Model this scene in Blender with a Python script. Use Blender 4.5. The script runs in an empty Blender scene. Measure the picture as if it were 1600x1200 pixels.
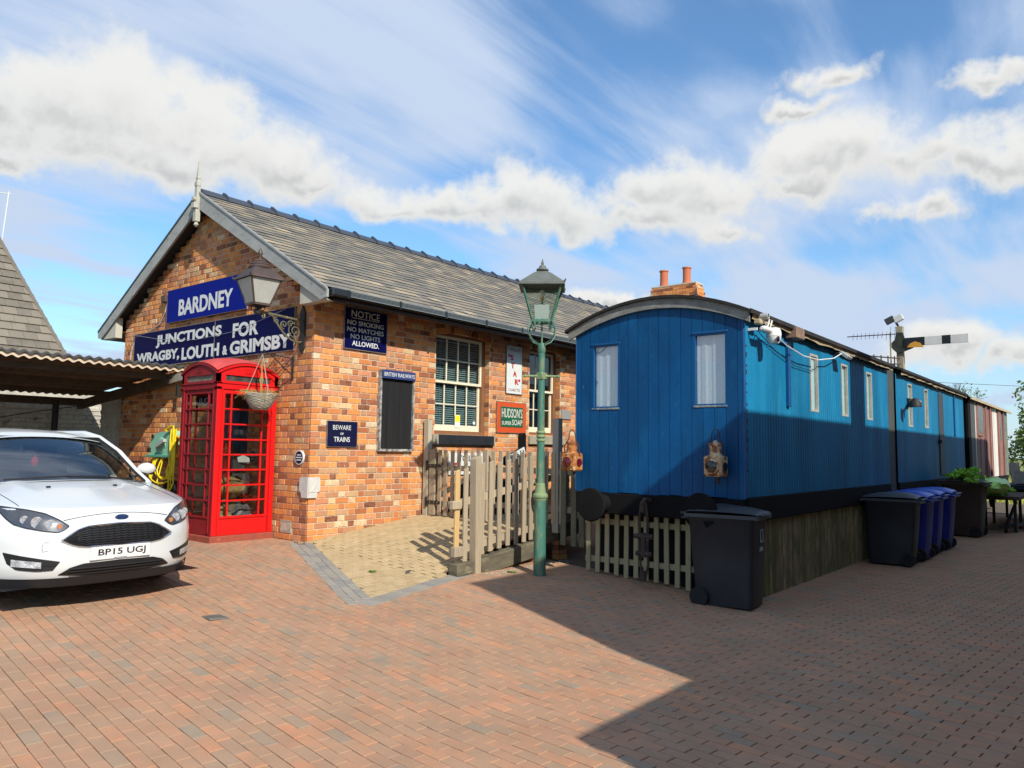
import bpy, bmesh, math, random
from mathutils import Vector, Matrix, noise
random.seed(7)
EXPO = .2
SKY_S = .118
SKY_TINT = (.80, 1.12, 1.34, 1)
CIR_COL = (.50, .60, .77, 1)
CUM_DARK = (.38, .39, .40, 1)
CUM_LIT = (.77, .77, .745, 1)
CLOUDS = [(1.272, 0.344, 0.0678, 0.0394), (1.2169, 0.3561, 0.0725, 0.047), (1.165, 0.3699, 0.0624, 0.0499), (1.0985, 0.3713, 0.0663, 0.0495), (1.0342, 0.3449, 0.0693, 0.0431), (1.1213, 0.3322, 0.1407, 0.035), (0.972, 0.3338, 0.0557, 0.0297), (0.9277, 0.3191, 0.0486, 0.0258), (0.8497, 0.3057, 0.0626, 0.0202), (0.7659, 0.3059, 0.0637, 0.022), (0.681, 0.3144, 0.0723, 0.0329), (0.5959, 0.3042, 0.0672, 0.0314), (0.5037, 0.3292, 0.0815, 0.0322), (0.4223, 0.3172, 0.0705, 0.0318), (0.5121, 0.2945, 0.1211, 0.0235), (0.291, 0.3463, 0.0609, 0.0357), (0.244, 0.3476, 0.0617, 0.0364), (0.1791, 0.3346, 0.0699, 0.0246), (0.1031, 0.3219, 0.0637, 0.0211), (0.3064, 0.3188, 0.0437, 0.0219), (0.1873, 0.2868, 0.039, 0.0141), (0.4069, 0.2762, 0.0313, 0.0139), (0.274, 0.4387, 0.0396, 0.0148), (0.3045, 0.4085, 0.0332, 0.0098), (0.1599, 0.1222, 0.067, 0.0202), (0.0933, 0.1079, 0.0342, 0.0153), (0.5452, 0.1868, 0.0493, 0.0114), (1.2817, 0.3123, 0.0357, 0.0162), (0.0997, 0.4061, 0.0414, 0.0113)]

S = bpy.context.scene
COL = S.collection
R = math.radians
# ------------------------------------------------------------------ camera
cd = bpy.data.cameras.new('camera')
cam = bpy.data.objects.new('camera', cd); COL.objects.link(cam)
cd.sensor_width = 36; cd.lens = 36*1202/1600; cd.clip_start = .05; cd.clip_end = 3000
CR = Matrix(((0.626159, -0.076176, -0.775965), (-0.779582, -0.044179, -0.62474), (0.013308, 0.996115, -0.087049))).transposed()
# CR columns are given as rows of the camera axes in world space
_r = Vector((0.626159, -0.779582, 0.013308)); _u = Vector((-0.076176, -0.044179, 0.996115)); _b = Vector((-0.775965, -0.62474, -0.087049))
cam.matrix_world = Matrix(((_r.x, _u.x, _b.x, 0), (_r.y, _u.y, _b.y, 0), (_r.z, _u.z, _b.z, 1.6), (0, 0, 0, 1)))
S.camera = cam
S.render.resolution_x = 1024; S.render.resolution_y = 768
S.view_settings.view_transform = 'Standard'; S.view_settings.look = 'None'
S.view_settings.exposure = EXPO; S.view_settings.gamma = 1
def seen(p, m=.08):
    q = Vector(p) - Vector((0, 0, 1.6)); d = -q.dot(_b)
    if d < .3: return None
    u = q.dot(_r)/d*1202/800; v = q.dot(_u)/d*1202/600
    return d if abs(u) < 1+m and abs(v) < 1+m else None
# ------------------------------------------------------------------ sun
SUN_EL = R(35.5); LT = Vector((.36, .93, 0)).normalized()*math.cos(SUN_EL)
ldir = Vector((LT.x, LT.y, -math.sin(SUN_EL)))
sd = bpy.data.lights.new('sun', 'SUN'); sd.energy = 4.9; sd.angle = R(.53); sd.color = (1, .93, .82)
sun = bpy.data.objects.new('sun', sd); COL.objects.link(sun)
sun.rotation_euler = ldir.to_track_quat('-Z', 'Y').to_euler(); sun.location = (-6, -15, 15)
# ------------------------------------------------------------------ world
W = bpy.data.worlds.new('World'); S.world = W; W.use_nodes = True
def world():
    nt = W.node_tree; nt.nodes.clear(); N = nt.nodes; L = nt.links
    def nd(t, **k):
        n = N.new(t)
        for a, b in k.items(): setattr(n, a, b)
        return n
    def val(x, s):
        if isinstance(x, (int, float)): s.default_value = x
        elif isinstance(x, (tuple, list)): s.default_value = x
        else: L.new(x, s)
    def m(op, a, b=0, c=0, cl=False):
        n = nd('ShaderNodeMath', operation=op, use_clamp=cl)
        val(a, n.inputs[0]); val(b, n.inputs[1]); val(c, n.inputs[2]); return n.outputs[0]
    def mr(x, a, b, c=0, d=1, t='SMOOTHSTEP'):
        n = nd('ShaderNodeMapRange', interpolation_type=t); val(x, n.inputs[0])
        for i, q in enumerate((a, b, c, d)): n.inputs[i+1].default_value = q
        return n.outputs[0]
    def noi(vec, sc, det=8, ro=.55, dist=0):
        n = nd('ShaderNodeTexNoise'); L.new(vec, n.inputs['Vector']); n.inputs['Scale'].default_value = sc
        n.inputs['Detail'].default_value = det; n.inputs['Roughness'].default_value = ro; n.inputs['Distortion'].default_value = dist
        return n.outputs['Fac']
    def mapv(vec, rot=(0,0,0), sc=(1,1,1), loc=(0,0,0)):
        n = nd('ShaderNodeMapping'); L.new(vec, n.inputs[0]); n.inputs['Rotation'].default_value = rot; n.inputs['Scale'].default_value = sc
        n.inputs['Location'].default_value = loc; return n.outputs[0]
    def mix(f, a, b):
        n = nd('ShaderNodeMix', data_type='RGBA'); val(f, n.inputs[0]); val(a, n.inputs[6]); val(b, n.inputs[7]); return n.outputs[2]
    sky = nd('ShaderNodeTexSky', sky_type='NISHITA'); sky.sun_disc = False
    sky.sun_elevation = SUN_EL; sky.sun_rotation = math.atan2(-LT.x, -LT.y)
    sky.air_density = 1.15; sky.dust_density = .25; sky.ozone_density = 2.2
    tc = nd('ShaderNodeTexCoord'); D = tc.outputs['Generated']
    sp = nd('ShaderNodeSeparateXYZ'); L.new(D, sp.inputs[0])
    az = m('ARCTAN2', sp.outputs[1], sp.outputs[0]); el = m('ARCSINE', sp.outputs[2])
    # clouds on a flat layer: direction divided by height
    zz = m('ADD', m('MAXIMUM', sp.outputs[2], 0), .12)
    cx = m('DIVIDE', sp.outputs[0], zz); cy = m('DIVIDE', sp.outputs[1], zz)
    cp = nd('ShaderNodeCombineXYZ'); L.new(cx, cp.inputs[0]); L.new(cy, cp.inputs[1]); P = cp.outputs[0]
    # cirrus
    c1 = noi(mapv(P, rot=(0, 0, R(-12)), sc=(.5, 2.1, 1)), 1.0, 9, .58, .45)
    c2 = noi(mapv(P, rot=(0, 0, R(38)), sc=(.4, 1.7, 1), loc=(3, 1, 0)), 1.3, 9, .57, .7)
    big = noi(mapv(P, loc=(5.1, 2.2, 0)), .8, 3, .5)
    ci = m('ADD', m('MULTIPLY', c1, .55), m('ADD', m('MULTIPLY', c2, .45), m('MULTIPLY', m('SUBTRACT', big, .5), .95)))
    cir = mr(ci, .395, .60, .03, 1.0)
    hor = mr(sp.outputs[2], .0, .24, .6, .0)
    cir = m('MAXIMUM', cir, hor)
    # cumulus: warped field over a set of cloud banks (azimuth, elevation, half widths)
    warp = noi(D, 9, 8, .55); warp2 = noi(mapv(D, loc=(7, 3, 1)), 26, 8, .6)
    wa = noi(mapv(D, loc=(2, 9, 4)), 13, 5, .55); wb = noi(mapv(D, loc=(11, 5, 8)), 13, 5, .55)
    az = m('ADD', az, m('MULTIPLY', m('SUBTRACT', wa, .5), .16)); el = m('ADD', el, m('MULTIPLY', m('SUBTRACT', wb, .5), .085))
    acc = None; hs = None; ws = None
    for (a0, e0, ra, re) in CLOUDS:
        da = m('DIVIDE', m('SUBTRACT', az, a0), ra*1.15); dr = m('DIVIDE', m('SUBTRACT', el, e0), re*1.15)
        dlow = m('MULTIPLY', dr, m('ADD', m('MULTIPLY', m('LESS_THAN', dr, 0), .45), .95))
        f = m('SUBTRACT', 1.15, m('SQRT', m('ADD', m('MULTIPLY', da, da), m('MULTIPLY', dlow, dlow))))
        w = m('POWER', m('MAXIMUM', m('ADD', f, .35), 0.0), 2.0)
        acc = f if acc is None else m('SMOOTH_MAX', acc, f, .3)
        h = m('MULTIPLY', w, dr)
        hs = h if hs is None else m('ADD', hs, h); ws = w if ws is None else m('ADD', ws, w)
    F = m('ADD', acc, m('ADD', m('MULTIPLY', m('SUBTRACT', warp, .5), 1.9), m('MULTIPLY', m('SUBTRACT', warp2, .5), 1.7)))
    cum = mr(F, -.40, .60, 0, 1)
    H = m('DIVIDE', hs, m('ADD', ws, .02))
    br = mr(m('ADD', m('ADD', H, m('MULTIPLY', m('SUBTRACT', warp2, .5), .9)), m('MULTIPLY', m('SUBTRACT', warp, .5), .9)), -.50, .72, 0, 1)
    dens = mr(F, .5, 1.3, 0, 1)
    shade = m('SUBTRACT', 1, m('MULTIPLY', m('SUBTRACT', 1, br), m('ADD', m('MULTIPLY', dens, .8), .2)))
    skc = nd('ShaderNodeVectorMath', operation='SCALE'); L.new(sky.outputs[0], skc.inputs[0]); skc.inputs['Scale'].default_value = SKY_S
    tint = nd('ShaderNodeMix', data_type='RGBA', blend_type='MULTIPLY'); tint.inputs[0].default_value = 1
    L.new(skc.outputs[0], tint.inputs[6]); tint.inputs[7].default_value = SKY_TINT
    c = mix(cir, tint.outputs[2], CIR_COL)
    cc = mix(shade, CUM_DARK, CUM_LIT)
    c = mix(m('MULTIPLY', cum, .96), c, cc)
    bg = nd('ShaderNodeBackground'); L.new(c, bg.inputs[0]); bg.inputs[1].default_value = 1
    out = nd('ShaderNodeOutputWorld'); L.new(bg.outputs[0], out.inputs[0])
world()
# ------------------------------------------------------------------ materials
MATS = {}
def mat(name, c1, c2=None, rough=.7, nscale=6, amt=.5, bump=0, bscale=60, metal=0, rnd=None, c3=None, c3s=2.5, c3t=(.55, .7), stretch=(1, 1, 1), spec=.4, trans=0, emit=None, alpha=1, coat=0, big=None, c4=None, c4s=40, c4t=(.72, .75)):
    """c1/c2 blended by noise, c3 = patches (stains, rust, lichen), rnd = list of (pos, colour) picked per piece"""
    if name in MATS: return MATS[name]
    mt = bpy.data.materials.new(name); mt.use_nodes = True; MATS[name] = mt
    nt = mt.node_tree; N = nt.nodes; L = nt.links; b = N['Principled BSDF']
    b.inputs['Roughness'].default_value = rough; b.inputs['Metallic'].default_value = metal; b.inputs['Specular IOR Level'].default_value = spec
    if coat: b.inputs['Coat Weight'].default_value = coat; b.inputs['Coat Roughness'].default_value = .05
    if trans: b.inputs['Transmission Weight'].default_value = trans; b.inputs['IOR'].default_value = 1.45
    b.inputs['Alpha'].default_value = alpha
    c1 = (*c1, 1); c2 = (*(c2 or c1[:3]), 1)
    tc = N.new('ShaderNodeTexCoord'); mp = N.new('ShaderNodeMapping'); mp.inputs['Scale'].default_value = stretch
    gm = N.new('ShaderNodeNewGeometry'); L.new(gm.outputs['Position'], mp.inputs[0])
    def noi(sc, det=5, ro=.6):
        n = N.new('ShaderNodeTexNoise'); n.inputs['Scale'].default_value = sc; n.inputs['Detail'].default_value = det; n.inputs['Roughness'].default_value = ro
        L.new(mp.outputs[0], n.inputs['Vector']); return n.outputs['Fac']
    def mix(f, a, bb, bt='MIX'):
        n = N.new('ShaderNodeMix'); n.data_type = 'RGBA'; n.blend_type = bt
        if isinstance(f, float): n.inputs[0].default_value = f
        else: L.new(f, n.inputs[0])
        for s, q in ((6, a), (7, bb)):
            if isinstance(q, tuple): n.inputs[s].default_value = q
            else: L.new(q, n.inputs[s])
        return n.outputs[2]
    def mr(x, a, bb, lo=0, hi=1):
        n = N.new('ShaderNodeMapRange'); L.new(x, n.inputs[0])
        for i, q in enumerate((a, bb, lo, hi)): n.inputs[i+1].default_value = q
        return n.outputs[0]
    if rnd:
        oi = N.new('ShaderNodeObjectInfo'); ad = N.new('ShaderNodeMath'); ad.operation = 'ADD'
        L.new(gm.outputs['Random Per Island'], ad.inputs[0]); L.new(oi.outputs['Random'], ad.inputs[1])
        fr = N.new('ShaderNodeMath'); fr.operation = 'FRACT'; L.new(ad.outputs[0], fr.inputs[0])
        rp = N.new('ShaderNodeValToRGB'); cr = rp.color_ramp; cr.interpolation = 'LINEAR'
        while len(cr.elements) < len(rnd): cr.elements.new(.5)
        for e, (p, c) in zip(cr.elements, rnd): e.position = p; e.color = (*c, 1)
        L.new(fr.outputs[0], rp.inputs[0]); base = rp.outputs[0]
        base = mix(mr(noi(nscale), .35, .65, 0, amt), base, c2 if c2 != c1 else c1)
    else:
        base = mix(mr(noi(nscale), .35, .65, 0, amt), c1, c2)
    if c3:
        base = mix(mr(noi(c3s, 8, .65), c3t[0], c3t[1]), base, (*c3, 1))
    if c4: base = mix(mr(noi(c4s, 4, .6), c4t[0], c4t[1]), base, (*c4, 1))
    if big:
        bf = mr(noi(big[0], 6, .62), .36, .64, big[1], 1.04); bv = N.new('ShaderNodeVectorMath'); bv.operation = 'SCALE'; L.new(base, bv.inputs[0]); L.new(bf, bv.inputs['Scale']); base = bv.outputs[0]
    fine = mr(noi(bscale*2.2, 3, .7), .3, .7, *((.84, 1.12) if not coat else (1, 1)))
    vm = N.new('ShaderNodeVectorMath'); vm.operation = 'SCALE'; L.new(base, vm.inputs[0]); L.new(fine, vm.inputs['Scale'])
    L.new(vm.outputs[0], b.inputs['Base Color'])
    if bump:
        bp = N.new('ShaderNodeBump'); bp.inputs['Strength'].default_value = bump; bp.inputs['Distance'].default_value = .01
        L.new(noi(bscale, 6, .65), bp.inputs['Height']); L.new(bp.outputs[0], b.inputs['Normal'])
    if emit: b.inputs['Emission Color'].default_value = (*emit, 1); b.inputs['Emission Strength'].default_value = 1
    return mt
def glass(name, tint=(.9, .95, 1), rough=.02, op=.12):
    if name in MATS: return MATS[name]
    mt = bpy.data.materials.new(name); mt.use_nodes = True; MATS[name] = mt
    nt = mt.node_tree; N = nt.nodes; L = nt.links; N.clear()
    o = N.new('ShaderNodeOutputMaterial'); g = N.new('ShaderNodeBsdfGlossy'); g.inputs['Roughness'].default_value = rough
    t = N.new('ShaderNodeBsdfTransparent'); t.inputs[0].default_value = (*tint, 1)
    fr = N.new('ShaderNodeFresnel'); fr.inputs[0].default_value = 1.5
    ad = N.new('ShaderNodeMath'); ad.operation = 'ADD'; ad.inputs[1].default_value = op-.04; ad.use_clamp = True; L.new(fr.outputs[0], ad.inputs[0])
    ge = N.new('ShaderNodeNewGeometry'); iv = N.new('ShaderNodeMath'); iv.operation = 'SUBTRACT'; iv.inputs[0].default_value = 1; L.new(ge.outputs['Backfacing'], iv.inputs[1])
    mu = N.new('ShaderNodeMath'); mu.operation = 'MULTIPLY'; L.new(ad.outputs[0], mu.inputs[0]); L.new(iv.outputs[0], mu.inputs[1])
    mx = N.new('ShaderNodeMixShader'); L.new(mu.outputs[0], mx.inputs[0]); L.new(t.outputs[0], mx.inputs[1]); L.new(g.outputs[0], mx.inputs[2]); L.new(mx.outputs[0], o.inputs[0])
    return mt
# ------------------------------------------------------------------ mesh builder
class MB:
    def __init__(s): s.v = []; s.f = []; s.m = []; s.mi = 0
    def add(s, vs, fs):
        o = len(s.v); s.v += [tuple(v) for v in vs]; s.f += [tuple(i+o for i in f) for f in fs]; s.m += [s.mi]*len(fs)
        return s
    def box(s, x0, x1, y0, y1, z0, z1):
        if x0 > x1: x0, x1 = x1, x0
        if y0 > y1: y0, y1 = y1, y0
        if z0 > z1: z0, z1 = z1, z0
        return s.add([(x0,y0,z0),(x1,y0,z0),(x1,y1,z0),(x0,y1,z0),(x0,y0,z1),(x1,y0,z1),(x1,y1,z1),(x0,y1,z1)],
              [(3,2,1,0),(4,5,6,7),(0,1,5,4),(1,2,6,5),(2,3,7,6),(3,0,4,7)])
    def bar(s, a, b, w, h=None, up=(0,0,1)):
        """square bar from a to b, width w (sideways), h (along up)"""
        h = h or w; a = Vector(a); b = Vector(b); d = (b-a).normalized(); up = Vector(up)
        if abs(d.dot(up)) > .95: up = Vector((0, 1, 0)) if abs(d.y) < .9 else Vector((1, 0, 0))
        sx = d.cross(up).normalized()*w/2; sz = sx.cross(d).normalized()*h/2
        vs = [p+i*sx+j*sz for p in (a, b) for i, j in ((-1,-1),(1,-1),(1,1),(-1,1))]
        return s.add(vs, [(0,1,2,3),(7,6,5,4),(4,5,1,0),(5,6,2,1),(6,7,3,2),(7,4,0,3)])
    def tube(s, pts, r, n=8, cap=True, closed=False):
        pts = [Vector(p) for p in pts]; k = len(pts); rs = r if isinstance(r, (list, tuple)) else [r]*k
        vs = []; t = None; pu = None
        for i, p in enumerate(pts):
            if closed: d = (pts[(i+1) % k]-pts[i-1]).normalized()
            else: d = (pts[min(i+1, k-1)]-pts[max(i-1, 0)]).normalized()
            if pu is None:
                pu = Vector((0, 0, 1)) if abs(d.z) < .9 else Vector((1, 0, 0))
            sx = d.cross(pu)
            if sx.length < 1e-4: sx = d.orthogonal()
            sx.normalize(); pu = sx.cross(d).normalized()
            vs += [p+rs[i]*(math.cos(2*math.pi*j/n)*sx+math.sin(2*math.pi*j/n)*pu) for j in range(n)]
        fs = []
        for i in range(k if closed else k-1):
            a = i*n; b = ((i+1) % k)*n
            fs += [(a+j, a+(j+1) % n, b+(j+1) % n, b+j) for j in range(n)]
        if cap and not closed: fs += [tuple(range(n))[::-1], tuple((k-1)*n+j for j in range(n))]
        return s.add(vs, fs)
    def lathe(s, c, prof, n=20, axis='z', sq=False, rot=0):
        c = Vector(c); vs = []; fs = []
        for (r, z) in prof:
            for j in range(n):
                a = 2*math.pi*j/n+rot
                x, y = r*math.cos(a), r*math.sin(a)
                vs.append(c+(Vector((x, y, z)) if axis == 'z' else Vector((x, z, y)) if axis == 'y' else Vector((z, x, y))))
        for i in range(len(prof)-1):
            a = i*n; b = a+n
            fs += [(a+j, a+(j+1) % n, b+(j+1) % n, b+j) for j in range(n)]
        fs += [tuple(range(n))[::-1], tuple((len(prof)-1)*n+j for j in range(n))]
        return s.add(vs, fs)
    def prism(s, poly, d, o=(0,0,0), ux=(1,0,0), uy=(0,0,1)):
        """polygon in plane (ux,uy) at o, extruded by vector d"""
        o = Vector(o); ux = Vector(ux); uy = Vector(uy); d = Vector(d); n = len(poly)
        a = [o+ux*p[0]+uy*p[1] for p in poly]; b = [p+d for p in a]
        return s.add(a+b, [tuple(range(n)), tuple(range(2*n-1, n-1, -1))]+[(i, i+n, (i+1) % n+n, (i+1) % n) for i in range(n)])
    def grid(s, P):
        nr = len(P); nc = len(P[0]); vs = [p for row in P for p in row]
        return s.add(vs, [(i*nc+j, i*nc+j+1, (i+1)*nc+j+1, (i+1)*nc+j) for i in range(nr-1) for j in range(nc-1)])
    def cbox(s, x0, x1, y0, y1, z0, z1, c=.006, M=None):
        lo = (x0, y0, z0); hi = (x1, y1, z1); vs = []; idx = {}
        for sx in (0, 1):
            for sy in (0, 1):
                for sz in (0, 1):
                    sg = (sx, sy, sz)
                    for a in range(3):
                        p = [(hi if sg[i] else lo)[i] + (0 if i == a else (-c if sg[i] else c)) for i in range(3)]
                        idx[(sg, a)] = len(vs); vs.append(Vector(p))
        fs = []
        for a in range(3):
            b, d = (a+1) % 3, (a+2) % 3
            for sa in (0, 1):
                q = []
                for sb, sdd in ((0,0),(1,0),(1,1),(0,1)):
                    g = [0,0,0]; g[a] = sa; g[b] = sb; g[d] = sdd; q.append(idx[(tuple(g), a)])
                fs.append(q)
            for sb in (0, 1):
                for sdd in (0, 1):
                    g0 = [0,0,0]; g1 = [0,0,0]
                    g0[a] = 0; g1[a] = 1
                    for g in (g0, g1): g[b] = sb; g[d] = sdd
                    fs.append([idx[(tuple(g0), b)], idx[(tuple(g1), b)], idx[(tuple(g1), d)], idx[(tuple(g0), d)]])
        for sx in (0, 1):
            for sy in (0, 1):
                for sz in (0, 1): fs.append([idx[((sx, sy, sz), a)] for a in range(3)])
        ce = Vector(((x0+x1)/2, (y0+y1)/2, (z0+z1)/2)); out = []
        for f in fs:
            fc = sum((vs[i] for i in f), Vector())/len(f); nn = (vs[f[1]]-vs[f[0]]).cross(vs[f[2]]-vs[f[0]])
            out.append(tuple(f) if nn.dot(fc-ce) > 0 else tuple(f[::-1]))
        if M: vs = [M @ v for v in vs]
        return s.add(vs, out)
    def xf(s, M):
        s.v = [tuple(M @ Vector(v)) for v in s.v]; return s
    def mesh(s, name, mats, smooth=False, fix=True):
        me = bpy.data.meshes.new(name); me.from_pydata(s.v, [], s.f)
        for m_ in (mats if isinstance(mats, (list, tuple)) else [mats]): me.materials.append(m_)
        if any(s.m): me.polygons.foreach_set('material_index', s.m)
        if fix:
            bm = bmesh.new(); bm.from_mesh(me); bmesh.ops.recalc_face_normals(bm, faces=bm.faces); bm.to_mesh(me); bm.free()
        if smooth:
            me.polygons.foreach_set('use_smooth', [True]*len(me.polygons))
            try: me.set_sharp_from_angle(angle=R(smooth if smooth > 1 else 40))
            except Exception: pass
        me.update(); return me
    def build(s, name, mats, parent=None, smooth=False, label=None, kind=None, fix=True):
        return link(name, s.mesh(name, mats, smooth, fix), parent, label, kind)
def link(name, me, parent=None, label=None, kind=None, M=None):
    o = bpy.data.objects.new(name, me); COL.objects.link(o)
    if parent is not None: o.parent = parent
    if M is not None: o.matrix_basis = M
    if label: o['label'] = label
    if kind: o['kind'] = kind
    return o
def thing(name, label, cat, loc=(0,0,0), group=None, rz=0):
    """empty at the base; children are built in world coordinates minus loc through local()"""
    o = bpy.data.objects.new(name, None); COL.objects.link(o); o.location = loc; o.rotation_euler = (0, 0, rz); o.empty_display_size = .2
    o['label'] = label; o['category'] = cat
    if group: o['group'] = group
    return o
def tag(o, label, cat, group=None):
    o['label'] = label; o['category'] = cat
    if group: o['group'] = group
    return o
class PB:
    """builder for a thing whose parts are given in world coordinates; parts are shifted to the thing's base"""
    def __init__(s, root): s.root = root; s.T = Matrix.Translation(-Vector(root.location))
    def part(s, mb, name, mats, parent=None, smooth=False, label=None, kind=None, fix=True):
        mb.xf(s.T); return mb.build(name, mats, parent or s.root, smooth, label, kind, fix)
def copy_tree(o, parent=None):
    c = o.copy(); COL.objects.link(c); c.parent = parent
    for ch in list(o.children): copy_tree(ch, c)
    return c
_tm = {}
def text_mesh(body, bold=.0, space=1.0, ext=.0015):
    cu = bpy.data.curves.new('t', 'FONT'); cu.body = body; cu.extrude = ext; cu.offset = bold; cu.space_character = space; cu.align_x = 'CENTER'; cu.resolution_u = 3; cu.space_line = .95
    ob = bpy.data.objects.new('t', cu); COL.objects.link(ob)
    dg = bpy.context.evaluated_depsgraph_get(); dg.update()
    me = bpy.data.meshes.new_from_object(ob.evaluated_get(dg)); bpy.data.objects.remove(ob); bpy.data.curves.remove(cu)
    return me
def lettering(body, x0, x1, z0, z1, M, material, parent, bold=.02, shear=0, name='lettering', ext=.0015, space=1.0):
    """text fitted in local rectangle x0..x1, z0..z1 ; M maps local (x, z, out) to the parent's space"""
    me = text_mesh(body, bold, space, ext)
    xs = [v.co.x for v in me.vertices]; ys = [v.co.y for v in me.vertices]
    a, b, c, d = min(xs), max(xs), min(ys), max(ys)
    for v in me.vertices:
        u = (v.co.x-a)/(b-a); w = (v.co.y-c)/(d-c)
        v.co = M @ Vector((x0+(x1-x0)*u, z0+(z1-z0)*w, v.co.z))
    me.materials.clear(); me.materials.append(material); me.name = name
    return link(name, me, parent)
def MW(y):   # local (x,z,out) -> long wall facing -Y at plane y
    return Matrix(((1,0,0,0),(0,0,-1,y),(0,1,0,0),(0,0,0,1)))
def MG(x):   # local (s,z,out) -> gable facing -X, s = -Y
    return Matrix(((0,0,-1,x),(-1,0,0,0),(0,1,0,0),(0,0,0,1)))
def frame_strips(mb, poly_o, poly_i, d, o, ux=(1, 0, 0), uy=(0, 0, 1)):
    n = len(poly_o)
    for i in range(n):
        mb.prism([poly_o[i], poly_o[(i+1) % n], poly_i[(i+1) % n], poly_i[i]], d, o, ux, uy)
# ================================================================== ground
def sst(a, b, x):
    t = min(1, max(0, (x-a)/(b-a))); return t*t*(3-2*t)
def zg(x, y):
    return -.06+.18*min(1, max(0, (y-3.3)/3.0))+.22*min(1, max(0, (y-6.3)/2.4))
def zr(x, y):      # the ramp and platform of yellow blocks along the station wall
    r = min(1, max(0, (x-6.45)/2.15))
    return zg(x, y)*(1-r)+.59*r
M_SOIL = mat('joint_soil', (.13, .095, .065), (.075, .06, .045), .95, 8, .8, .4, 40)
M_PAV = mat('block_paver', (.4,.25,.2), (.375, .25, .162), .82, 7, .7, .35, 170, rnd=[(0, (.42, .245, .15)), (.25, (.47, .255, .15)), (.45, (.38, .245, .155)), (.62, (.55, .26, .14)), (.78, (.44, .235, .145)), (.92, (.37, .25, .165)), (1, (.31, .25, .18))], c3=(.26, .175, .12), c3s=.55, c3t=(.62, .9), big=(2.3, .90), c4=(.66, .58, .48), c4s=210, c4t=(.66, .70), spec=.25)
M_YEL = mat('buff_paver', (.6, .48, .28), (.42, .31, .165), .85, 9, .5, .5, 90, rnd=[(0, (.46, .345, .185)), (.4, (.54, .41, .23)), (.75, (.42, .315, .17)), (1, (.50, .37, .19))], c3=(.22, .17, .10), c3s=9, c3t=(.64, .78))
M_GRY = mat('grey_sett', (.3, .28, .24), (.26, .24, .2), .85, 4, .4, .35, 150, rnd=[(0, (.27, .25, .21)), (.5, (.33, .30, .25)), (1, (.22, .22, .21))])
def sheet(name, xs, ys, zf, m, dz):
    b = MB(); b.grid([[(x, y, zf(x, y)+dz) for x in xs] for y in ys]); return b.build(name, m, kind='structure', smooth=False)
def lin(a, b, n): return [a+(b-a)*i/(n-1) for i in range(n)]
far_m = mat('field_grass', (.16, .19, .045), (.26, .25, .07), .95, .35, .8, .3, 6, c3=(.09, .12, .03), c3s=.15)
b = MB(); b.grid([[(x, y, -.35) for x in (-900, -60, 0, 60, 900)] for y in (-900, -60, 0, 60, 900)]); b.build('ground', far_m, kind='structure')
xs = lin(-14, 34, 49); ys = [-8, -4, -1, 1, 3.3]+lin(3.8, 8.7, 12)+[9.5, 12, 18, 30]
yard = sheet('yard_paving', xs, ys, zg, M_SOIL, -.022)
RX0, RY0 = 6.50, 6.36
CC, SS = math.cos(R(84)), math.sin(R(84)); DV = Vector((CC, SS, 0)); NV = Vector((SS, -CC, 0))
def inpoly(x, y, P):
    c = False; n = len(P)
    for i in range(n):
        x0, y0 = P[i]; x1, y1 = P[(i+1) % n]
        if (y0 > y) != (y1 > y) and x < (x1-x0)*(y-y0)/(y1-y0)+x0: c = not c
    return c
# yellow ramp outline and its grey border (outer edge)
BOR = [(6.22, 8.74), (4.86, 5.80), (5.2, 5.72), (7.10, 6.30), (7.16, 6.42), (9.2, 6.42), (9.2, 8.74)]
BORS = [(6.32, 8.9), (5.02, 5.98), (5.25, 5.95), (7.04, 6.42), (7.1, 6.55), (9.3, 6.55), (9.3, 8.9)]
INN = [(6.50, 8.74), (5.25, 6.02), (6.95, 6.43), (9.2, 6.43), (9.2, 8.74)]
def paver_mb(c, d, n_, lx, ly, zf, ch=.0028, th=.03, jz=0):
    """one block: top chamfered, follows the ground"""
    def P(a, b_, dz): p = c+d*a+n_*b_; return (p.x, p.y, zf(p.x, p.y)+dz+jz)
    hx, hy = lx/2, ly/2
    tx = [(-1, -1), (1, -1), (1, 1), (-1, 1)]
    vs = [P(sx*(hx-ch), sy*(hy-ch), 0) for sx, sy in tx]+[P(sx*hx, sy*hy, -ch*.7) for sx, sy in tx]+[P(sx*hx, sy*hy, -th) for sx, sy in tx]
    fs = [(0, 1, 2, 3)]+[(i, i+4, (i+1) % 4+4, (i+1) % 4) for i in range(4)]+[(i+4, i+8, (i+1) % 4+8, (i+1) % 4+4) for i in range(4)]
    return vs, fs
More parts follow.
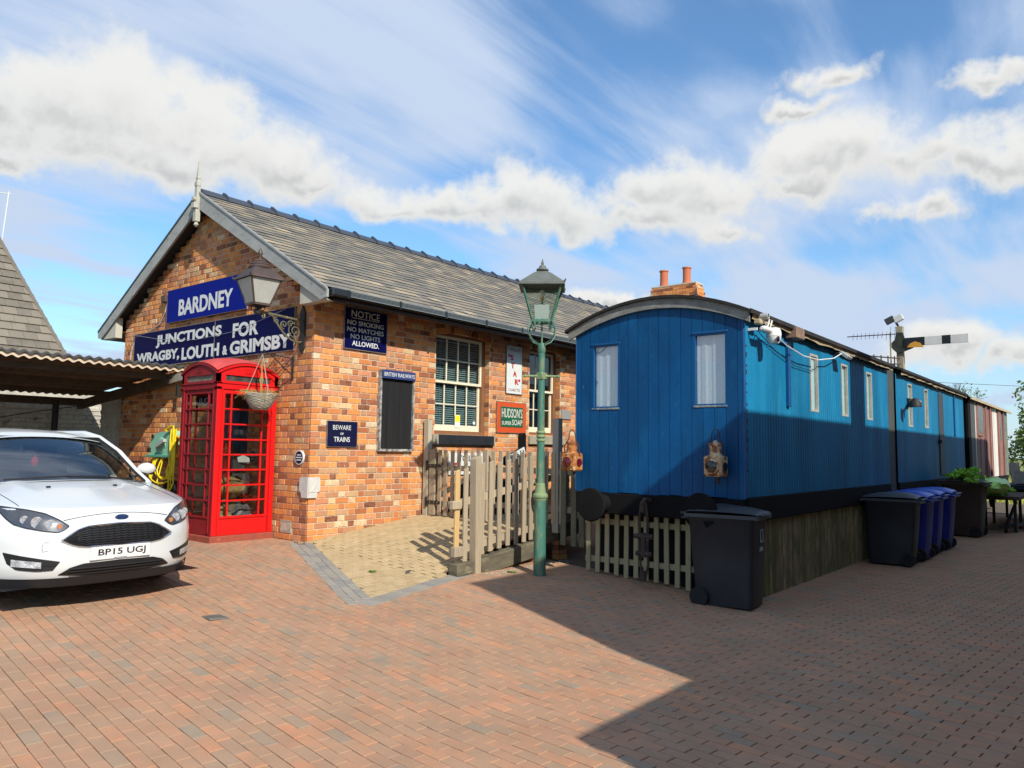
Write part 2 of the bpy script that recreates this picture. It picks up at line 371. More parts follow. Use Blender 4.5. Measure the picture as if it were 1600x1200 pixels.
def lay(cands, name, parent, m, nobj, rest_name, zf, lx, ly, fix=False):
    """nearest nobj blocks as objects sharing one mesh, the rest joined"""
    cands.sort(key=lambda q: q[0])
    me = None
    for (dist, c, d, n_) in cands[:nobj]:
        if me is None:
            vs, fs = paver_mb(Vector((0, 0, 0)), Vector((1, 0, 0)), Vector((0, 1, 0)), lx, ly, lambda x, y: 0)
            t = MB(); t.add(vs, fs); me = t.mesh(name, m, False)
        gx = (zf(c.x+.1, c.y)-zf(c.x-.1, c.y))/.2; gy = (zf(c.x, c.y+.1)-zf(c.x, c.y-.1))/.2
        nz = Vector((-gx, -gy, 1)).normalized(); dd = (d-nz*d.dot(nz)).normalized(); nn = nz.cross(dd)
        a = random.uniform(-.008, .008); tl = random.uniform(-.006, .006); nz2 = (nz+dd*tl+nn*random.uniform(-.008, .008)).normalized()
        dd = (dd-nz2*dd.dot(nz2)).normalized(); nn = nz2.cross(dd)
        dd, nn = dd*math.cos(a)+nn*math.sin(a), nn*math.cos(a)-dd*math.sin(a)
        z = zf(c.x, c.y)+random.uniform(-.0018, .0018)
        link(name, me, parent, M=Matrix(((dd.x, nn.x, nz2.x, c.x), (dd.y, nn.y, nz2.y, c.y), (dd.z, nn.z, nz2.z, z), (0, 0, 0, 1))))
    t = MB()
    for (dist, c, d, n_) in cands[nobj:]:
        vs, fs = paver_mb(c, d, n_, lx, ly, zf, jz=random.uniform(-.002, .002)); t.add(vs, fs)
    if t.v: t.build(rest_name, m, parent, kind='stuff', fix=False)
PL, PW = .212, .0885; cands = []
CAR = (2.45, 3.95, 7.4, 11)
for i in range(-80, 330):
    off = (i % 2)*PL/2+random.uniform(-.004, .004)
    for j in range(-110, 90):
        c = NV*(i*PW)+DV*(j*PL+off)
        if not (-2 < c.x < 27 and -3 < c.y < 12.2): continue
        if c.x > 6.47 and c.y > 8.7: continue
        if c.x > 8.7 and c.y > 3.75: continue
        if inpoly(c.x, c.y, BORS): continue
        d = seen((c.x, c.y, zg(c.x, c.y)), .12)
        if d is None or d > 24: continue
        cands.append((d, c, DV, NV))
lay(cands, 'paver', yard, M_PAV, 300, 'far_pavers', zg, PL-.0075, PW-.0045)
# yellow ramp
ramp = sheet('ramp_paving', lin(5.0, 10.4, 19), lin(5.9, 8.75, 8), lambda x, y: zr(x, y) if inpoly(x, y, INN) or x > 8 else zg(x, y)-.05, M_SOIL, -.02) if False else None
b = MB(); gx_ = lin(0, 1, 14); rows = []
for t_ in lin(0, 1, 9):
    row = []
    for s_ in gx_:
        # bilinear between the near edge and the wall edge
        p0 = Vector((5.25, 6.02))*(1-s_)+Vector((10.4, 6.42))*s_; p0.y = 6.02+.4*min(1, s_*3); p1 = Vector((6.5, 8.75))*(1-s_)+Vector((10.4, 8.75))*s_
        p = p0*(1-t_)+p1*t_; row.append((p.x, p.y, zr(p.x, p.y)-.02))
    rows.append(row)
b.grid(rows); ramp = b.build('ramp_paving', M_SOIL, kind='structure')
cands = []
for i in range(0, 40):
    for j in range(0, 34):
        x = 5.2+j*.155+(i % 2)*.0775; y = 5.98+i*.094
        if x > 10.3 or y > 8.72: continue
        if not (inpoly(x, y, INN) or (x > 9.1 and y > 6.5)): continue
        d = seen((x, y, zr(x, y)), .1)
        if d: cands.append((d, Vector((x, y, 0)), Vector((1, 0, 0)), Vector((0, 1, 0))))
lay(cands, 'buff_paver', ramp, M_YEL, 300, 'far_buff_pavers', zr, .146, .084)
# grey border: three rows down the left edge, one header row along the front
kb = bpy.data.objects.new('kerb_setts', None); COL.objects.link(kb); kb['kind'] = 'structure'
L0 = Vector((6.36, 8.72, 0)); L1 = Vector((5.10, 5.98, 0)); ld = (L1-L0).normalized(); ln = Vector((-ld.y, ld.x, 0))
cands = []
for k in range(3):
    s0 = .11+k % 2*.1
    while s0 < (L1-L0).length-.02:
        c = L0+ld*s0+ln*(.10-(k)*.1-.0); cands.append((c.length, c, ld, ln)); s0 += .206
F0 = Vector((4.93, 5.86, 0)); F1 = Vector((7.1, 6.36, 0)); fd = (F1-F0).normalized(); fn = Vector((-fd.y, fd.x, 0))
s0 = .18
while s0 < (F1-F0).length:
    c = F0+fd*s0; cands.append((c.length, c, fn, fd)); s0 += .103
lay(cands, 'sett', kb, M_GRY, 300, 'x', lambda x, y: zg(x, y)+.004, .2, .097)
# drain cover
M_IRON = mat('cast_iron', (.035, .035, .034), (.02, .02, .02), .6, 12, .6, .3, 90, metal=.3)
b = MB(); b.cbox(-.085, .085, -.085, .085, -.01, .006, .004)
for k in range(-3, 4): b.box(-.07, .07, k*.021-.005, k*.021+.005, .006, .009)
o = b.build('drain_cover', mat('drain_iron', (.17, .16, .14), (.10, .10, .09), .7, 12, .6, .3, 90)); o.location = (3.74, 6.3, zg(3.74, 6.3)+.003); o.rotation_euler = (.07, 0, R(84)); tag(o, 'small square iron drain cover in the red block paving in front of the car', 'drain cover')
# ================================================================== station building
XG, YW, YN, XE = 6.5, 8.76, 14.42, 26.0
YM = (YW+YN)/2; RZ, EZ, EY = 5.70, 3.74, 8.25; PITCH = (RZ-EZ)/(YM-EY)
M_MORT = mat('lime_mortar', (.60, .51, .37), (.48, .40, .28), .95, 5, .6, .5, 60)
M_BRICK = mat('station_brick', (.5,.2,.1), (.44, .20, .105), .88, 26, .55, .6, 70, rnd=[(0, (.13, .05, .035)), (.08, (.30, .10, .05)), (.2, (.56, .19, .065)), (.40, (.78, .31, .08)), (.56, (.78, .36, .12)), (.70, (.66, .29, .16)), (.82, (.42, .16, .08)), (.90, (.50, .31, .17)), (.95, (.76, .54, .29)), (1, (.78, .66, .46))], c3=(.50, .40, .27), c3s=9, c3t=(.62, .78), big=(1.3, .86), c4=(.62, .56, .45), c4s=14, c4t=(.70, .76), spec=.12)
st = thing('station_building', 'long brick station building with slate roof and white sash windows beside the fenced ramp', 'building', (XG, YW, .33))
pb = PB(st)
OP = [(8.90, 10.25, 1.86, 3.56), (11.40, 12.40, 1.90, 3.56)]
# long wall of mortar with openings
b = MB(); xsw = [XG]+[q for o_ in OP for q in o_[:2]]+[XE]
for i in range(len(xsw)-1):
    if i % 2 == 0: b.box(xsw[i], xsw[i+1], YW, YW+.33, -.2, 3.76)
    else:
        z0, z1 = OP[i//2][2:]; b.box(xsw[i], xsw[i+1], YW, YW+.33, -.2, z0); b.box(xsw[i], xsw[i+1], YW, YW+.33, z1, 3.76)
b.box(XE-.3, XE, YW+.33, YN, -.2, 3.66); b.box(XG+.33, XE-.3, YN-.33, YN, -.2, 3.66)
pb.part(b, 'side_wall', M_MORT)
b = MB(); b.prism([(YW+.331, -.2), (YN, -.2), (YN, 3.6), (YM, RZ-.16), (YW+.331, 3.75)], (.33, 0, 0), (XG, 0, 0), (0, 1, 0), (0, 0, 1))
pb.part(b, 'gable_wall', M_MORT)
b = MB(); b.box(XG+.4, XG+.8, 10, 10.1, 1, 1.1)
# bricks
bricks = []   # (distance, centre, half along, half high, axis, thickness)
CH, JT = .0835, .011
def coursed(axis, a0, a1, plane, zt, open_=[], zfun=None, stone=[]):
    nrow = int((zt-.2)/CH)
    for r_ in range(nrow):
        z = .25+r_*CH; s_ = a0; k = r_ % 2; first = True
        while s_ < a1-.02:
            ln_ = (.105 if k else .222)
            if first and r_ % 2: ln_ = .105
            if first and not r_ % 2: ln_ = .16
            first = False
            e = min(s_+ln_, a1); k ^= 1
            segs = [(s_, e)]
            for (o0, o1, z0, z1) in open_:
                if z+CH*.5 > z0-.0 and z+CH*.5 < z1+.0:
                    ns = []
                    for (p, q) in segs:
                        if q <= o0 or p >= o1: ns.append((p, q))
                        else:
                            if p < o0: ns.append((p, o0-.003))
                            if q > o1: ns.append((o1+.003, q))
                    segs = ns
            for (p, q) in segs:
                if q-p < .025: continue
                if zfun and z+CH > zfun((p+q)/2): continue
                c = Vector(((p+q)/2, plane, z+CH/2)) if axis == 'x' else Vector((plane, (p+q)/2, z+CH/2))
                d = seen(c, .04)
                if d is None: continue
                bricks.append((d, c, (q-p)/2, (CH-JT)/2, axis))
            s_ = e+JT
stone = [(9.10, 9.38, .42, .62)]
coursed('x', XG-.006, 14.4, YW, 3.74, OP)
coursed('y', YW+.026, YN, XG, RZ, stone, lambda y: (RZ-.12-PITCH*abs(y-YM)))
bricks.sort(key=lambda q: q[0])
cache = {}; rest = MB(); cnt = 0
for (d, c, hl, hh, ax) in bricks:
    pr = .007+random.random()*.004
    if cnt < 300:
        key = (round(hl, 3), ax)
        if key not in cache:
            t = MB()
            if ax == 'x': t.cbox(-hl, hl, -.012, .03, -hh, hh, .004)
            else: t.cbox(-.012, .03, -hl, hl, -hh, hh, .004)
            cache[key] = t.mesh('brick', M_BRICK)
        o = link('brick', cache[key], st); o.location = c-Vector(st.location)+Vector((0, -pr+.012, 0) if ax == 'x' else (-pr+.012, 0, 0))
        o.rotation_euler = (random.uniform(-.01, .01), random.uniform(-.006, .006), random.uniform(-.008, .008)); cnt += 1
    else:
        h = hh+random.uniform(-.0015, .0015); l = hl+random.uniform(-.002, .0005)
        if ax == 'x': rest.cbox(c.x-l, c.x+l, YW-pr, YW+.02, c.z-h, c.z+h, .004)
        else: rest.cbox(XG-pr, XG+.02, c.y-l, c.y+l, c.z-h, c.z+h, .004)
pb.part(rest, 'brickwork', M_BRICK, kind='stuff', fix=False)
# reveals lined with brick colour, segmental arch bricks
for (x0, x1, z0, z1) in OP:
    b = MB()
    for k in range(int((z1-z0)/CH)):
        z = z0+k*CH; b.cbox(x0-.0, x0+.006, YW+.004, YW+.11, z+.006, z+CH-.006, .002); b.cbox(x1-.006, x1+.0, YW+.004, YW+.11, z+.006, z+CH-.006, .002)
    pb.part(b, 'window_reveal', M_BRICK, fix=False, kind='stuff')
    n = int((x1-x0+.2)/.083)
    for k in range(n):
        x = x0-.1+(k+.5)*(x1-x0+.2)/n
        t = MB(); t.cbox(-.036, .036, -.012, .03, -.05, .05, .004); o = t.build('arch_brick', M_BRICK, st); o.location = Vector((x, YW-.004, 3.60-.05*((x-(x0+x1)/2)/.6)**2))-Vector(st.location); o.rotation_euler = (0, (x-(x0+x1)/2)*.25, 0)
# sash windows
M_CREAM = mat('cream_paint', (.78, .70, .52), (.70, .62, .46), .45, 8, .4, .05, 60, c3=(.5, .42, .3), c3s=14, c3t=(.68, .8))
M_BRN = mat('brown_frame_paint', (.24, .11, .05), (.19, .085, .04), .5, 6, .6, .05, 50)
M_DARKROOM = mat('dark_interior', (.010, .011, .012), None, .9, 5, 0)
M_BLIND = mat('blind_slat', (.30, .33, .32), (.24, .27, .26), .5, 5, .4)
M_GLASS = glass('window_glass', (.82, .9, .9), .01, .10)
M_STONE = mat('sill_stone', (.36, .33, .24), (.24, .23, .17), .9, 8, .7, .5, 50, c3=(.50, .46, .33), c3s=10, c3t=(.58, .7))
M_BLKP = mat('black_sill_paint', (.016, .018, .022), (.03, .03, .032), .5, 7, .6, .25, 60, c3=(.30, .28, .22), c3s=7, c3t=(.70, .76))
for wi, (x0, x1, z0, z1) in enumerate(OP):
    ncol = 4 if wi == 0 else 3
    yb = YW+.115
    b = MB(); b.box(x0+.001, x0+.075, yb, yb+.14, z0, z1); b.box(x1-.075, x1-.001, yb, yb+.14, z0, z1); b.box(x0+.075, x1-.075, yb, yb+.14, z1-.05, z1); b.box(x0+.075, x1-.075, yb-.02, yb+.14, z0, z0+.065)
    fr = pb.part(b, 'window_frame', M_BRN)
    zm = (z0+z1)/2+.03; a0, a1 = x0+.075, x1-.075
    for si, (s0, s1, yy) in enumerate(((zm-.02, z1-.05, yb+.012), (z0+.065, zm+.02, yb+.055))):
        b = MB(); w = .042; bot = .10 if si else .04
        b.box(a0, a0+w, yy, yy+.035, s0, s1); b.box(a1-w, a1, yy, yy+.035, s0, s1); b.box(a0+w, a1-w, yy, yy+.035, s1-w, s1); b.box(a0+w, a1-w, yy, yy+.035, s0, s0+bot)
        sash = pb.part(b, 'window_sash', M_CREAM)
        sash_lo, sash_hi = s0+bot, s1-w
        pw = (a1-a0-2*w)/ncol; ph = (sash_hi-sash_lo)/2
        for c_ in range(1, ncol):
            b = MB(); b.cbox(a0+w+c_*pw-.011, a0+w+c_*pw+.011, yy+.004, yy+.03, sash_lo, sash_hi, .003); b.xf(pb.T); b.build('glazing_bar', M_CREAM, sash)
        b = MB(); b.cbox(a0+w, a1-w, yy+.006, yy+.028, sash_lo+ph-.009, sash_lo+ph+.009, .003); b.xf(pb.T); b.build('glazing_bar', M_CREAM, sash)
        for c_ in range(ncol):
            for r_ in range(2):
                b = MB(); b.box(a0+w+c_*pw+.011, a0+w+(c_+1)*pw-.011, yy+.015, yy+.018, sash_lo+r_*ph+.009, sash_lo+(r_+1)*ph-.009); b.xf(pb.T); b.build('pane', M_GLASS, sash)
    # blinds
    bl = MB(); zz_ = z0+.1
    if wi == 0:
        while zz_ < z1-.08:
            bl.bar((a0+.02, yb+.115, zz_), (a1-.02, yb+.115, zz_+random.uniform(-.004, .004)), .034, .002, up=(0, -1, 1.0)); zz_ += .036
        for q in (.2, .5, .8): bl.box(a0+(a1-a0)*q-.003, a0+(a1-a0)*q+.003, yb+.095, yb+.098, z0+.1, z1-.06)
        pb.part(bl, 'venetian_blind', M_BLIND)
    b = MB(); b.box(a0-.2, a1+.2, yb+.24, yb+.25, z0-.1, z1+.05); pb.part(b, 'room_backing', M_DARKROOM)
    if wi == 0:
        b = MB(); b.box(9.555, 9.68, yb+.046, yb+.050, 1.985, 2.20); no = pb.part(b, 'window_notice', mat('paper_white', (.7, .7, .68)))
        b = MB(); b.box(9.56, 9.675, yb+.0435, yb+.0455, 2.085, 2.195); b.xf(pb.T); b.build('yellow_panel', mat('paper_yellow', (.85, .70, .02)), no)
        b = MB(); b.lathe((10.04, yb+.05, 2.08), [(.03, 0), (.03, -.003)], 16, 'y'); pb.part(b, 'window_sticker', mat('sticker_pale', (.6, .72, .75)))
    # sill
    b = MB(); b.cbox(x0-.09+(.05 if wi else 0), x1+.09, YW-.075, YW+.12, z0-.17, z0-.004, .012)
    if wi == 0:
        pb.part(b, 'window_sill', M_BLKP, label='black painted stone sill with bare pale ends')
        for (q0, q1) in ((x0-.093, x0+.03), (x1+.055, x1+.093)):
            b = MB(); b.cbox(q0, q1, YW-.079, YW+.1, z0-.173, z0-.001, .01); pb.part(b, 'sill_end', M_STONE)
    else: pb.part(b, 'window_sill', M_STONE, label='bare weathered stone sill')
# roof: deck, slates, ridge tiles
M_SLATE = mat('roof_slate', (.2,.2,.2), (.22, .20, .16), .75, 5, .3, .3, 30, rnd=[(0, (.12, .115, .105)), (.25, (.20, .185, .155)), (.45, (.15, .145, .13)), (.7, (.29, .245, .175)), (.88, (.22, .195, .15)), (1, (.42, .34, .23))], c3=(.52, .47, .34), c3s=9, c3t=(.70, .76))
M_DECK = mat('roof_deck', (.05, .045, .04))
XR0 = 6.27
nrm = Vector((0, -PITCH, 1)).normalized(); nrm = Vector((0, -math.sin(math.atan(PITCH)), math.cos(math.atan(PITCH)))); dn = Vector((0, -math.cos(math.atan(PITCH)), -math.sin(math.atan(PITCH))))
RID = Vector((0, YM, RZ)); SL = (YM-EY)/math.cos(math.atan(PITCH))
b = MB(); b.prism([(EY, EZ-.02), (YM, RZ-.02), (2*YM-EY, EZ-.02), (2*YM-EY, EZ-.06), (YM, RZ-.09), (EY, EZ-.06)], (XE-XR0+.1, 0, 0), (XR0+.02, 0, 0), (0, 1, 0), (0, 0, 1)); pb.part(b, 'roof_deck', M_DECK)
sl = []; EXPW, EXPL = .255, .165; nr = int(SL/EXPL)+1
for r_ in range(nr):
    for c_ in range(0, 82):
        x = XR0+c_*EXPW+(r_ % 2)*EXPW/2
        if x > XE: continue
        p = Vector((x+EXPW/2, 0, 0))+RID+dn*(SL-(r_+.5)*EXPL+.02)
        w = EXPW
        if c_ == 0 and r_ % 2:
            sl.append((seen(p) or 99, p-Vector((EXPW*.75, 0, 0)), EXPW/2))
        sl.append((seen(p) or 99, p, EXPW))
sl = [q for q in sl if (q[1]-RID).dot(dn) > .02]
sl.sort(key=lambda q: q[0]); me = {}; rest = MB(); ang = math.atan(PITCH)
for i, (d, p, w) in enumerate(sl):
    lift = .014+random.uniform(0, .004); tw = random.uniform(-.008, .008)
    Mx = Matrix.Translation(p+nrm*lift) @ Matrix.Rotation(ang-R(4.6)+random.uniform(-.006, .006), 4, 'X') @ Matrix.Rotation(tw, 4, 'Z')
    if i < 300:
        if w not in me:
            t = MB(); t.cbox(-w/2+.002, w/2-.002, -EXPL*.52, EXPL*.62, -.003, .003, .0015); me[w] = t.mesh('slate', M_SLATE)
        link('slate', me[w], st, M=pb.T @ Mx)
    elif d < 90:
        t = MB(); t.box(-w/2+.002, w/2-.002, -EXPL*.52, EXPL*.62, -.003, .003); t.xf(Mx); rest.add(t.v, t.f)
pb.part(rest, 'slating', M_SLATE, kind='stuff', fix=False)
b = MB(); b.prism([(YM+.03, RZ+.0), (2*YM-EY+.02, EZ+.0), (2*YM-EY+.02, EZ+.02), (YM+.03, RZ+.02)], (XE-XR0, 0, 0), (XR0, 0, 0), (0, 1, 0), (0, 0, 1)); pb.part(b, 'rear_roof', M_SLATE)
M_RIDGE = mat('ridge_tile_clay', (.045, .055, .075), (.06, .068, .08), .5, 5, .6, .1, 60)
ridge_me = None; RL = .46
for k in range(int((XE-XR0)/RL)):
    if ridge_me is None:
        t = MB()
        t.prism([(-.15, -.085), (-.135, -.045), (0, .045), (.135, -.045), (.15, -.085), (.11, -.075), (0, .0), (-.11, -.075)], (RL-.012, 0, 0), (0, 0, 0), (0, 1, 0), (0, 0, 1))
        t.prism([(-.18, -.10), (-.16, -.035), (0, .085), (.16, -.035), (.18, -.10), (.12, -.07), (0, .01), (-.12, -.07)], (.05, 0, 0), (RL-.055, 0, 0), (0, 1, 0), (0, 0, 1))
        ridge_me = t.mesh('ridge_tile', M_RIDGE)
    link('ridge_tile', ridge_me, st, M=pb.T @ Matrix.Translation((XR0+k*RL, YM, RZ+.035)) @ Matrix.Rotation(random.uniform(-.01, .01), 4, 'Y'))
# bargeboards
M_BARGE = mat('weathered_grey_board', (.36, .37, .35), (.24, .25, .24), .85, 3, .7, .35, 40, c3=(.13, .13, .12), c3s=6, c3t=(.6, .75), stretch=(3, 1, 3))
M_EAVE = mat('eaves_board', (.50, .48, .40), (.42, .40, .33), .8, 5, .6, .2, 50)
for sgn in (-1, 1):
    ye = YM+sgn*(YM-EY+.06)
    b = MB(); b.prism([(YM, RZ+.0), (ye, EZ-.035), (ye-sgn*.0, EZ-.14), (ye-sgn*.13, EZ-.165), (YM, RZ-.26)], (.035, 0, 0), (XR0-.02, 0, 0), (0, 1, 0), (0, 0, 1)); pb.part(b, 'bargeboard', M_BARGE)
    b = MB(); b.prism([(YM, RZ+.03), (ye, EZ-.01), (ye, EZ-.04), (YM, RZ-.005)], (.03, 0, 0), (XR0-.034, 0, 0), (0, 1, 0), (0, 0, 1)); pb.part(b, 'verge_strip', mat('verge_green', (.05, .10, .11)) if sgn > 0 else M_BARGE)
    yw = YW if sgn < 0 else YN
    b = MB(); b.prism([(yw+sgn*.0-sgn*.06, EZ-.17), (ye-sgn*.05, EZ-.17), (yw-sgn*.06, EZ+.20)], (.12, 0, 0), (XR0+.016, 0, 0), (0, 1, 0), (0, 0, 1)); pb.part(b, 'eaves_end', M_EAVE)
    b = MB(); b.prism([(yw-sgn*.0, EZ-.055), (ye-sgn*.04, EZ-.165), (ye-sgn*.04, EZ-.145), (yw, EZ-.035)], (XE-XR0-.137, 0, 0), (XR0+.137, 0, 0), (0, 1, 0), (0, 0, 1))
    pb.part(b, 'soffit', mat('fascia_dark_brown', (.05, .028, .02), rough=.5))
b = MB(); b.box(XR0+.14, XE, EY+.0, EY+.022, EZ-.17, EZ-.03); pb.part(b, 'fascia', mat('fascia_dark_brown', (.05, .028, .02), rough=.5))
# finial
b = MB()
def sqp(z): return z
for (w0, z0_, w1, z1_) in ((.055, 5.22, .055, 5.62), (.045, 5.62, .045, 5.80), (.055, 5.80, .055, 5.86), (.045, 5.86, .03, 5.92), (.042, 5.92, .034, 5.96), (.03, 5.96, .006, 6.22)):
    c_ = Vector((XR0-.04, YM, 0)); vs = [(c_.x+sx*w0*.72, c_.y+sy*w0*.72, z0_) for sx, sy in ((-1,-1),(1,-1),(1,1),(-1,1))]+[(c_.x+sx*w1*.72, c_.y+sy*w1*.72, z1_) for sx, sy in ((-1,-1),(1,-1),(1,1),(-1,1))]
    b.add(vs, [(0,1,2,3),(4,5,6,7),(0,1,5,4),(1,2,6,5),(2,3,7,6),(3,0,4,7)])
b.lathe((XR0-.04, YM, 5.16), [(.01, -.03), (.04, .0), (.025, .04), (.04, .06)], 10)
b.cbox(XR0-.12, XR0-.04, YM-.06, YM+.05, 5.42, 5.52, .01); b.lathe((XR0-.12, YM, 5.58), [(.035, 0), (.035, .06)], 10, 'x')
pb.part(b, 'finial', mat('finial_timber', (.46, .45, .38), (.33, .33, .29), .8, 9, .6, .3, 60))
# gutter
M_GUT = mat('black_gutter_plastic', (.014, .017, .020), None, .28, 5, 0, spec=.6)
M_GUTL = mat('gutter_rail', (.16, .19, .20), None, .3, 5, 0, spec=.6)
b = MB(); prof = [(.0, .0), (-.012, -.05), (-.045, -.078), (-.085, -.07), (-.108, -.03), (-.112, .012), (-.104, .012), (-.1, -.025), (-.08, -.06), (-.045, -.068), (-.02, -.045), (-.008, .0)]
b.prism(prof, (13.6, 0, 0), (XR0+.06, EY, EZ-.035), (0, 1, 0), (0, 0, 1)); gut = pb.part(b, 'gutter', M_GUT)
for dz in (.014, -.055):
    b = MB(); b.box(XR0+.34, XR0+13.6, EY-.118, EY-.106, EZ-.035+dz-.006, EZ-.035+dz+.006); b.xf(pb.T); b.build('gutter_rail', M_GUTL, gut)
for dz in (-.004, -.02, -.037):
    b = MB(); b.box(XR0+.34, XR0+13.6, EY-.116, EY-.108, EZ-.035+dz-.003, EZ-.035+dz+.003); b.xf(pb.T); b.build('gutter_rail', M_GUTL, gut)
for x in [XR0+.3+.95*k for k in range(14)]:
    b = MB(); b.box(x-.02, x+.02, EY-.124, EY+.001, EZ-.12, EZ-.01); b.xf(pb.T); b.build('gutter_clip', M_GUT, gut)
b = MB(); b.cbox(XR0+.04, XR0+.3, EY-.122, EY-.002, EZ-.118, EZ-.008, .02); b.xf(pb.T); b.build('gutter_end', M_GUT, gut)
# rear gutter end showing at the left
b = MB(); b.cbox(XR0-.0, XR0+.3, 2*YM-EY+.03, 2*YM-EY+.13, EZ-.11, EZ-.03, .015); pb.part(b, 'rear_gutter', mat('gutter_green', (.06, .13, .14), rough=.4))
# stone date block and wall details
b = MB(); b.cbox(XG-.014, XG+.02, 9.115, 9.375, .425, .605, .006); ds = pb.part(b, 'date_stone', mat('date_stone', (.36, .31, .24), (.30, .26, .20), .9, 9, .5, .3, 80))
lettering('2007', -9.35, -9.14, .46, .565, pb.T @ MG(XG-.014), mat('stone_cut', (.55, .5, .4)), ds, .0)
b = MB(); b.cbox(XG-.006, XG+.02, 10.42, 10.50, 4.37, 4.47, .004); pb.part(b, 'vent_hole', M_DARKROOM)
# chimney
ch = MB(); cm = []
CX, CY = 22.7, 11.4
M_CHB = mat('chimney_mortar', (.40, .33, .24)); b = MB(); b.box(CX-.25, CX+.25, CY-.78, CY+.78, 5.2, 7.04); chim = pb.part(b, 'chimney', M_CHB)
for r_ in range(21):
    z = 5.3+r_*CH; ext = .03 if 12 < r_ < 20 else 0; ext = .06 if 15 < r_ < 18 else ext
    for side in range(2):
        n = 7 if side == 0 else 3; tot = 1.56+2*ext if side == 0 else .5+2*ext
        for k in range(n+1):
            a = -tot/2+(k-(r_ % 2)*.5)*tot/n; e = min(a+tot/n-JT, tot/2); a = max(a, -tot/2)
            if e-a < .03 or z < 6.2: continue
            t = MB()
            if side == 0: t.box(CX-.262-ext, CX-.2, CY+a, CY+e, z, z+CH-JT)
            else: t.box(CX+a, CX+e, CY-.792-ext, CY-.72, z, z+CH-JT)
            t.xf(pb.T); t.build('chimney_brick', M_BRICK, chim)
b = MB(); b.box(CX-.27, CX+.27, CY-.8, CY+.8, 7.03, 7.07); b.xf(pb.T); b.build('chimney_cap', M_MORT, chim)
M_POT = mat('terracotta_pot', (.50, .15, .07), (.42, .12, .06), .8, 6, .5, .2, 60)
for yy in (CY+.46, CY-.36):
    b = MB(); b.lathe((CX, yy, 7.06), [(.155, 0), (.14, .08), (.128, .2), (.128, .52), (.15, .53), (.15, .57), (.12, .57), (.11, .3)], 18); b.xf(pb.T); b.build('chimney_pot', M_POT, chim, smooth=True)
# ================================================================== signs on the station
M_ENBLUE = mat('blue_enamel', (.002, .004, .062), (.003, .004, .045), .55, 4, .5, .04, 20, spec=.08, c3=(.13, .07, .04), c3s=13, c3t=(.70, .74), big=(3, .8))
M_ENROYAL = mat('royal_blue_sign', (.002, .011, .20), None, .55, 3, 0, .03, 10, spec=.07)
M_ENDARK = mat('dark_navy_enamel', (.006, .008, .045), (.012, .012, .03), .4, 6, .7, .04, 20, spec=.2, c3=(.05, .03, .025), c3s=9, c3t=(.66, .76))
M_WHT = mat('white_enamel', (.66, .68, .66), (.56, .58, .56), .45, 12, .5)
M_CREML = mat('cream_letters', (.60, .58, .50), (.5, .48, .42), .5, 12, .5)
M_RIM = mat('sign_rim_rust', (.22, .20, .17), (.12, .07, .05), .8, 14, .8)
def wall_sign(name, label, x0, x1, z0, z1, face, rim, M, loc, t=.02, rimw=.012, cat='sign', group=None):
    root = thing(name, label, cat, loc, group); p = PB(root)
    b = MB(); b.cbox(x0, x1, z0, z1, .0, t, .004); b.xf(M); p.part(b, 'sign_plate', face)
    if rim:
        b = MB(); frame_strips(b, [(x0-rimw, z0-rimw), (x1+rimw, z0-rimw), (x1+rimw, z1+rimw), (x0-rimw, z1+rimw)], [(x0+.001, z0+.001), (x1-.001, z0+.001), (x1-.001, z1-.001), (x0+.001, z1-.001)], (0, 0, t+.004), (0, 0, -.002), (1, 0, 0), (0, 1, 0)); b.xf(M); p.part(b, 'sign_rim', rim)
    def L(s, a, c, d, e, m_=M_WHT, bold=.02, **k): return lettering(s, a, c, d, e, p.T @ M @ Matrix.Translation((0, 0, t)), m_, root, bold, **k)
    return root, p, L
G1 = MG(XG-.012); Wm = MW(YW-.012)
r, p, L = wall_sign('name_sign', 'royal blue sign high on the brick gable reading BARDNEY in white capitals', -12.80, -10.36, 3.70, 4.26, M_ENROYAL, M_RIM, MG(XG-.045), (XG, 11.6, 3.7), rimw=.004)
L('BARDNEY', -12.40, -10.76, 3.79, 4.065, bold=.03)
b = MB(); b.cbox(XG-.09, XG-.045+.03, 12.83, 12.99, 4.08, 4.20, .008); p.part(b, 'junction_box', mat('box_brown', (.10, .06, .045)))
b = MB(); b.tube([(XG-.03, 12.88, 4.07), (XG-.03, 12.92, 3.92), (XG-.03, 13.1, 3.72), (XG-.03, 13.6, 3.60), (XG-.03, 13.95, 3.56), (XG-.03, 14.1, 3.3), (XG-.03, 14.15, 3.0)], .008, 5); p.part(b, 'cable', mat('cable_white', (.5, .5, .48)))
r, p, L = wall_sign('junction_sign', 'long navy station sign on the gable reading JUNCTIONS FOR WRAGBY, LOUTH & GRIMSBY', -13.98, -9.18, 2.99, 3.60, M_ENBLUE, M_RIM, MG(XG-.012), (XG, 11.6, 3.0), t=.025)
L('JUNCTIONS', -13.18, -11.08, 3.30, 3.525, bold=.04); L('FOR', -10.76, -10.07, 3.285, 3.51, bold=.04)
L('WRAGBY,', -13.86, -12.36, 3.045, 3.25, bold=.04); L('LOUTH', -12.28, -11.13, 3.035, 3.245, bold=.04); L('&', -11.03, -10.89, 3.035, 3.185, bold=.04); L('GRIMSBY', -10.82, -9.24, 3.025, 3.235, bold=.04)
b = MB(); b.box(XG-.042, XG-.036, 11.27, 11.285, 3.0, 3.6); p.part(b, 'panel_joint', M_RIM)
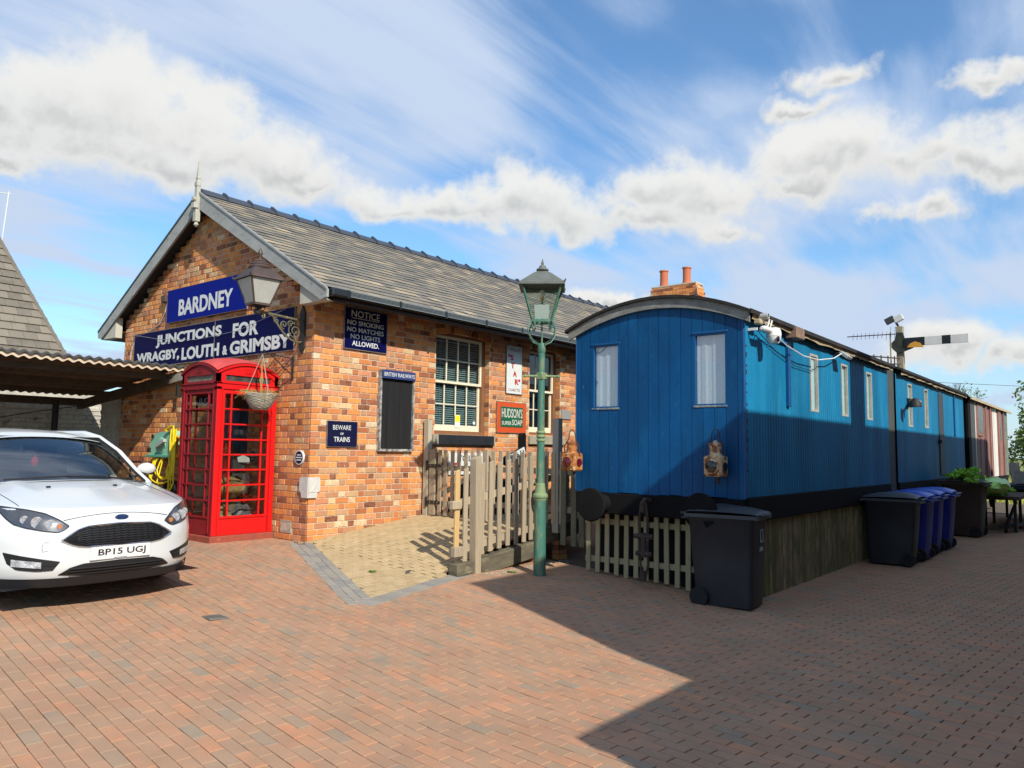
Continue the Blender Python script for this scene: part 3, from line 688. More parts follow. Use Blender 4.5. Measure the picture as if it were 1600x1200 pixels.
b = MB(); b.tube([(XG-.06, 14.1, 3.62), (XG-.06, 13.0, 3.44), (XG-.06, 11.8, 3.34), (XG-.06, 10.6, 3.38), (XG-.06, 9.4, 3.58), (XG-.05, 8.95, 3.72)], .004, 4); o = b.build('overhead_cable', mat('cable_grey', (.25, .25, .27))); tag(o, 'thin grey cable sagging across the front of the long navy junction sign', 'cable')
r, p, L = wall_sign('notice_sign', 'navy enamel notice under the eaves reading NOTICE NO SMOKING NO MATCHES NO LIGHTS ALLOWED', 7.00, 7.80, 3.045, 3.645, M_ENBLUE, M_RIM, Wm, (7.4, YW, 3.05), rimw=.008)
L('NOTICE', 7.115, 7.655, 3.515, 3.615, M_CREML, .005); L('NO SMOKING', 7.045, 7.735, 3.395, 3.465, M_CREML, .01); L('NO MATCHES', 7.045, 7.735, 3.295, 3.365, M_CREML, .01)
L('NO LIGHTS', 7.11, 7.67, 3.195, 3.265, M_WHT, .01); L('ALLOWED.', 7.14, 7.65, 3.095, 3.168, M_WHT, .015)
b = MB(); b.box(7.12, 7.65, YW-.036, YW-.031, 3.495, 3.502); p.part(b, 'underline', M_CREML)
root = thing('poster_board', 'empty black poster board headed BRITISH RAILWAYS in a pale frame on the brick wall', 'notice board', (8.03, YW, 1.6)); p = PB(root)
b = MB(); frame_strips(b, [(7.675, 1.575), (8.375, 1.575), (8.375, 2.80), (7.675, 2.80)], [(7.705, 1.61), (8.35, 1.61), (8.35, 2.785), (7.705, 2.785)], (0, 0, .06), (0, 0, 0), (1, 0, 0), (0, 1, 0)); b.xf(Wm); p.part(b, 'board_frame', mat('frame_peeling', (.45, .44, .42), (.06, .06, .06), .8, 18, .9, .2))
M_BOARD = mat('black_board', (.016, .016, .017), (.024, .024, .024), .85, 4, .6, .3, 30, c3=(.10, .10, .10), c3s=14, c3t=(.74, .8), stretch=(6, 1, .2), spec=.15)
for k in range(5):
    b = MB(); b.cbox(7.71+k*.128, 7.71+(k+1)*.128-.003, 1.615, 2.67, .0, .03+.002*(k % 2), .002); b.xf(Wm); p.part(b, 'backing_plank', M_BOARD)
b = MB(); b.cbox(7.69, 8.365, 2.665, 2.795, .062, .085, .004); b.xf(Wm); hb = p.part(b, 'header_plate', mat('header_blue', (.03, .05, .16), (.02, .035, .12), .4))
lettering('BRITISH RAILWAYS', 7.72, 8.34, 2.70, 2.76, p.T @ Wm @ Matrix.Translation((0, 0, .085)), M_WHT, root, .005)
r, p, L = wall_sign('beware_sign', 'small navy enamel sign reading BEWARE OF TRAINS low on the wall near the corner', 6.755, 7.285, 1.63, 1.99, M_ENDARK, M_RIM, Wm, (7.02, YW, 1.63), rimw=.004)
L('BEWARE', 6.85, 7.17, 1.87, 1.935, M_WHT, .0); L('OF', 6.98, 7.04, 1.80, 1.83, M_WHT, .02); L('TRAINS', 6.87, 7.155, 1.70, 1.77, M_WHT, .01)
M_RED = mat('sign_red', (.45, .02, .02), None, .35); 
r, p, L = wall_sign('cigarettes_sign', 'tall white enamel advertisement reading WILLS\'S STAR CIGARETTES in red letters', 10.68, 11.13, 2.64, 3.52, M_WHT, mat('rim_dark', (.12, .10, .09)), Wm, (10.9, YW, 2.64), rimw=.006)
L("WILLS'S", 10.74, 11.07, 3.42, 3.47, mat('letters_brown', (.20, .04, .04)), .0)
for ch_, x_, z_ in (('"S', 10.72, 3.245), ('T', 10.80, 3.10), ('A', 10.865, 2.955), ('R"', 10.92, 2.81)): L(ch_, x_, x_+(.16 if len(ch_) > 1 else .11), z_, z_+.105, M_RED, .05)
L('CIGARETTES', 10.735, 11.075, 2.685, 2.735, mat('letters_brown', (.20, .04, .04)), .0)
r, p, L = wall_sign('soap_sign', 'orange and green enamel advertisement reading HUDSON\'S SUPER SOAP beside the window', 10.43, 11.26, 1.93, 2.475, mat('sign_orange_red', (.60, .085, .02), (.50, .07, .02), .35, 8, .5, c3=(.3, .08, .04), c3s=14, c3t=(.72, .8)), M_RIM, Wm, (10.85, YW, 1.93), rimw=.006)
b = MB(); b.cbox(10.53, 11.17, 2.03, 2.395, .02, .026, .002); b.xf(Wm); p.part(b, 'green_panel', mat('sign_green', (.015, .10, .05), (.02, .12, .06), .35))
Mt = Matrix.Translation((0, 0, .006))
for s_, a_, c_, d_, e_ in (("HUDSON'S", 10.555, 11.15, 2.20, 2.37), ('SUPER', 10.56, 10.83, 2.07, 2.135), ('SOAP', 10.85, 11.15, 2.07, 2.17)): lettering(s_, a_, c_, d_, e_, p.T @ Wm @ Matrix.Translation((0, 0, .026)), M_CREML, r, .012)
r, p, L = wall_sign('wall_plaque', 'small round black plaque with a white rim on the gable near the corner', -8.97, -8.95, 1.4, 1.41, M_ENDARK, None, G1, (XG, 8.96, 1.4), cat='plaque')
b = MB(); b.lathe((XG-.006, 8.96, 1.475), [(.10, 0), (.10, -.028), (.088, -.03), (.088, -.024), (.0, -.024)], 28, 'x'); p.part(b, 'plaque_rim', M_WHT)
b = MB(); b.lathe((XG-.006, 8.96, 1.475), [(.087, -.02), (.087, -.028), (.0, -.028)], 28, 'x'); p.part(b, 'plaque_face', M_ENDARK)
L('THE\nRAILWAY\nSTATION', -9.015, -8.905, 1.425, 1.525, M_WHT, .0) if False else lettering('THE\nLINCOLNSHIRE\nRAIL', -9.02, -8.90, 1.43, 1.52, p.T @ MG(XG-.034), M_WHT, r, .0) if False else None
for z_, w_ in ((1.51, .045), (1.475, .068), (1.44, .05)):
    b = MB(); b.box(XG-.036, XG-.034, 8.96-w_, 8.96+w_, z_-.008, z_+.008); p.part(b, 'plaque_line', M_WHT)
# white cast shield on the corner
root = thing('boundary_marker', 'white painted cast iron marker wrapped round the brick corner near the ground', 'marker', (XG, YW, .9)); p = PB(root)
M_CAST = mat('white_cast_paint', (.58, .57, .53), (.48, .46, .42), .7, 14, .6, .4, 80)
for ax in (0, 1):
    poly = [(0, .93), (.13, .93), (.15, 1.0), (.19, 1.03), (.19, 1.17), (.17, 1.21), (0, 1.21)]
    b = MB(); b.prism(poly, (0, 0, .03), (0, 0, 0), (1, 0, 0), (0, 1, 0)); 
    b.xf(Matrix.Translation((XG-.03, 0, 0)) @ MW(YW-.012) if ax == 0 else Matrix.Translation((-.003, YW-.03, 0)) @ Matrix(((0,0,-1,XG-.009),(1,0,0,0),(0,1,0,0),(0,0,0,1)))); p.part(b, 'marker_face', M_CAST)
b = MB(); b.bar((XG+.02, YW-.046, 1.02), (XG+.13, YW-.046, 1.16), .012, .006, up=(0, 1, 0)); b.bar((XG-.02, YW-.046, 1.015), (XG+.14, YW-.046, 1.015), .01, .006, up=(0, 1, 0)); p.part(b, 'raised_mark', M_CAST)
# grey plates on the far part of the wall
b = MB(); b.cbox(12.42, 12.75, YW-.035, YW, 2.24, 2.43, .008); o = b.build('stone_plaque', mat('plaque_grey', (.26, .25, .23), None, .8, 9, .5, .4, 90)); tag(o, 'small grey stone plaque on the brick wall right of the second window', 'plaque')
b = MB(); b.cbox(9.22, 10.06, YW-.04, YW-.013, 1.20, 1.56, .004); o = b.build('toilets_sign', M_WHT); tag(o, 'white sign with black capitals mostly hidden behind the gate pickets', 'sign')
lettering('TOILETS', 9.45, 9.98, 1.42, 1.52, MW(YW-.04), mat('letters_black', (.01, .01, .01)), o, .02)
b = MB(); b.box(9.27, 9.40, YW-.044, YW-.0405, 1.36, 1.40); b.build('red_bar', M_RED, o)
# ================================================================== wall lantern on its bracket
M_COPPER = mat('aged_copper', (.13, .085, .07), (.08, .065, .055), .5, 8, .7, .2, 50, metal=.5, c3=(.25, .23, .2), c3s=14, c3t=(.62, .75))
M_BRKT = mat('bracket_green_gold', (.15, .14, .08), (.07, .08, .05), .6, 10, .7, .2, 60, c3=(.42, .36, .15), c3s=12, c3t=(.6, .7))
M_FROST = mat('frosted_glass', (.42, .42, .38), (.34, .34, .31), .3, 5, .6)
root = thing('wall_lantern', 'copper lantern with curved cap on an ornate scrolled wall bracket over the phone box', 'lantern', (XG, 9.0, 3.06)); p = PB(root)
b = MB(); b.prism([(-.055, 3.0), (0, 2.92), (.055, 3.0), (.055, 3.5), (0, 3.60), (-.055, 3.5)], (-.03, 0, 0), (XG-.008, 9.0, 0), (0, 1, 0), (0, 0, 1)); p.part(b, 'wall_plate', M_IRON)
b = MB(); b.tube([(XG-.03, 9.0, 3.38), (5.70, 9.0, 3.42)], .018, 8)
b.tube([(XG-.04, 9.0, 3.08)]+[(XG-.10-.40*t_, 9.0, 3.07+.02*t_+.28*t_*t_) for t_ in lin(0, 1, 8)]+[(6.0, 9.0, 3.38), (5.9, 9.0, 3.41)], .014, 6); p.part(b, 'bracket_arm', M_BRKT, smooth=True)
def spiral(cx_, cz_, r0, turns, a0, sgn=1, n=26): return [(cx_+r0*(1-.85*t_)*math.cos(a0+sgn*turns*2*math.pi*t_), 9.0, cz_+r0*(1-.85*t_)*math.sin(a0+sgn*turns*2*math.pi*t_)) for t_ in lin(0, 1, n)]
for args in ((6.35, 3.22, .115, 1.8, 1.6, 1), (6.17, 3.29, .06, 1.4, -1.5, -1), (6.05, 3.33, .045, 1.3, 1.5, 1), (6.27, 3.31, .05, 1.3, .3, 1), (5.84, 3.36, .04, 1.2, 2.8, -1)):
    b = MB(); b.tube(spiral(*args), .009, 5); p.part(b, 'scroll', M_BRKT, smooth=True)
def lantern(p, cx_, cy_, z0, z1, r0, r1, capz, topz, M_FR, M_GL, rot=R(45), hornz=.03, M_HD=None, hood=True):
    """four sided tapered lantern: r = half diagonal"""
    def ring(r_, z): return [(cx_+r_*math.cos(rot+k*math.pi/2), cy_+r_*math.sin(rot+k*math.pi/2), z) for k in range(4)]
    lo, hi = ring(r0, z0), ring(r1, z1)
    for k in range(4):
        b = MB(); b.bar(lo[k], hi[k], .022); p.part(b, 'glazing_post', M_FR)
        a, c, d, e = [Vector(q) for q in (lo[k], lo[(k+1) % 4], hi[(k+1) % 4], hi[k])]
        b = MB(); b.add([a, c, d, e], [(0, 1, 2, 3)]); 
        nn = (c-a).cross(e-a).normalized()*.003; b.add([a+nn, c+nn, d+nn, e+nn], [(3, 2, 1, 0)]); p.part(b, 'lantern_pane', M_GL)
    b = MB()
    for k in range(4): b.bar(lo[k], lo[(k+1) % 4], .025, .03); b.bar(hi[k], hi[(k+1) % 4], .025, .03)
    p.part(b, 'lantern_frame', M_FR)
    # hood
    prof = [(r1*1.02, z1), (r1*1.16, z1-.012), (r1*1.12, z1+.012), (r1*.62, capz-.02), (r1*.45, capz)]
    b = MB()
    vs = []; 
    for (r_, z) in prof: vs += ring(r_, z)
    fs = [(4*i+k, 4*i+(k+1) % 4, 4*i+4+(k+1) % 4, 4*i+4+k) for i in range(len(prof)-1) for k in range(4)]+[(0, 1, 2, 3), tuple(range(4*len(prof)-4, 4*len(prof)))]
    b.add(vs, fs)
    if hood: p.part(b, 'hood', M_HD or M_FR)
    for k in range(4):
        b = MB(); q = Vector(ring(r1*1.1, z1)[k]); q2 = Vector(ring(r1*1.22, z1+hornz)[k]); b.tube([q, q2], [.02, .006], 5); p.part(b, 'hood_horn', M_HD or M_FR)
    return ring
lantern(p, 5.76, 9.0, 3.50, 3.84, .155, .30, 4.0, 4.2, M_COPPER, M_FROST, rot=R(45)+R(-6))
b = MB(); b.lathe((5.76, 9.0, 0), [(.14, 3.98), (.15, 4.0), (.125, 4.03), (.13, 4.04), (.10, 4.07), (.105, 4.08), (.06, 4.11), (.02, 4.125), (.018, 4.16), (.035, 4.19), (.03, 4.22), (.004, 4.27)], 16); p.part(b, 'cap_finial', M_COPPER, smooth=True)
b = MB(); b.lathe((5.76, 9.0, 0), [(.05, 3.38), (.055, 3.41), (.02, 3.43), (.03, 3.47), (.10, 3.485), (.10, 3.497)], 12)
for k in range(4): a = k*math.pi/2+.6; b.tube([(5.76+.04*math.cos(a), 9+.04*math.sin(a), 3.41), (5.76+.10*math.cos(a), 9+.10*math.sin(a), 3.44), (5.76+.08*math.cos(a), 9+.08*math.sin(a), 3.49)], .008, 5)
p.part(b, 'lantern_cradle', M_IRON, smooth=True)
# ================================================================== hanging basket
M_WICK = mat('pale_wicker', (.46, .42, .34), (.30, .27, .21), .85, 30, .8, .4, 60); M_DRY = mat('dry_stems', (.42, .32, .10), (.30, .18, .07), .9, 20, .8)
root = thing('basket_bracket', 'black wrought iron wall bracket that holds the hanging basket', 'bracket', (XG, 9.2, 2.56)); p = PB(root)
b = MB(); b.box(XG-.03, XG-.006, 9.19, 9.21, 2.56, 2.90); b.bar((XG-.02, 9.2, 2.86), (6.03, 9.2, 2.90), .014); b.bar((XG-.02, 9.2, 2.62), (6.12, 9.2, 2.88), .012); b.tube([(6.03, 9.2, 2.90), (6.0, 9.2, 2.93), (5.97, 9.2, 2.90), (6.0, 9.2, 2.87)], .008, 5); p.part(b, 'bracket_bars', M_IRON)
b = MB(); b.tube([(6.36+.05*math.cos(a_), 9.2, 2.74+.05*math.sin(a_)) for a_ in lin(0, 5.5, 14)], .006, 5); p.part(b, 'bracket_scroll', M_IRON)
BX, BY = 5.99, 9.2
root = thing('hanging_basket', 'pale wicker hanging basket of dead stems in front of the phone box', 'basket', (BX, BY, 2.12)); p = PB(root)
def bowl(z): t_ = (z-2.12)/.21; return .07+.14*math.sqrt(max(0, min(1, t_*1.05)))
b = MB()
for i in range(13):
    z = 2.125+i*.0165; rr = bowl(z)
    b.tube([(BX+(rr+.006*((j+i) % 2))*math.cos(2*math.pi*j/22), BY+(rr+.006*((j+i) % 2))*math.sin(2*math.pi*j/22), z+.003*math.sin(j*2.1+i)) for j in range(22)], .0085, 4, closed=True)
p.part(b, 'woven_bowl', M_WICK, smooth=True)
b = MB(); b.lathe((BX, BY, 0), [(.06, 2.13), (.15, 2.2), (.195, 2.30), (.12, 2.33), (.0, 2.34)], 14); p.part(b, 'compost', M_SOIL)
for k in range(3):
    a = k*2.1+.4; b = MB(); b.tube([(BX+.20*math.cos(a), BY+.20*math.sin(a), 2.33), (BX, BY, 2.88)], .004, 4); p.part(b, 'hanging_chain', mat('chain_grey', (.35, .33, .3)))
b = MB()
for k in range(90):
    a = random.uniform(0, 6.28); r0 = random.uniform(0, .18); h = random.uniform(.04, .16); x, y = BX+r0*math.cos(a), BY+r0*math.sin(a)
    b.tube([(x, y, 2.31), (x+.08*math.cos(a), y+.08*math.sin(a), 2.33+h*.5), (x+random.uniform(.1, .2)*math.cos(a), y+random.uniform(.1, .2)*math.sin(a), 2.33+h*random.uniform(-1.1, .6))], .0022, 3)
for k in range(4):
    pts = [(BX+random.uniform(-.02, .02), BY+random.uniform(-.02, .02), 2.33+q*.095) for q in range(6)]; b.tube(pts, .005, 4)
p.part(b, 'dead_stems', M_DRY, kind='stuff')
# ================================================================== telephone kiosk
BXX, BYY, KW, KZ = 5.52, 9.50, .93, .325
M_KRED = mat('kiosk_red', (.62, .006, .006), (.55, .008, .008), .42, 5, .6, .12, 50, c3=(.34, .05, .04), c3s=11, c3t=(.68, .8), spec=.45)
M_KWORN = mat('kiosk_red_worn', (.27, .008, .014), (.17, .010, .016), .5, 9, .8, .2, 60, c3=(.46, .25, .22), c3s=18, c3t=(.70, .76))
M_KROOF = mat('kiosk_roof', (.50, .05, .05), (.58, .10, .09), .45, 4, .7, .1, 30)
M_KBASE = mat('kiosk_base', (.34, .07, .04), (.22, .06, .04), .8, 10, .8, .4, 60, c3=(.35, .20, .12), c3s=14, c3t=(.6, .7))
M_KGL = glass('kiosk_glass', (.80, .82, .80), .015, .10)
root = thing('telephone_kiosk', 'red cast iron telephone kiosk with small panes standing against the gable', 'phone box', (BXX+KW/2, BYY+KW/2, KZ)); p = PB(root)
Z = lambda h: KZ+h
faces = [((BXX, BYY), (1, 0), (0, -1), M_KRED), ((BXX, BYY+KW), (0, -1), (-1, 0), M_KWORN), ((BXX+KW, BYY+KW), (-1, 0), (0, 1), M_KRED), ((BXX+KW, BYY), (0, 1), (1, 0), M_KRED)]
b = MB(); b.cbox(BXX-.02, BXX+KW+.02, BYY-.02, BYY+KW+.02, Z(-.14), Z(.10), .012); p.part(b, 'plinth', M_KBASE)
b = MB(); b.box(BXX+.05, BXX+KW-.05, BYY+.05, BYY+KW-.05, Z(.1), Z(.13)); p.part(b, 'kiosk_floor', mat('concrete_floor', (.22, .2, .18)))
PO = .085; zA, zB = Z(.335), Z(2.0)
for (o_, ud, nd_, mm) in faces:
    ux = Vector((*ud, 0)); nn = Vector((*nd_, 0)); O = Vector((*o_, 0))
    Mf = Matrix(((ux.x, 0, nn.x, O.x), (ux.y, 0, nn.y, O.y), (0, 1, 0, 0), (0, 0, 0, 1)))
    wi = mm
    isd = mm is M_KWORN
    b = MB()
    # corner post with recessed line
    b.cbox(0.002, PO, Z(.10), Z(2.13), -.05, 0, .006); b.cbox(KW-PO, KW-.002, Z(.10), Z(2.13), -.05, -.001, .006)
    b.box(PO-.012, PO+.0, Z(.14), Z(2.06), -.004, .012); b.box(KW-PO, KW-PO+.012, Z(.14), Z(2.06), -.004, .012)
    b.xf(Mf); p.part(b, 'corner_post', mm)
    i0, i1 = PO, KW-PO
    b = MB(); b.cbox(i0, i1, Z(.10), zA-.012, -.045, -.012, .006); b.xf(Mf); door = p.part(b, 'door_panel' if not isd else 'side_panel', mm)
    b = MB(); st_ = .045
    b.cbox(i0, i0+st_, zA-.012, Z(2.06), -.045, -.008, .004); b.cbox(i1-st_, i1, zA-.012, Z(2.06), -.045, -.008, .004); b.cbox(i0+st_, i1-st_, zB, Z(2.06), -.045, -.008, .004); b.cbox(i0+st_, i1-st_, zA-.012, zA+.02, -.045, -.0, .004)
    b.xf(Mf); p.part(b, 'glazing_frame', mm)
    g0, g1 = i0+st_, i1-st_; nar = .095; rows = 8; rh = (zB-zA-.02)/rows
    xsg = [g0, g0+nar, g1-nar, g1]
    for xk in xsg[1:3]:
        b = MB(); b.cbox(xk-.011, xk+.011, zA+.02, zB, -.038, -.004, .003); b.xf(Mf); p.part(b, 'glazing_bar', mm)
    for k in range(1, rows):
        b = MB(); z = zA+.02+k*rh; b.cbox(g0, g1, z-.011, z+.011, -.036, -.001, .003); b.xf(Mf); p.part(b, 'glazing_bar', mm)
    for k in range(rows):
        for c_ in range(3):
            b = MB(); b.box(xsg[c_]+(.011 if c_ else 0), xsg[c_+1]-(.011 if c_ < 2 else 0), zA+.02+k*rh+.011, zA+.02+(k+1)*rh-.011, -.024, -.020); b.xf(Mf); p.part(b, 'pane', M_KGL)
    # entablature
    b = MB(); b.cbox(-.012, KW+.012, Z(2.06), Z(2.09), -.06, .012, .004); b.cbox(.0, KW, Z(2.09), Z(2.135), -.06, .004, .003); b.cbox(-.018, KW+.018, Z(2.135), Z(2.155), -.06, .018, .004)
    b.xf(Mf); p.part(b, 'cornice', mm)
    # sign slot panel, arched top
    s0, s1, t0, t1 = .12, KW-.12, Z(2.175), Z(2.255)
    n = 16; arch = [(KW*k/n, Z(2.295)+.135*(1-(2*k/n-1)**2)) for k in range(n+1)]
    b = MB(); b.box(0, s0, Z(2.155), t1, -.05, 0); b.box(s1, KW, Z(2.155), t1, -.05, 0); b.box(s0, s1, Z(2.155), t0, -.05, 0)
    b.prism([(0, t1), (KW, t1)]+arch[::-1], (0, 0, .05), (0, 0, -.05), (1, 0, 0), (0, 1, 0)); b.xf(Mf); p.part(b, 'pediment', mm)
    b = MB()
    rim = [(KW*k/n, Z(2.295)+.135*(1-(2*k/n-1)**2)) for k in range(n+1)]
    for k in range(n): b.prism([(rim[k][0], rim[k][1]-.028), (rim[k+1][0], rim[k+1][1]-.028), (rim[k+1][0], rim[k+1][1]+.004), (rim[k][0], rim[k][1]+.004)], (0, 0, .03), (0, 0, -.006), (1, 0, 0), (0, 1, 0))
    b.xf(Mf); p.part(b, 'arch_moulding', mm)
    b = MB(); b.box(s0, s1, t0, t1, -.03, -.022); b.xf(Mf); p.part(b, 'sign_slot', mat('slot_opal_dirty', (.22, .20, .15), (.10, .09, .07), .5, 14, .8) if isd else mat('slot_dark', (.03, .03, .028), (.10, .09, .08), .4, 10, .8))
    # crown emblem and pierced dots
    b = MB(); cxm = KW/2
    for q in (-.05, -.025, 0, .025, .05): b.lathe((cxm+q, Z(2.345)+.012*(1-abs(q)*18), -.002), [(.010, 0), (.010, .008)], 8, 'z')
    b.box(cxm-.055, cxm+.055, Z(2.29), Z(2.303), -.002, .007); b.box(cxm-.045, cxm+.045, Z(2.31), Z(2.33), -.002, .005); b.xf(Mf); p.part(b, 'crown_emblem', mm)
b = MB(); n = 16; P_ = []
for i in range(n+1):
    v = 2*i/n-1; row = []
    for j in range(n+1):
        u = 2*j/n-1; row.append((BXX+KW/2+u*(KW/2+.022), BYY+KW/2+v*(KW/2+.022), Z(2.305)+.135*(1-u*u)+.135*(1-v*v)*(1-.25*(1-u*u))))
    P_.append(row)
b.grid(P_); b.mi = 0; p.part(b, 'roof', M_KROOF, smooth=True)
# kiosk fittings
b = MB(); b.box(BXX+.66, BXX+.86, BYY+.62, BYY+.66, Z(.6), Z(2.05)); p.part(b, 'backboard', mat('backboard_dark', (.06, .06, .06), (.14, .14, .13)))
b = MB(); b.cbox(BXX+.10, BXX+.13, BYY+.30, BYY+.72, Z(1.86), Z(1.98), .003); kp = p.part(b, 'kiosk_panel', M_ENDARK)
lettering('iLO', -(BYY+.62), -(BYY+.36), Z(1.88), Z(1.955), p.T @ MG(BXX+.10), M_WHT, root, .0)
for nm, lb, ct, (x, y, z, a, c, d), m_, rg in (
   ('ragstone', 'rough golden ragstone on top of the heap inside the phone box', 'stone', (5.98, 9.86, Z(.72), .21, .17, .14), mat('golden_stone', (.50, .36, .14), (.34, .22, .09), .9, 9, .8, .9, 22), 1),
   ('ragstone', 'pale yellow stone at the bottom left of the phone box', 'stone', (5.80, 9.78, Z(.30), .17, .14, .17), mat('pale_stone', (.46, .40, .20), (.34, .30, .15), .9, 9, .8, .9, 22), 2),
   ('rubbish_bag', 'crumpled grey plastic bag at the bottom right inside the phone box', 'bag', (6.14, 9.83, Z(.30), .17, .16, .18), mat('grey_plastic', (.12, .12, .13), (.28, .28, .30), .3, 9, .8, .8, 16), 3),
   ('stone_block', 'grey brown stone block behind the stones in the phone box', 'stone', (5.98, 10.0, Z(.40), .22, .16, .28), mat('brown_stone', (.26, .20, .12), (.16, .12, .08), .9, 7, .8, .9, 20), 4)):
    bm = bmesh.new(); bmesh.ops.create_icosphere(bm, subdivisions=3, radius=1)
    for v in bm.verts:
        k = 1+.28*noise.noise(v.co*1.8+Vector((rg*7, 0, 0)))+.12*noise.noise(v.co*5+Vector((rg, 3, 0))); v.co = Vector((v.co.x*a*k, v.co.y*c*k, v.co.z*d*k))
    me = bpy.data.meshes.new(nm); bm.to_mesh(me); bm.free(); me.materials.append(m_); o = link(nm, me); o.location = (x, y, z); tag(o, lb, ct)
b = MB(); b.add([(-.09, 0, 0), (.08, -.01, -.02), (.10, .03, .06), (.02, .05, .10), (-.08, .05, .07)], [(0, 1, 2, 3, 4)]); b.add([(-.09, .004, 0), (.08, -.006, -.02), (.10, .034, .06), (.02, .054, .10), (-.08, .054, .07)], [(4, 3, 2, 1, 0)]); o = b.build('paper_sheet', M_WHT); o.location = (6.08, 9.68, Z(1.07)); tag(o, 'crumpled white paper stuck inside the right hand glazing of the phone box', 'paper')
HOSE0 = True
M_MINT = mat('mint_plastic', (.27, .55, .40), (.24, .50, .37), .4, 4, .5); M_YH = mat('yellow_hose_rubber', (.80, .62, .01), None, .4)
root = thing('hose_reel', 'mint green wall mounted hose reel box with a grey crank handle', 'hose reel', (6.3, 12.55, 1.40)); p = PB(root)
b = MB(); poly = [(12.92, 1.46), (12.95, 1.62), (12.90, 1.74), (12.78, 1.81), (12.60, 1.84), (12.28, 1.86), (12.22, 1.80), (12.20, 1.46)]
b.prism(poly, (.22, 0, 0), (6.24, 0, 0), (0, 1, 0), (0, 0, 1)); rl = p.part(b, 'reel_case', M_MINT)
b = MB(); b.cbox(6.20, 6.47, 12.18, 13.0, 1.42, 1.47, .01); p.part(b, 'reel_base', mat('mint_dark', (.10, .34, .24)))
b = MB(); b.lathe((6.24, 12.55, 1.62), [(.13, 0), (.13, -.02), (.10, -.03), (.0, -.03)], 24, 'x'); p.part(b, 'reel_hub', M_MINT)
b = MB(); b.bar((6.19, 12.62, 1.58), (6.19, 12.40, 1.66), .05, .03); b.bar((6.16, 12.50, 1.62), (6.16, 12.30, 1.70), .055); p.part(b, 'crank_handle', mat('handle_grey', (.35, .37, .35)))
b = MB(); b.cbox(6.22, 6.30, 12.90, 13.0, 1.50, 1.58, .01); b.lathe((6.23, 12.82, 1.77), [(.03, 0), (.03, -.02)], 10, 'x'); p.part(b, 'hose_guide', M_IRON)
root = thing('yellow_hose', 'bright yellow hose hung in loose loops over the mint green reel', 'hose', (6.2, 12.3, .9)); p = PB(root)
for k in range(9):
    ya = 12.12+.016*k+random.uniform(-.02, .02); yb_ = random.choice((12.3, 12.5, 12.62, 12.75, 12.86, 12.92)); zb = random.uniform(.86, 1.22); pts = []
    for t_ in lin(0, 1, 26):
        a = 2*math.pi*t_; top = 1.86+.02*(k % 4); w = (math.cos(a)+1)/2
        y = ya+(yb_-ya)*(.5-.5*math.cos(a))*(1 if t_ > .0 else 1); z = top+(zb-top)*(.5-.5*math.cos(a*1.0)) if t_ < .5 else 0
        pts.append(None)
    # a loop: from the hook down one side, round the bottom, up the other side
    c_y = (ya+yb_)/2; hw = abs(yb_-ya)/2+.02; pts = [(6.19+.008*(k % 4), ya, 1.88)]
    pts += [(6.18+.008*(k % 4), ya+.01*math.sin(q*9), 1.88+(zb+.15-1.88)*q) for q in (.3, .6, .9)]
    pts += [(6.17+.01*(k % 3), c_y-hw*math.cos(q)*(1), zb+.12-.16*math.sin(q)) for q in lin(.1, math.pi-.1, 9)]
    pts += [(6.21, c_y+hw-.02, zb+.22), (6.25, c_y+hw-.05, 1.44)]
    b = MB(); b.tube(pts, .011, 6); p.part(b, 'hose_loop', M_YH, smooth=True)
for k in range(2):
    b = MB(); b.tube([(6.18, 12.42-.05*k, 1.84)]+[(6.19-.01*k, 12.52-.05*k-.3*math.sin(q), 1.84+.09*math.sin(q*1.6)) for q in lin(.2, 1.5, 7)]+[(6.18, 12.13+.012*k, 1.5), (6.18, 12.11+.01*k, 1.25)], .011, 6); p.part(b, 'hose_loop', M_YH, smooth=True)
b = MB(); b.tube([(6.16, 12.2, 1.3), (6.15, 12.2, .9), (6.14, 12.22, .5), (6.1, 12.3, .36)], .011, 6); p.part(b, 'hose_tail', M_YH, smooth=True)
for _o in bpy.data.objects:
    if _o.name == 'hose_reel': _o.location.y -= .20
    if _o.name == 'yellow_hose': _o.location.y -= .30
b = MB()
for k in range(5): b.tube([(6.28-.02*k, 11.80+.14*math.cos(q), 1.60+.16*math.sin(q)) for q in lin(0, 6.1, 20)], .016, 6, closed=True)
o = b.build('orange_hose_coil', mat('orange_hose', (.62, .30, .03)), smooth=True); tag(o, 'coil of orange hose hung beside the yellow hose behind the phone box', 'hose')
root = thing('black_trolley', 'folded trolley with a bent black tubular handle leaning on the wall behind the car', 'trolley', (6.2, 13.2, .34)); p = PB(root)
b = MB(); b.tube([(6.30, 12.98, .4), (6.28, 12.98, 1.2), (6.25, 13.02, 1.34), (6.22, 13.34, 1.33), (6.25, 13.42, 1.2), (6.3, 13.42, .4)], .017, 8); p.part(b, 'tube_handle', M_IRON, smooth=True)
b = MB(); b.lathe((6.2, 12.99, .45), [(.1, -.03), (.1, .03)], 14, 'y'); b.lathe((6.2, 13.41, .45), [(.1, -.03), (.1, .03)], 14, 'y'); b.cbox(6.0, 6.3, 13.0, 13.4, .36, .39, .01); p.part(b, 'trolley_wheels', M_IRON)
for (yy, zz_, rr, lb) in ((11.95, .90, .17, 'upper black rubber bundle hung behind the phone box'), (12.0, .62, .20, 'lower black rubber bundle stacked behind the phone box')):
    b = MB()
    for k in range(4): b.tube([(6.2+.04*k, yy+rr*(1-.1*k)*math.cos(q), zz_+rr*(1-.1*k)*math.sin(q)) for q in lin(0, 6.1, 22)], .03, 7, closed=True)
    o = b.build('rubber_coil', mat('black_rubber', (.012, .012, .013), None, .6), smooth=True); tag(o, lb, 'hose')
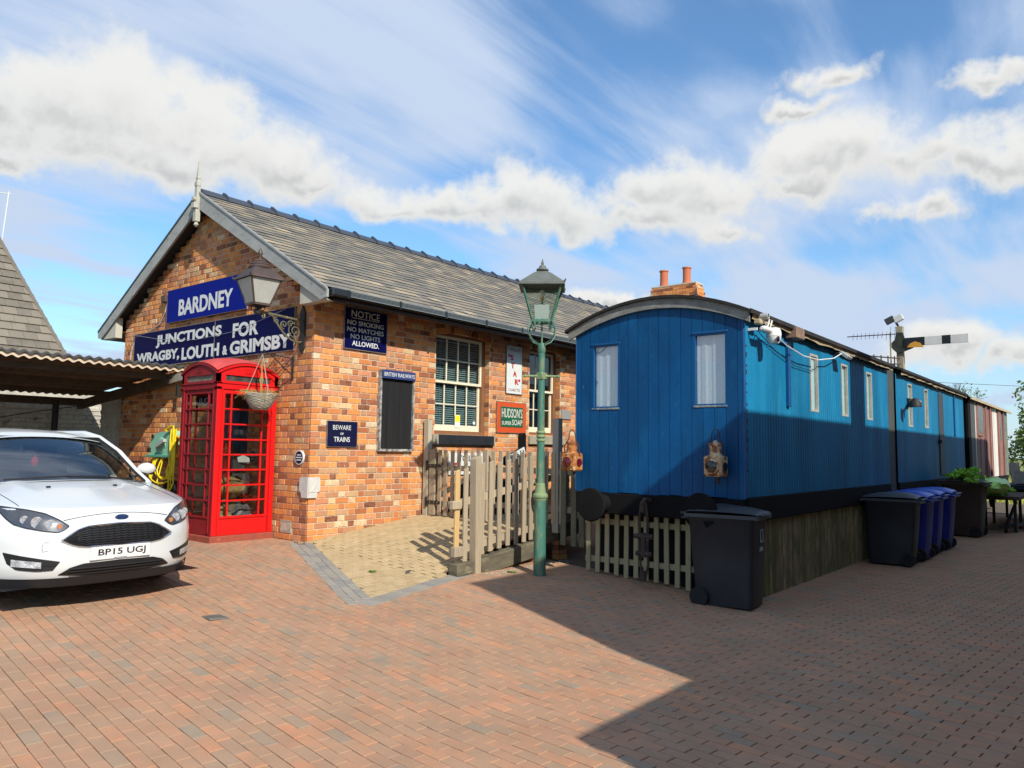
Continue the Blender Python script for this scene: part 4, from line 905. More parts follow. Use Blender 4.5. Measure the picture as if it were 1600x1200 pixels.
# ================================================================== car
M_CARW = mat('white_car_paint', (.60, .625, .63), None, .22, 3, 0, 0, 10, spec=.5, coat=.6)
M_CARB = mat('black_car_plastic', (.012, .012, .013), None, .45, 5, 0); M_CHROME = mat('chrome_trim', (.7, .7, .7), None, .12, 5, 0, metal=1)
M_TYRE = mat('tyre_rubber', (.015, .015, .015), None, .8, 8, 0, .2, 80); M_ALLOY = mat('alloy_wheel', (.4, .4, .42), None, .3, 5, 0, metal=.9)
M_LENS = glass('lamp_lens', (.95, .97, 1), .02, .10); M_WSG = glass('windscreen_glass', (.55, .62, .62), .01, .28)
M_INT = mat('car_interior', (.03, .03, .033), (.045, .045, .05), .85, 5, .5); M_SEAT = mat('seat_fabric', (.06, .06, .065), None, .95, 30, 0, .3, 80)
car = thing('parked_car', 'white hatchback with number plate BP15 UGJ parked nose out under the edge of the canopy', 'car', (3.2, 6.97, .262)); car.rotation_euler = (R(1.0), 0, R(1.2))
def cpart(b, n, m, smooth=False, par=None, label=None): return b.build(n, m, par or car, smooth, label)
def plan(x): a = abs(x)/.91; return .115*a**2+.40*a**5
PZ = [(.15, .085), (.2, .05), (.3, 0), (.55, .0), (.66, .035), (.7, .05), (.8, .12), (.9, .3)]
def prof(z):
    for (a, b_), (c, d) in zip(PZ, PZ[1:]):
        if z <= c: return b_+(d-b_)*max(0, (z-a))/(c-a)
    return .3
def YF(x, z, off=0): return plan(x)+prof(z)-off
zrow = [.17, .2, .24, .28, .33, .38, .44, .5, .55, .6, .64, .68, .72, .76, .80]; xcol = [-.905+1.81*k/44 for k in range(45)]
b = MB(); b.grid([[(x*(1 if z > .3 else 1-.04*(.3-z)/.13), YF(x, z), z) for x in xcol] for z in zrow]); body = cpart(b, 'front_bumper', M_CARW, 60)
def bz(s, x): return .80+.187*s**.82-.055*(abs(x)/.9)**2.5*s+.012*math.exp(-((abs(x)-.50)/.07)**2)*s
def by(s, x): y0 = plan(x)+.12; y1 = 1.10+.16*(x/.8)**2; return y0+(y1-y0)*s
b = MB(); b.grid([[(x*(1-.05*s), by(s, x), bz(s, x)) for x in xcol] for s in lin(0, 1, 16)]); cpart(b, 'bonnet', M_CARW, 60)
# sides
ys_ = [.56, .62, .7, .8, .9, 1.0, 1.1, 1.2, 1.3, 1.5, 1.8, 2.2, 2.6, 2.9, 3.1, 3.2, 3.3, 3.4, 3.5, 3.6, 3.7, 3.8, 3.9, 4.0, 4.15, 4.3]
def ztop(y): return .80+.13*min(1, (y-.5)/.7) if y < 1.2 else .93+.05*min(1, (y-1.2)/2)
for sg in (-1, 1):
    b = MB(); rows = []
    for t_ in lin(0, 1, 14):
        row = []
        for y in ys_:
            z = .17+(ztop(y)-.17)*t_; xx = .905-.03*max(0, (.35-z)/.18)-.045*max(0, (t_-.75)/.25)**2+.008*math.sin(math.pi*t_); xx -= .12*max(0, (y-3.9)/.4)**2
            row.append((sg*xx, y, z))
        rows.append(row)
    vs = [q for r_ in rows for q in r_]; nc = len(ys_); fs = []
    for i in range(13):
        for j in range(nc-1):
            cy_ = (ys_[j]+ys_[j+1])/2; cz_ = sum(rows[i+a][j+c][2] for a in (0, 1) for c in (0, 1))/4
            if any((cy_-wy)**2+(cz_-.31)**2 < .36**2 for wy in (.92, 3.57)): continue
            fs.append((i*nc+j, i*nc+j+1, (i+1)*nc+j+1, (i+1)*nc+j))
    b.add(vs, fs); cpart(b, 'side_panel', M_CARW, 60)
    for wy in (.92, 3.57):
        b = MB(); b.lathe((sg*.80, wy, .315), [(.19, -.10), (.30, -.10), (.318, -.08), (.318, .08), (.30, .10), (.20, .10), (.19, .07)], 28, 'x'); w = cpart(b, 'wheel', M_TYRE, 30)
        b = MB(); b.lathe((sg*(.80+.06), wy, .315), [(.20, 0), (.20, sg*.03), (.06, sg*.03), (.04, sg*.04)], 20, 'x')
        for k in range(5): a = k*1.2566; b.bar((sg*.89, wy, .315), (sg*.89, wy+.19*math.cos(a), .315+.19*math.sin(a)), .05, .02)
        cpart(b, 'rim', M_ALLOY, 30, w)
        b = MB(); b.tube([(sg*.70, wy+.36*math.cos(q), .315+.36*math.sin(q)) for q in lin(-.3, math.pi+.3, 14)], .03, 5); b.box(sg*.5, sg*.7, wy-.35, wy+.35, .2, .6); cpart(b, 'wheel_arch', M_CARB)
    # window line
    b = MB(); pz = [(.66*1.18, 1.34), (.82, 1.34)]
    q0 = [(sg*.835, 1.42, .955), (sg*.855, 2.4, .975), (sg*.845, 3.4, 1.0), (sg*.80, 3.85, 1.03)]; q1 = [(sg*.60, 1.98, 1.40), (sg*.60, 2.5, 1.425), (sg*.585, 3.2, 1.405), (sg*.57, 3.6, 1.37)]
    b.grid([[q for q in q0], [q for q in q1]]); cpart(b, 'side_window', M_WSG)
    b = MB(); b.tube([(sg*.80, 1.12, .935), (sg*.765, 1.30, 1.03), (sg*.69, 1.58, 1.24), (sg*.60, 1.86, 1.385), (sg*.585, 2.2, 1.43), (sg*.575, 3.1, 1.42), (sg*.56, 3.6, 1.38), (sg*.62, 4.0, 1.15), (sg*.68, 4.2, 1.0)], [.025, .028, .03, .032, .035, .035, .035, .04, .05], 8); cpart(b, 'roof_pillar', M_CARW, 60)
    b = MB(); b.tube([(sg*.76, 1.14, .955), (sg*.725, 1.30, 1.045), (sg*.65, 1.58, 1.25), (sg*.565, 1.83, 1.385)], .013, 6); cpart(b, 'pillar_seal', M_CARB, 60)
    b = MB(); b.tube([(sg*.80, 1.55, .98), (sg*.88, 1.52, 1.0)], .022, 6)
    bm_ = MB(); 
    P_ = [[(sg*(.865+.19*v_)-0*0, 1.50+.085*(1-math.sqrt(max(0, 1-(2*w_-1)**2))) if False else 1.44+.05*(2*w_-1)**2+.05*(v_)**2, 1.0+.155*w_-.03*(v_-.5)) for v_ in lin(0, 1, 7)] for w_ in lin(0, 1, 7)]
    bm_.lathe((0, 0, 0), [(0, -1), (.5, -.86), (.86, -.5), (1, 0), (.86, .5), (.5, .86), (0, 1)], 14, 'x'); bm_.xf(Matrix.Translation((sg*.955, 1.50, 1.065)) @ Matrix.Diagonal((.105, .06, .07, 1)))
    mi_ = bm_.build('door_mirror', M_CARW, car, 60); cpart(b, 'mirror_foot', M_CARB, 60, mi_)
    b = MB(); b.bar((sg*.88, 1.475, 1.015), (sg*1.03, 1.475, 1.02), .03, .03); cpart(b, 'indicator_strip', M_CARB, 0, mi_)
# roof
b = MB(); b.grid([[(x, y, z0_-.055*(abs(x)/.6)**2.4) for x in lin(-.61, .61, 13)] for y, z0_ in ((1.80, 1.392), (1.88, 1.418), (2.0, 1.440), (2.3, 1.463), (2.7, 1.468), (3.2, 1.455), (3.6, 1.42), (3.75, 1.39))]); cpart(b, 'roof', M_CARW, 60)
b = MB(); b.grid([[(x*(1+.2*t_), 3.75+.45*t_, 1.39-.36*t_-.05*(abs(x)/.6)**2.4) for x in lin(-.61, .61, 7)] for t_ in lin(0, 1, 4)]); cpart(b, 'rear_window', M_WSG)
b = MB(); b.grid([[(x, y, z) for x in lin(-.78, .78, 5)] for y, z in ((4.2, 1.02), (4.32, .8), (4.34, .5), (4.25, .2))]); cpart(b, 'tailgate', M_CARW, 60)
# windscreen
b = MB(); b.grid([[(x*(.75*(1-t_)+.565*t_), 1.09+.15*(x)**2*(1-t_)+.74*t_-.02*math.sin(math.pi*t_), .975-.035*x*x*(1-t_)+.415*t_-.05*x**2*t_+.03*math.sin(math.pi*t_)) for x in lin(-1, 1, 13)] for t_ in lin(0, 1, 8)]); cpart(b, 'windscreen', M_WSG, 60)
b = MB()
for x0_, x1_ in zip(lin(-1, 1, 13), lin(-1, 1, 13)[1:]): b.bar((x0_*.74, 1.065+.15*x0_**2, .972-.035*x0_**2), (x1_*.74, 1.065+.15*x1_**2, .972-.035*x1_**2), .07, .02)
cpart(b, 'scuttle', M_CARB)
b = MB(); b.tube([(.62, 1.12, .985), (.1, 1.085, 1.012), (-.02, 1.09, 1.015)], .009, 5); b.tube([(-.55, 1.15, .995), (-.05, 1.10, 1.02), (.35, 1.12, 1.01)], .009, 5); cpart(b, 'wiper', M_CARB)
b = MB(); b.box(-.60, .60, 1.83, 1.90, 1.30, 1.395); cpart(b, 'header_trim', M_CARB)
# inside
b = MB(); b.box(-.75, .75, 1.35, 1.75, .75, .93); b.box(-.8, .8, 1.2, 3.9, .35, .4); b.box(-.82, -.78, 1.5, 3.8, .4, .95); b.box(.78, .82, 1.5, 3.8, .4, .95); b.box(-.7, .7, 3.5, 3.55, .4, 1.15); cpart(b, 'dashboard', M_INT)
for sx in (-.36, .36):
    b = MB(); b.cbox(sx-.24, sx+.24, 2.1, 2.6, .5, .65, .04); b.cbox(sx-.23, sx+.23, 2.55, 2.68, .6, 1.15, .05); b.cbox(sx-.12, sx+.12, 2.58, 2.68, 1.18, 1.36, .04); cpart(b, 'front_seat', M_SEAT, 30)
    b = MB(); b.box(sx-.17, sx+.17, 1.95, 1.99, 1.29, 1.36); cpart(b, 'sun_visor', mat('visor_beige', (.40, .42, .36)))
b = MB(); b.tube([(-.36+.18*math.cos(q), 1.86+.05*math.sin(q), .97+.17*math.sin(q)) for q in lin(0, 6.02, 24)], .014, 6, closed=True); b.bar((-.54, 1.86, .97), (-.18, 1.86, .97), .05, .02); cpart(b, 'steering_wheel', M_CARB, 60)
b = MB(); b.cbox(-.12, .12, 1.93, 1.95, 1.25, 1.31, .006); b.lathe((.0, 1.94, 1.14), [(.035, -.004), (.035, .004)], 16, 'y'); cpart(b, 'rear_view_mirror', M_CARB)
b = MB(); b.lathe((-.02, 1.90, 1.13), [(.0, -.06), (.03, -.035), (.04, 0), (.03, .035), (0, .06)], 12, 'z'); b.box(-.022, -.018, 1.9, 1.9+.004, 1.19, 1.27); cpart(b, 'hanging_charm', mat('charm_red', (.5, .02, .03)), 60)
# front details, conforming strips between an upper and a lower line
def ip(P_, x):
    for (a, c), (d, e) in zip(P_, P_[1:]):
        if x <= d: return c+(e-c)*(x-a)/(d-a) if d > a else e
    return P_[-1][1]
def strip(up, lo, off, n=24, m=4, mir=1):
    x0, x1 = up[0][0], up[-1][0]; b = MB()
    b.grid([[(mir*x, YF(x, ip(lo, x)+(ip(up, x)-ip(lo, x))*t_, off), ip(lo, x)+(ip(up, x)-ip(lo, x))*t_) for x in lin(x0, x1, n)] for t_ in lin(0, 1, m)]); return b
def edge(up, lo, off, r, mir=1, n=24):
    x0, x1 = up[0][0], up[-1][0]; xs_ = lin(x0, x1, n)
    P_ = [(mir*x, YF(x, ip(up, x), off), ip(up, x)) for x in xs_]+[(mir*x, YF(x, ip(lo, x), off), ip(lo, x)) for x in xs_[::-1]]
    b = MB(); b.tube(P_, r, 6, closed=True); return b
GU = [(-.475, .548), (-.35, .625), (-.28, .650), (0, .664), (.28, .650), (.35, .625), (.475, .548)]; GL = [(-.475, .543), (-.37, .495), (-.28, .482), (0, .478), (.28, .482), (.37, .495), (.475, .543)]
cpart(strip(GU, GL, .003, 40), 'grille_backing', M_CARB); cpart(edge(GU, GL, .008, .008), 'grille_surround', M_CHROME, 60)
b = MB(); M_GRB = mat('grille_mesh_gloss', (.02, .02, .022), None, .25, 5, 0)
for k in range(1, 9):
    f_ = k/9; xs_ = lin(-.44, .44, 30)
    b.tube([(x, YF(x, ip(GL, x)+(ip(GU, x)-ip(GL, x))*f_, .010), ip(GL, x)+(ip(GU, x)-ip(GL, x))*f_+.004*(-1)**i) for i, x in enumerate(xs_)], .0035, 4)
for x in lin(-.42, .42, 29): b.bar((x, YF(x, ip(GL, x), .008), ip(GL, x)), (x+.0, YF(x, ip(GU, x), .008), ip(GU, x)), .005, .004)
cpart(b, 'grille_mesh', M_GRB)
LU = [(-.475, .262), (-.40, .315), (-.30, .342), (0, .35), (.30, .342), (.40, .315), (.475, .262)]; LL = [(-.475, .256), (-.3, .236), (0, .228), (.3, .236), (.475, .256)]
cpart(strip(LU, LL, .004, 40), 'lower_grille', M_CARB)
b = MB()
for z in (.255, .28, .305): b.tube([(x, YF(x, z, .012), z) for x in lin(-.40, .40, 20)], .005, 4)
cpart(b, 'lower_grille_bar', M_GRB)
b = MB(); b.grid([[(x, YF(x, z, .006+.02*(z < .19)), z) for x in lin(-.9, .9, 40)] for z in (.155, .17, .205, .232)]); cpart(b, 'front_lip', M_CARB, 60)
b = MB(); b.grid([[(x, .3+(y-.3), .16) for x in (-.85, .85)] for y in (.15, 4.2)]); cpart(b, 'underside', M_CARB)
M_HLB = mat('lamp_housing_dark', (.05, .05, .055), None, .3, 5, 0); M_REFL = mat('lamp_reflector', (.62, .64, .66), (.3, .3, .32), .25, 30, .9, .8, 40, metal=.35); M_IND = mat('indicator_amber', (.55, .20, .05), None, .25, 5, 0)
HU = [(.418, .662), (.48, .712), (.567, .765), (.66, .792), (.75, .808), (.83, .822)]; HL = [(.418, .660), (.46, .628), (.50, .613), (.60, .628), (.70, .652), (.765, .68), (.80, .73), (.83, .80)]
FU = [(.475, .372), (.60, .398), (.72, .425), (.81, .45)]; FL = [(.475, .366), (.52, .302), (.62, .296), (.74, .31), (.79, .36), (.81, .44)]
for sg, nm in ((-1, 0), (1, 1)):
    h_ = cpart(strip(HU, HL, .004, 20, 5, sg), 'headlight', M_HLB, 60)
    cpart(strip(HU, HL, .022, 20, 5, sg), 'lens', M_LENS, 60, h_); cpart(edge(HU, HL, .012, .004, sg), 'lens_edge', M_CARB, 60, h_)
    for (x, z, r_) in ((.545, .675, .038), (.63, .695, .042), (.70, .715, .03)):
        b = MB(); b.lathe((sg*x, YF(x, z)-.004, z), [(r_*1.15, -.008), (r_*1.0, .004), (r_*.5, -.004), (.006, .006)], 10, 'y'); cpart(b, 'reflector', M_REFL, 60, h_)
    b = MB(); b.lathe((sg*.485, YF(.485, .66)-.006, .658), [(.022, -.008), (.02, .0)], 12, 'y'); cpart(b, 'indicator_lamp', M_IND, 60, h_)
    f_ = cpart(strip(FU, FL, .004, 16, 4, sg), 'fog_lamp_recess', M_CARB, 60)
    b = strip([(.60, .372), (.77, .395)], [(.60, .322), (.77, .338)], .012, 8, 3, sg); cpart(b, 'fog_lamp', M_REFL, 60, f_)
    b = strip([(.50, .352), (.60, .36)], [(.50, .340), (.60, .345)], .012, 4, 2, sg); cpart(b, 'recess_rib', M_GRB, 0, f_)
    b = MB(); b.tube([(sg*(.70+.04*s)*(1-.05*s), by(s, .70+.04*s), bz(s, .70+.04*s)+.0005) for s in lin(.06, 1, 16)], .0035, 4); cpart(b, 'shut_line', M_CARB)
b = MB(); b.tube([(x, YF(x, .748-.22*x*x, .0005), .748-.22*x*x) for x in lin(-.45, .45, 30)], .0035, 4); cpart(b, 'shut_line', M_CARB)
b = MB()
for x in (-.30, .30): b.cbox(x-.018, x+.018, .80, .83, bz(.62, x)+.01, bz(.62, x)+.026, .005)
cpart(b, 'washer_jet', M_CARB)
b = MB(); b.lathe((.0, 0, 0), [(1, -.5), (1, .2), (.93, .5), (.0, .5)], 28, 'y'); b.xf(Matrix.Translation((.017, YF(0, .711)-.004, .711)) @ Matrix.Diagonal((.062, -.012, .026, 1))); bd = cpart(b, 'badge', M_CHROME, 30)
b = MB(); b.lathe((.0, 0, 0), [(1, -.5), (1, .5), (.0, .5)], 28, 'y'); b.xf(Matrix.Translation((.017, YF(0, .711)-.008, .711)) @ Matrix.Diagonal((.054, -.010, .020, 1))); cpart(b, 'badge_face', mat('badge_blue', (.02, .05, .16), None, .2), 30, bd)
MPl = Matrix(((1, 0, 0, 0), (0, .12, -1, 0), (0, .99, .12, 0), (0, 0, 0, 1)))
lettering('Ford', -.022, .056, .702, .722, Matrix.Translation((0, YF(0, .711)-.015, 0)) @ Matrix(((1, 0, 0, 0), (0, 0, -1, 0), (0, 1, 0, 0), (0, 0, 0, 1))), M_CHROME, car, .0, ext=.001)
b = MB(); b.cbox(-.26, .26, -.016, -.004, .362, .473, .004); pl_ = cpart(b, 'number_plate', mat('plate_white', (.66, .67, .66), None, .35, 5, 0))
lettering('BP15 UGJ', -.195, .215, .383, .453, Matrix.Translation((0, -.0165, 0)) @ Matrix(((1, 0, 0, 0), (0, 0, -1, 0), (0, 1, 0, 0), (0, 0, 0, 1))), mat('plate_black', (.01, .01, .012), None, .4), car, .012, name='plate_lettering')
b = MB(); b.box(-.06, .05, -.0175, -.016, .370, .374); cpart(b, 'plate_small_print', MATS['plate_black'], 0)
b = MB(); b.tube([(-.555+.045*c_, YF(.555, .5+.035*s_, .0005), .50+.035*s_) for c_, s_ in ((-1, -1), (1, -1), (1.2, 0), (1, 1), (-1, 1), (-1.2, 0))], .0015, 4, closed=True); cpart(b, 'towing_eye_cover', mat('cover_line', (.35, .35, .36)))
# ================================================================== canopy, rear wall, neighbour roof
M_CORR = mat('corrugated_dark', (.045, .05, .05), (.08, .08, .075), .75, 6, .7, .2, 40); M_CORRU = mat('corrugated_underside', (.20, .13, .085), (.13, .085, .055), .85, 4, .8, .2, 40)
M_TIM = mat('rough_timber', (.07, .05, .035), (.12, .09, .06), .9, 4, .7, .4, 40); M_TIMG = mat('grey_timber', (.34, .31, .25), (.22, .20, .16), .9, 6, .7, .4, 40)
root = thing('canopy', 'lean to canopy of corrugated sheeting on dark timbers beside the station gable', 'canopy', (2.0, 12.2, .34)); p = PB(root)
b = MB(); PIT = .146; nx = 420; xa, xb = -3.0, 6.47
def corr(z_off, yl): return [[(xa+(xb-xa)*i/nx, y, zc+z_off+.017*math.cos(2*math.pi*((xa+(xb-xa)*i/nx))/PIT)) for i in range(nx+1)] for y, zc in yl]
b.grid(corr(0, ((12.13, 2.895), (12.13, 2.925), (12.16, 2.935), (12.9, 2.865), (13.8, 2.765), (14.8, 2.675), (15.9, 2.58)))); p.part(b, 'corrugated_sheet', M_CORR, smooth=60, fix=False)
b = MB(); b.grid(corr(-.008, ((12.16, 2.915), (12.9, 2.85), (13.8, 2.765), (14.8, 2.675), (15.9, 2.58)))); p.part(b, 'sheet_underside', M_CORRU, smooth=60, fix=False)
b = MB(); vs = []; fs = []
for i in range(nx+1):
    x = xa+(xb-xa)*i/nx; c_ = .017*math.cos(2*math.pi*x/PIT); vs += [(x, 12.165, 2.895+c_*.6), (x, 12.165, 2.838+c_)]
    if i: fs.append((2*i-2, 2*i, 2*i+1, 2*i-1))
b.add(vs, fs); p.part(b, 'translucent_edge', mat('pale_edge_strip', (.62, .50, .37), (.50, .38, .27), .6, 5, .6), fix=False)
for y, z, h in ((12.5, 2.80, .09), (13.6, 2.70, .09), (14.7, 2.60, .09), (15.75, 2.50, .14)):
    b = MB(); b.box(xa, xb-.02, y-.04, y+.04, z-h, z-.0); p.part(b, 'purlin', M_TIM)
for x in (6.36, 3.6, .8, -2.0):
    b = MB(); b.bar((x, 12.35, 2.72), (x, 15.9, 2.38), .09, .16); p.part(b, 'rafter', M_TIM)
b = MB(); b.bar((6.40, 11.75, 2.78), (6.40, 12.6, 2.69), .10, .13); p.part(b, 'rafter_end', M_TIMG, label='weathered grey end of the wall rafter')
b = MB(); b.bar((6.38, 12.2, 2.62), (6.38, 12.2, 2.42), .03, .05); p.part(b, 'iron_strap', M_IRON)
b = MB(); b.tube([(5.72, 15.3, .3), (5.72, 15.3, 2.42)], .055, 10); p.part(b, 'post', M_IRON)
b = MB(); b.tube([(-1, 12.6, .3), (-1, 12.6, 2.7)], .055, 10); p.part(b, 'post', M_IRON)
M_LIME = mat('limewashed_brick', (.55, .53, .46), (.36, .34, .29), .95, 3.5, .75, .8, 25, c3=(.16, .13, .10), c3s=3.2, c3t=(.60, .70))
root = thing('limewashed_wall', 'old whitewashed brick boundary wall in the shade behind the car and canopy', 'wall', (2, 16, .34)); p = PB(root)
b = MB(); b.box(-8, 7.4, 16.03, 16.3, .2, 2.62); p.part(b, 'wall_core', M_LIME)
wb = MB(); me_ = {}; n_ = 0
for r_ in range(24):
    x = 3.6-(r_ % 2)*.12
    while x < 7.3:
        l = .225; e = min(x+l, 7.35); z = .36+r_*.083
        t = MB(); t.cbox(-(e-x)/2, (e-x)/2, -.02, .03, -.036, .036, .006)
        if n_ < 300 and z > 1.2: o = t.build('whitewashed_brick', M_LIME, root); o.location = Vector(((x+e)/2, 16.03+random.uniform(-.004, .004), z+.04))-Vector(root.location); n_ += 1
        x = e+.012
b = MB(); b.cbox(-8, 7.42, 15.98, 16.34, 2.62, 2.68, .02); p.part(b, 'coping', mat('coping_grey', (.42, .40, .36), (.26, .25, .23), .9, 6, .7, .4, 30))
root = thing('whitewashed_pier', 'whitewashed brick pier with ragged edge standing just left of the station corner', 'pier', (6.4, 14.7, .34)); p = PB(root)
b = MB(); b.box(6.40, 6.85, 14.46, 15.02, .2, 2.56); p.part(b, 'pier_core', M_LIME)
for r_ in range(27):
    z = .36+r_*.083
    for k in range(3):
        y0 = 14.47+k*.19-(r_ % 2)*.05; y1 = min(y0+.175, 15.03+(.06 if r_ % 3 == 0 else 0))
        t = MB(); t.cbox(-.012, .02, -(y1-y0)/2, (y1-y0)/2, -.036, .036, .006); o = t.build('whitewashed_brick', M_LIME, root); o.location = Vector((6.40-random.random()*.006, (y0+y1)/2, z+.04))-Vector(root.location)
b = MB(); b.tube([(6.1, 14.6, 2.35), (5.4, 15.2, 2.2), (4.6, 15.7, 2.0), (3.6, 15.9, 1.85)], .008, 5); o = b.build('sagging_wire', M_IRON); tag(o, 'thin dark wire sagging across the whitewashed wall under the canopy', 'wire')
# house roof at the far left
M_TILE = mat('concrete_roof_tile', (.2,.18,.15), (.20, .175, .14), .9, 5, .6, .5, 50, rnd=[(0, (.13, .115, .09)), (.5, (.19, .165, .13)), (1, (.235, .205, .16))], c3=(.10, .10, .07), c3s=2.2, c3t=(.6, .75))
root = thing('neighbouring_house', 'house beyond the canopy with a steep grey brown tiled roof', 'house', (4, 20, 0)); p = PB(root)
A0 = Vector((7.62, 20.0, 3.72)); A1 = Vector((6.62, 22.6, 7.2)); XLm = -6
b = MB(); b.box(XLm, 7.35, 20.3, 26, 0, 3.75); p.part(b, 'wall', mat('render_wall', (.4, .36, .3)))
b = MB(); b.add([(XLm, A0.y, A0.z), tuple(A0), tuple(A1), (XLm, A1.y, A1.z), (7.62, 25.6, 3.72), (XLm, 25.6, 3.72)], [(0, 1, 2, 3), (1, 4, 2), (4, 5, 3, 2)]); p.part(b, 'roof_slope', M_TILE)
nT = 17; slope = Vector((0, A1.y-A0.y, A1.z-A0.z)); sn = slope.cross(Vector((-1, 0, 0))).normalized(); sn = sn if sn.z > 0 else -sn; rest = MB(); nob = 0
for r_ in range(nT+1):
    f0 = r_/nT-.02; xe = A0.x+(A1.x-A0.x)*(r_+.3)/nT+.06
    k = 0; x1 = xe
    while x1 > 3.2 and r_ < nT:
        x0 = x1-(.30 if k or r_ % 2 else .16); a = Vector((0, A0.y, A0.z))+slope*f0; c_ = a+slope*(1.25/nT)
        o0 = sn*.055; o1 = sn*.012
        vs = [(x0+.003, *(a+o0).yz), (x1-.003, *(a+o0).yz), (x1-.003, *(c_+o1).yz), (x0+.003, *(c_+o1).yz), (x0+.003, *(a+o0-sn*.035).yz), (x1-.003, *(a+o0-sn*.035).yz), (x1-.003, *(c_+o1-sn*.02).yz), (x0+.003, *(c_+o1-sn*.02).yz)]
        t = MB(); t.add(vs, [(0, 1, 2, 3), (0, 4, 5, 1), (1, 5, 6, 2), (4, 7, 6, 5), (0, 3, 7, 4)])
        if nob < 300: p.part(t, 'roof_tile', M_TILE); nob += 1
        else: rest.add(t.v, t.f)
        x1 = x0; k += 1
b = MB(); b.tube([tuple(A0+Vector((0, 0, .03))), tuple(A1+Vector((0, 0, .05)))], .05, 8); p.part(b, 'hip_tile', M_TILE)
root = thing('television_aerial', 'white aerial pole with a thin arm rising behind the tiled roof', 'aerial', (6.75, 22.6, 7)); p = PB(root)
b = MB(); b.tube([(6.80, 22.4, 6.0), (6.93, 22.4, 8.13)], .017, 7); p.part(b, 'mast', M_WHT); b = MB(); b.tube([(6.98, 22.4, 8.08), (6.0, 22.4, 7.95)], .012, 6); p.part(b, 'arm', M_WHT)
# ================================================================== buildings across the yard (outside the frame, they cast the yard's shade)
M_NB = mat('plain_brick_wall', (.40, .22, .14), (.32, .17, .11), .9, 9, .6, .4, 40)
root = thing('yard_house', 'two storey brick house standing along the right hand side of the yard', 'house', (16, -4, 0)); p = PB(root)
b = MB(); b.box(3.98, 24.3, -7, -1.02, -.3, 5.42); p.part(b, 'wall', M_NB)
b = MB(); b.prism([(-1.0, 5.42), (-4, 6.6), (-7.1, 5.42), (-7.1, 5.36), (-1.0, 5.36)], (20.34, 0, 0), (3.96, 0, 0), (0, 1, 0), (0, 0, 1)); p.part(b, 'roof', M_TILE)
b = MB(); b.box(10.80, 11.45, -1.45, -1.0, 5.3, 7.3); p.part(b, 'chimney', M_NB)
for x in (7, 13, 19, 23):
    for z in (1.0, 3.5):
        b = MB(); b.box(x-.55, x+.55, -1.03, -1.0, z, z+1.2); f_ = p.part(b, 'window_frame', M_WHT); b = MB(); b.box(x-.48, x+.48, -1.0, -.995, z+.07, z+1.13); b.xf(p.T); b.build('pane', M_DARKROOM, f_)
root = thing('brick_store', 'low flat roofed brick store at the end of the house across the yard', 'outbuilding', (3, -2, 0)); p = PB(root)
b = MB(); b.box(2.50, 3.97, -4.5, -1.02, -.3, 2.56); p.part(b, 'wall', M_NB); b = MB(); b.box(2.47, 3.975, -4.55, -1.0, 2.56, 2.70); p.part(b, 'flat_roof', M_DECK)
# ================================================================== street lamp
M_LG = mat('lamp_green_paint', (.04, .15, .115), (.06, .17, .125), .55, 4, .6, .25, 50, c3=(.20, .23, .11), c3s=5, c3t=(.50, .68), stretch=(2, 2, .7)); M_LGC = mat('lamp_green_crust', (.23, .29, .13), (.12, .22, .13), .7, 9, .7, .4, 60, c3=(.30, .16, .06), c3s=8, c3t=(.62, .72))
M_LEAD = mat('weathered_lead', (.13, .14, .125), (.085, .095, .085), .6, 7, .7, .2, 50)
LX, LY = 7.73, 5.75
root = thing('lamp_post', 'green cast iron lamp post with square glass lantern in front of the picket fence', 'lamp post', (LX, LY, .09)); p = PB(root)
b = MB(); b.lathe((LX, LY, 0), [(.078, .02), (.076, .3), (.071, .9), (.072, 1.0)], 26); p.part(b, 'column_base', M_LG, smooth=True)
b = MB(); b.lathe((LX, LY, 0), [(.072, .995), (.078, 1.0), (.078, 1.015), (.092, 1.03), (.096, 1.05), (.090, 1.075), (.072, 1.09), (.062, 1.16), (.058, 1.175), (.060, 1.195), (.052, 1.21)], 26); p.part(b, 'base_moulding', M_LGC, smooth=True)
b = MB(); b.lathe((LX, LY, 0), [(.050, 1.20), (.046, 1.78), (.046, 1.8), (.043, 2.9), (.042, 2.93)], 24); p.part(b, 'column_shaft', M_LG, smooth=True)
b = MB()
for z in (1.74, 1.79, 1.84): b.lathe((LX, LY, z), [(.048, -.018), (.058, -.008), (.058, .008), (.048, .018)], 24)
p.part(b, 'column_ring', M_LGC, smooth=True)
b = MB(); b.cbox(LX-.05, LX+.05, LY-.05, LY+.05, 2.50, 2.59, .01); cd_ = Vector((.66, -.75, 0)); o_ = Vector((LX, LY, 2.545)); b.tube([o_-cd_*.21, o_+cd_*.21], .014, 8)
for s_ in (-1, 1):
    q = o_+cd_*.21*s_; b.tube([q-cd_*.02*s_, q, q+cd_*.02*s_], [.014, .024, .012], 8)
    b.tube([o_+cd_*.05*s_, o_+cd_*.08*s_], [.026, .018], 8)
p.part(b, 'ladder_bar', M_LGC, smooth=True)
b = MB(); b.lathe((LX, LY, 0), [(.046, 2.84), (.050, 2.85), (.050, 2.94), (.04, 2.96)], 20); b.tube([(LX, LY, 2.93), (LX, LY, 3.52)], .012, 8); p.part(b, 'gas_pipe', M_LG, smooth=True)
for k in range(4):
    a = k*math.pi/2+R(80); pts = [(LX+r_*math.cos(a), LY+r_*math.sin(a), z) for r_, z in ((.045, 2.92), (.06, 2.95), (.15, 2.985), (.22, 3.05), (.24, 3.12), (.22, 3.19), (.18, 3.23), (.14, 3.20), (.125, 3.16), (.145, 3.13), (.17, 3.15), (.16, 3.18))]
    b = MB(); b.tube(pts, .009, 6); p.part(b, 'cradle_arm', M_LG, smooth=True)
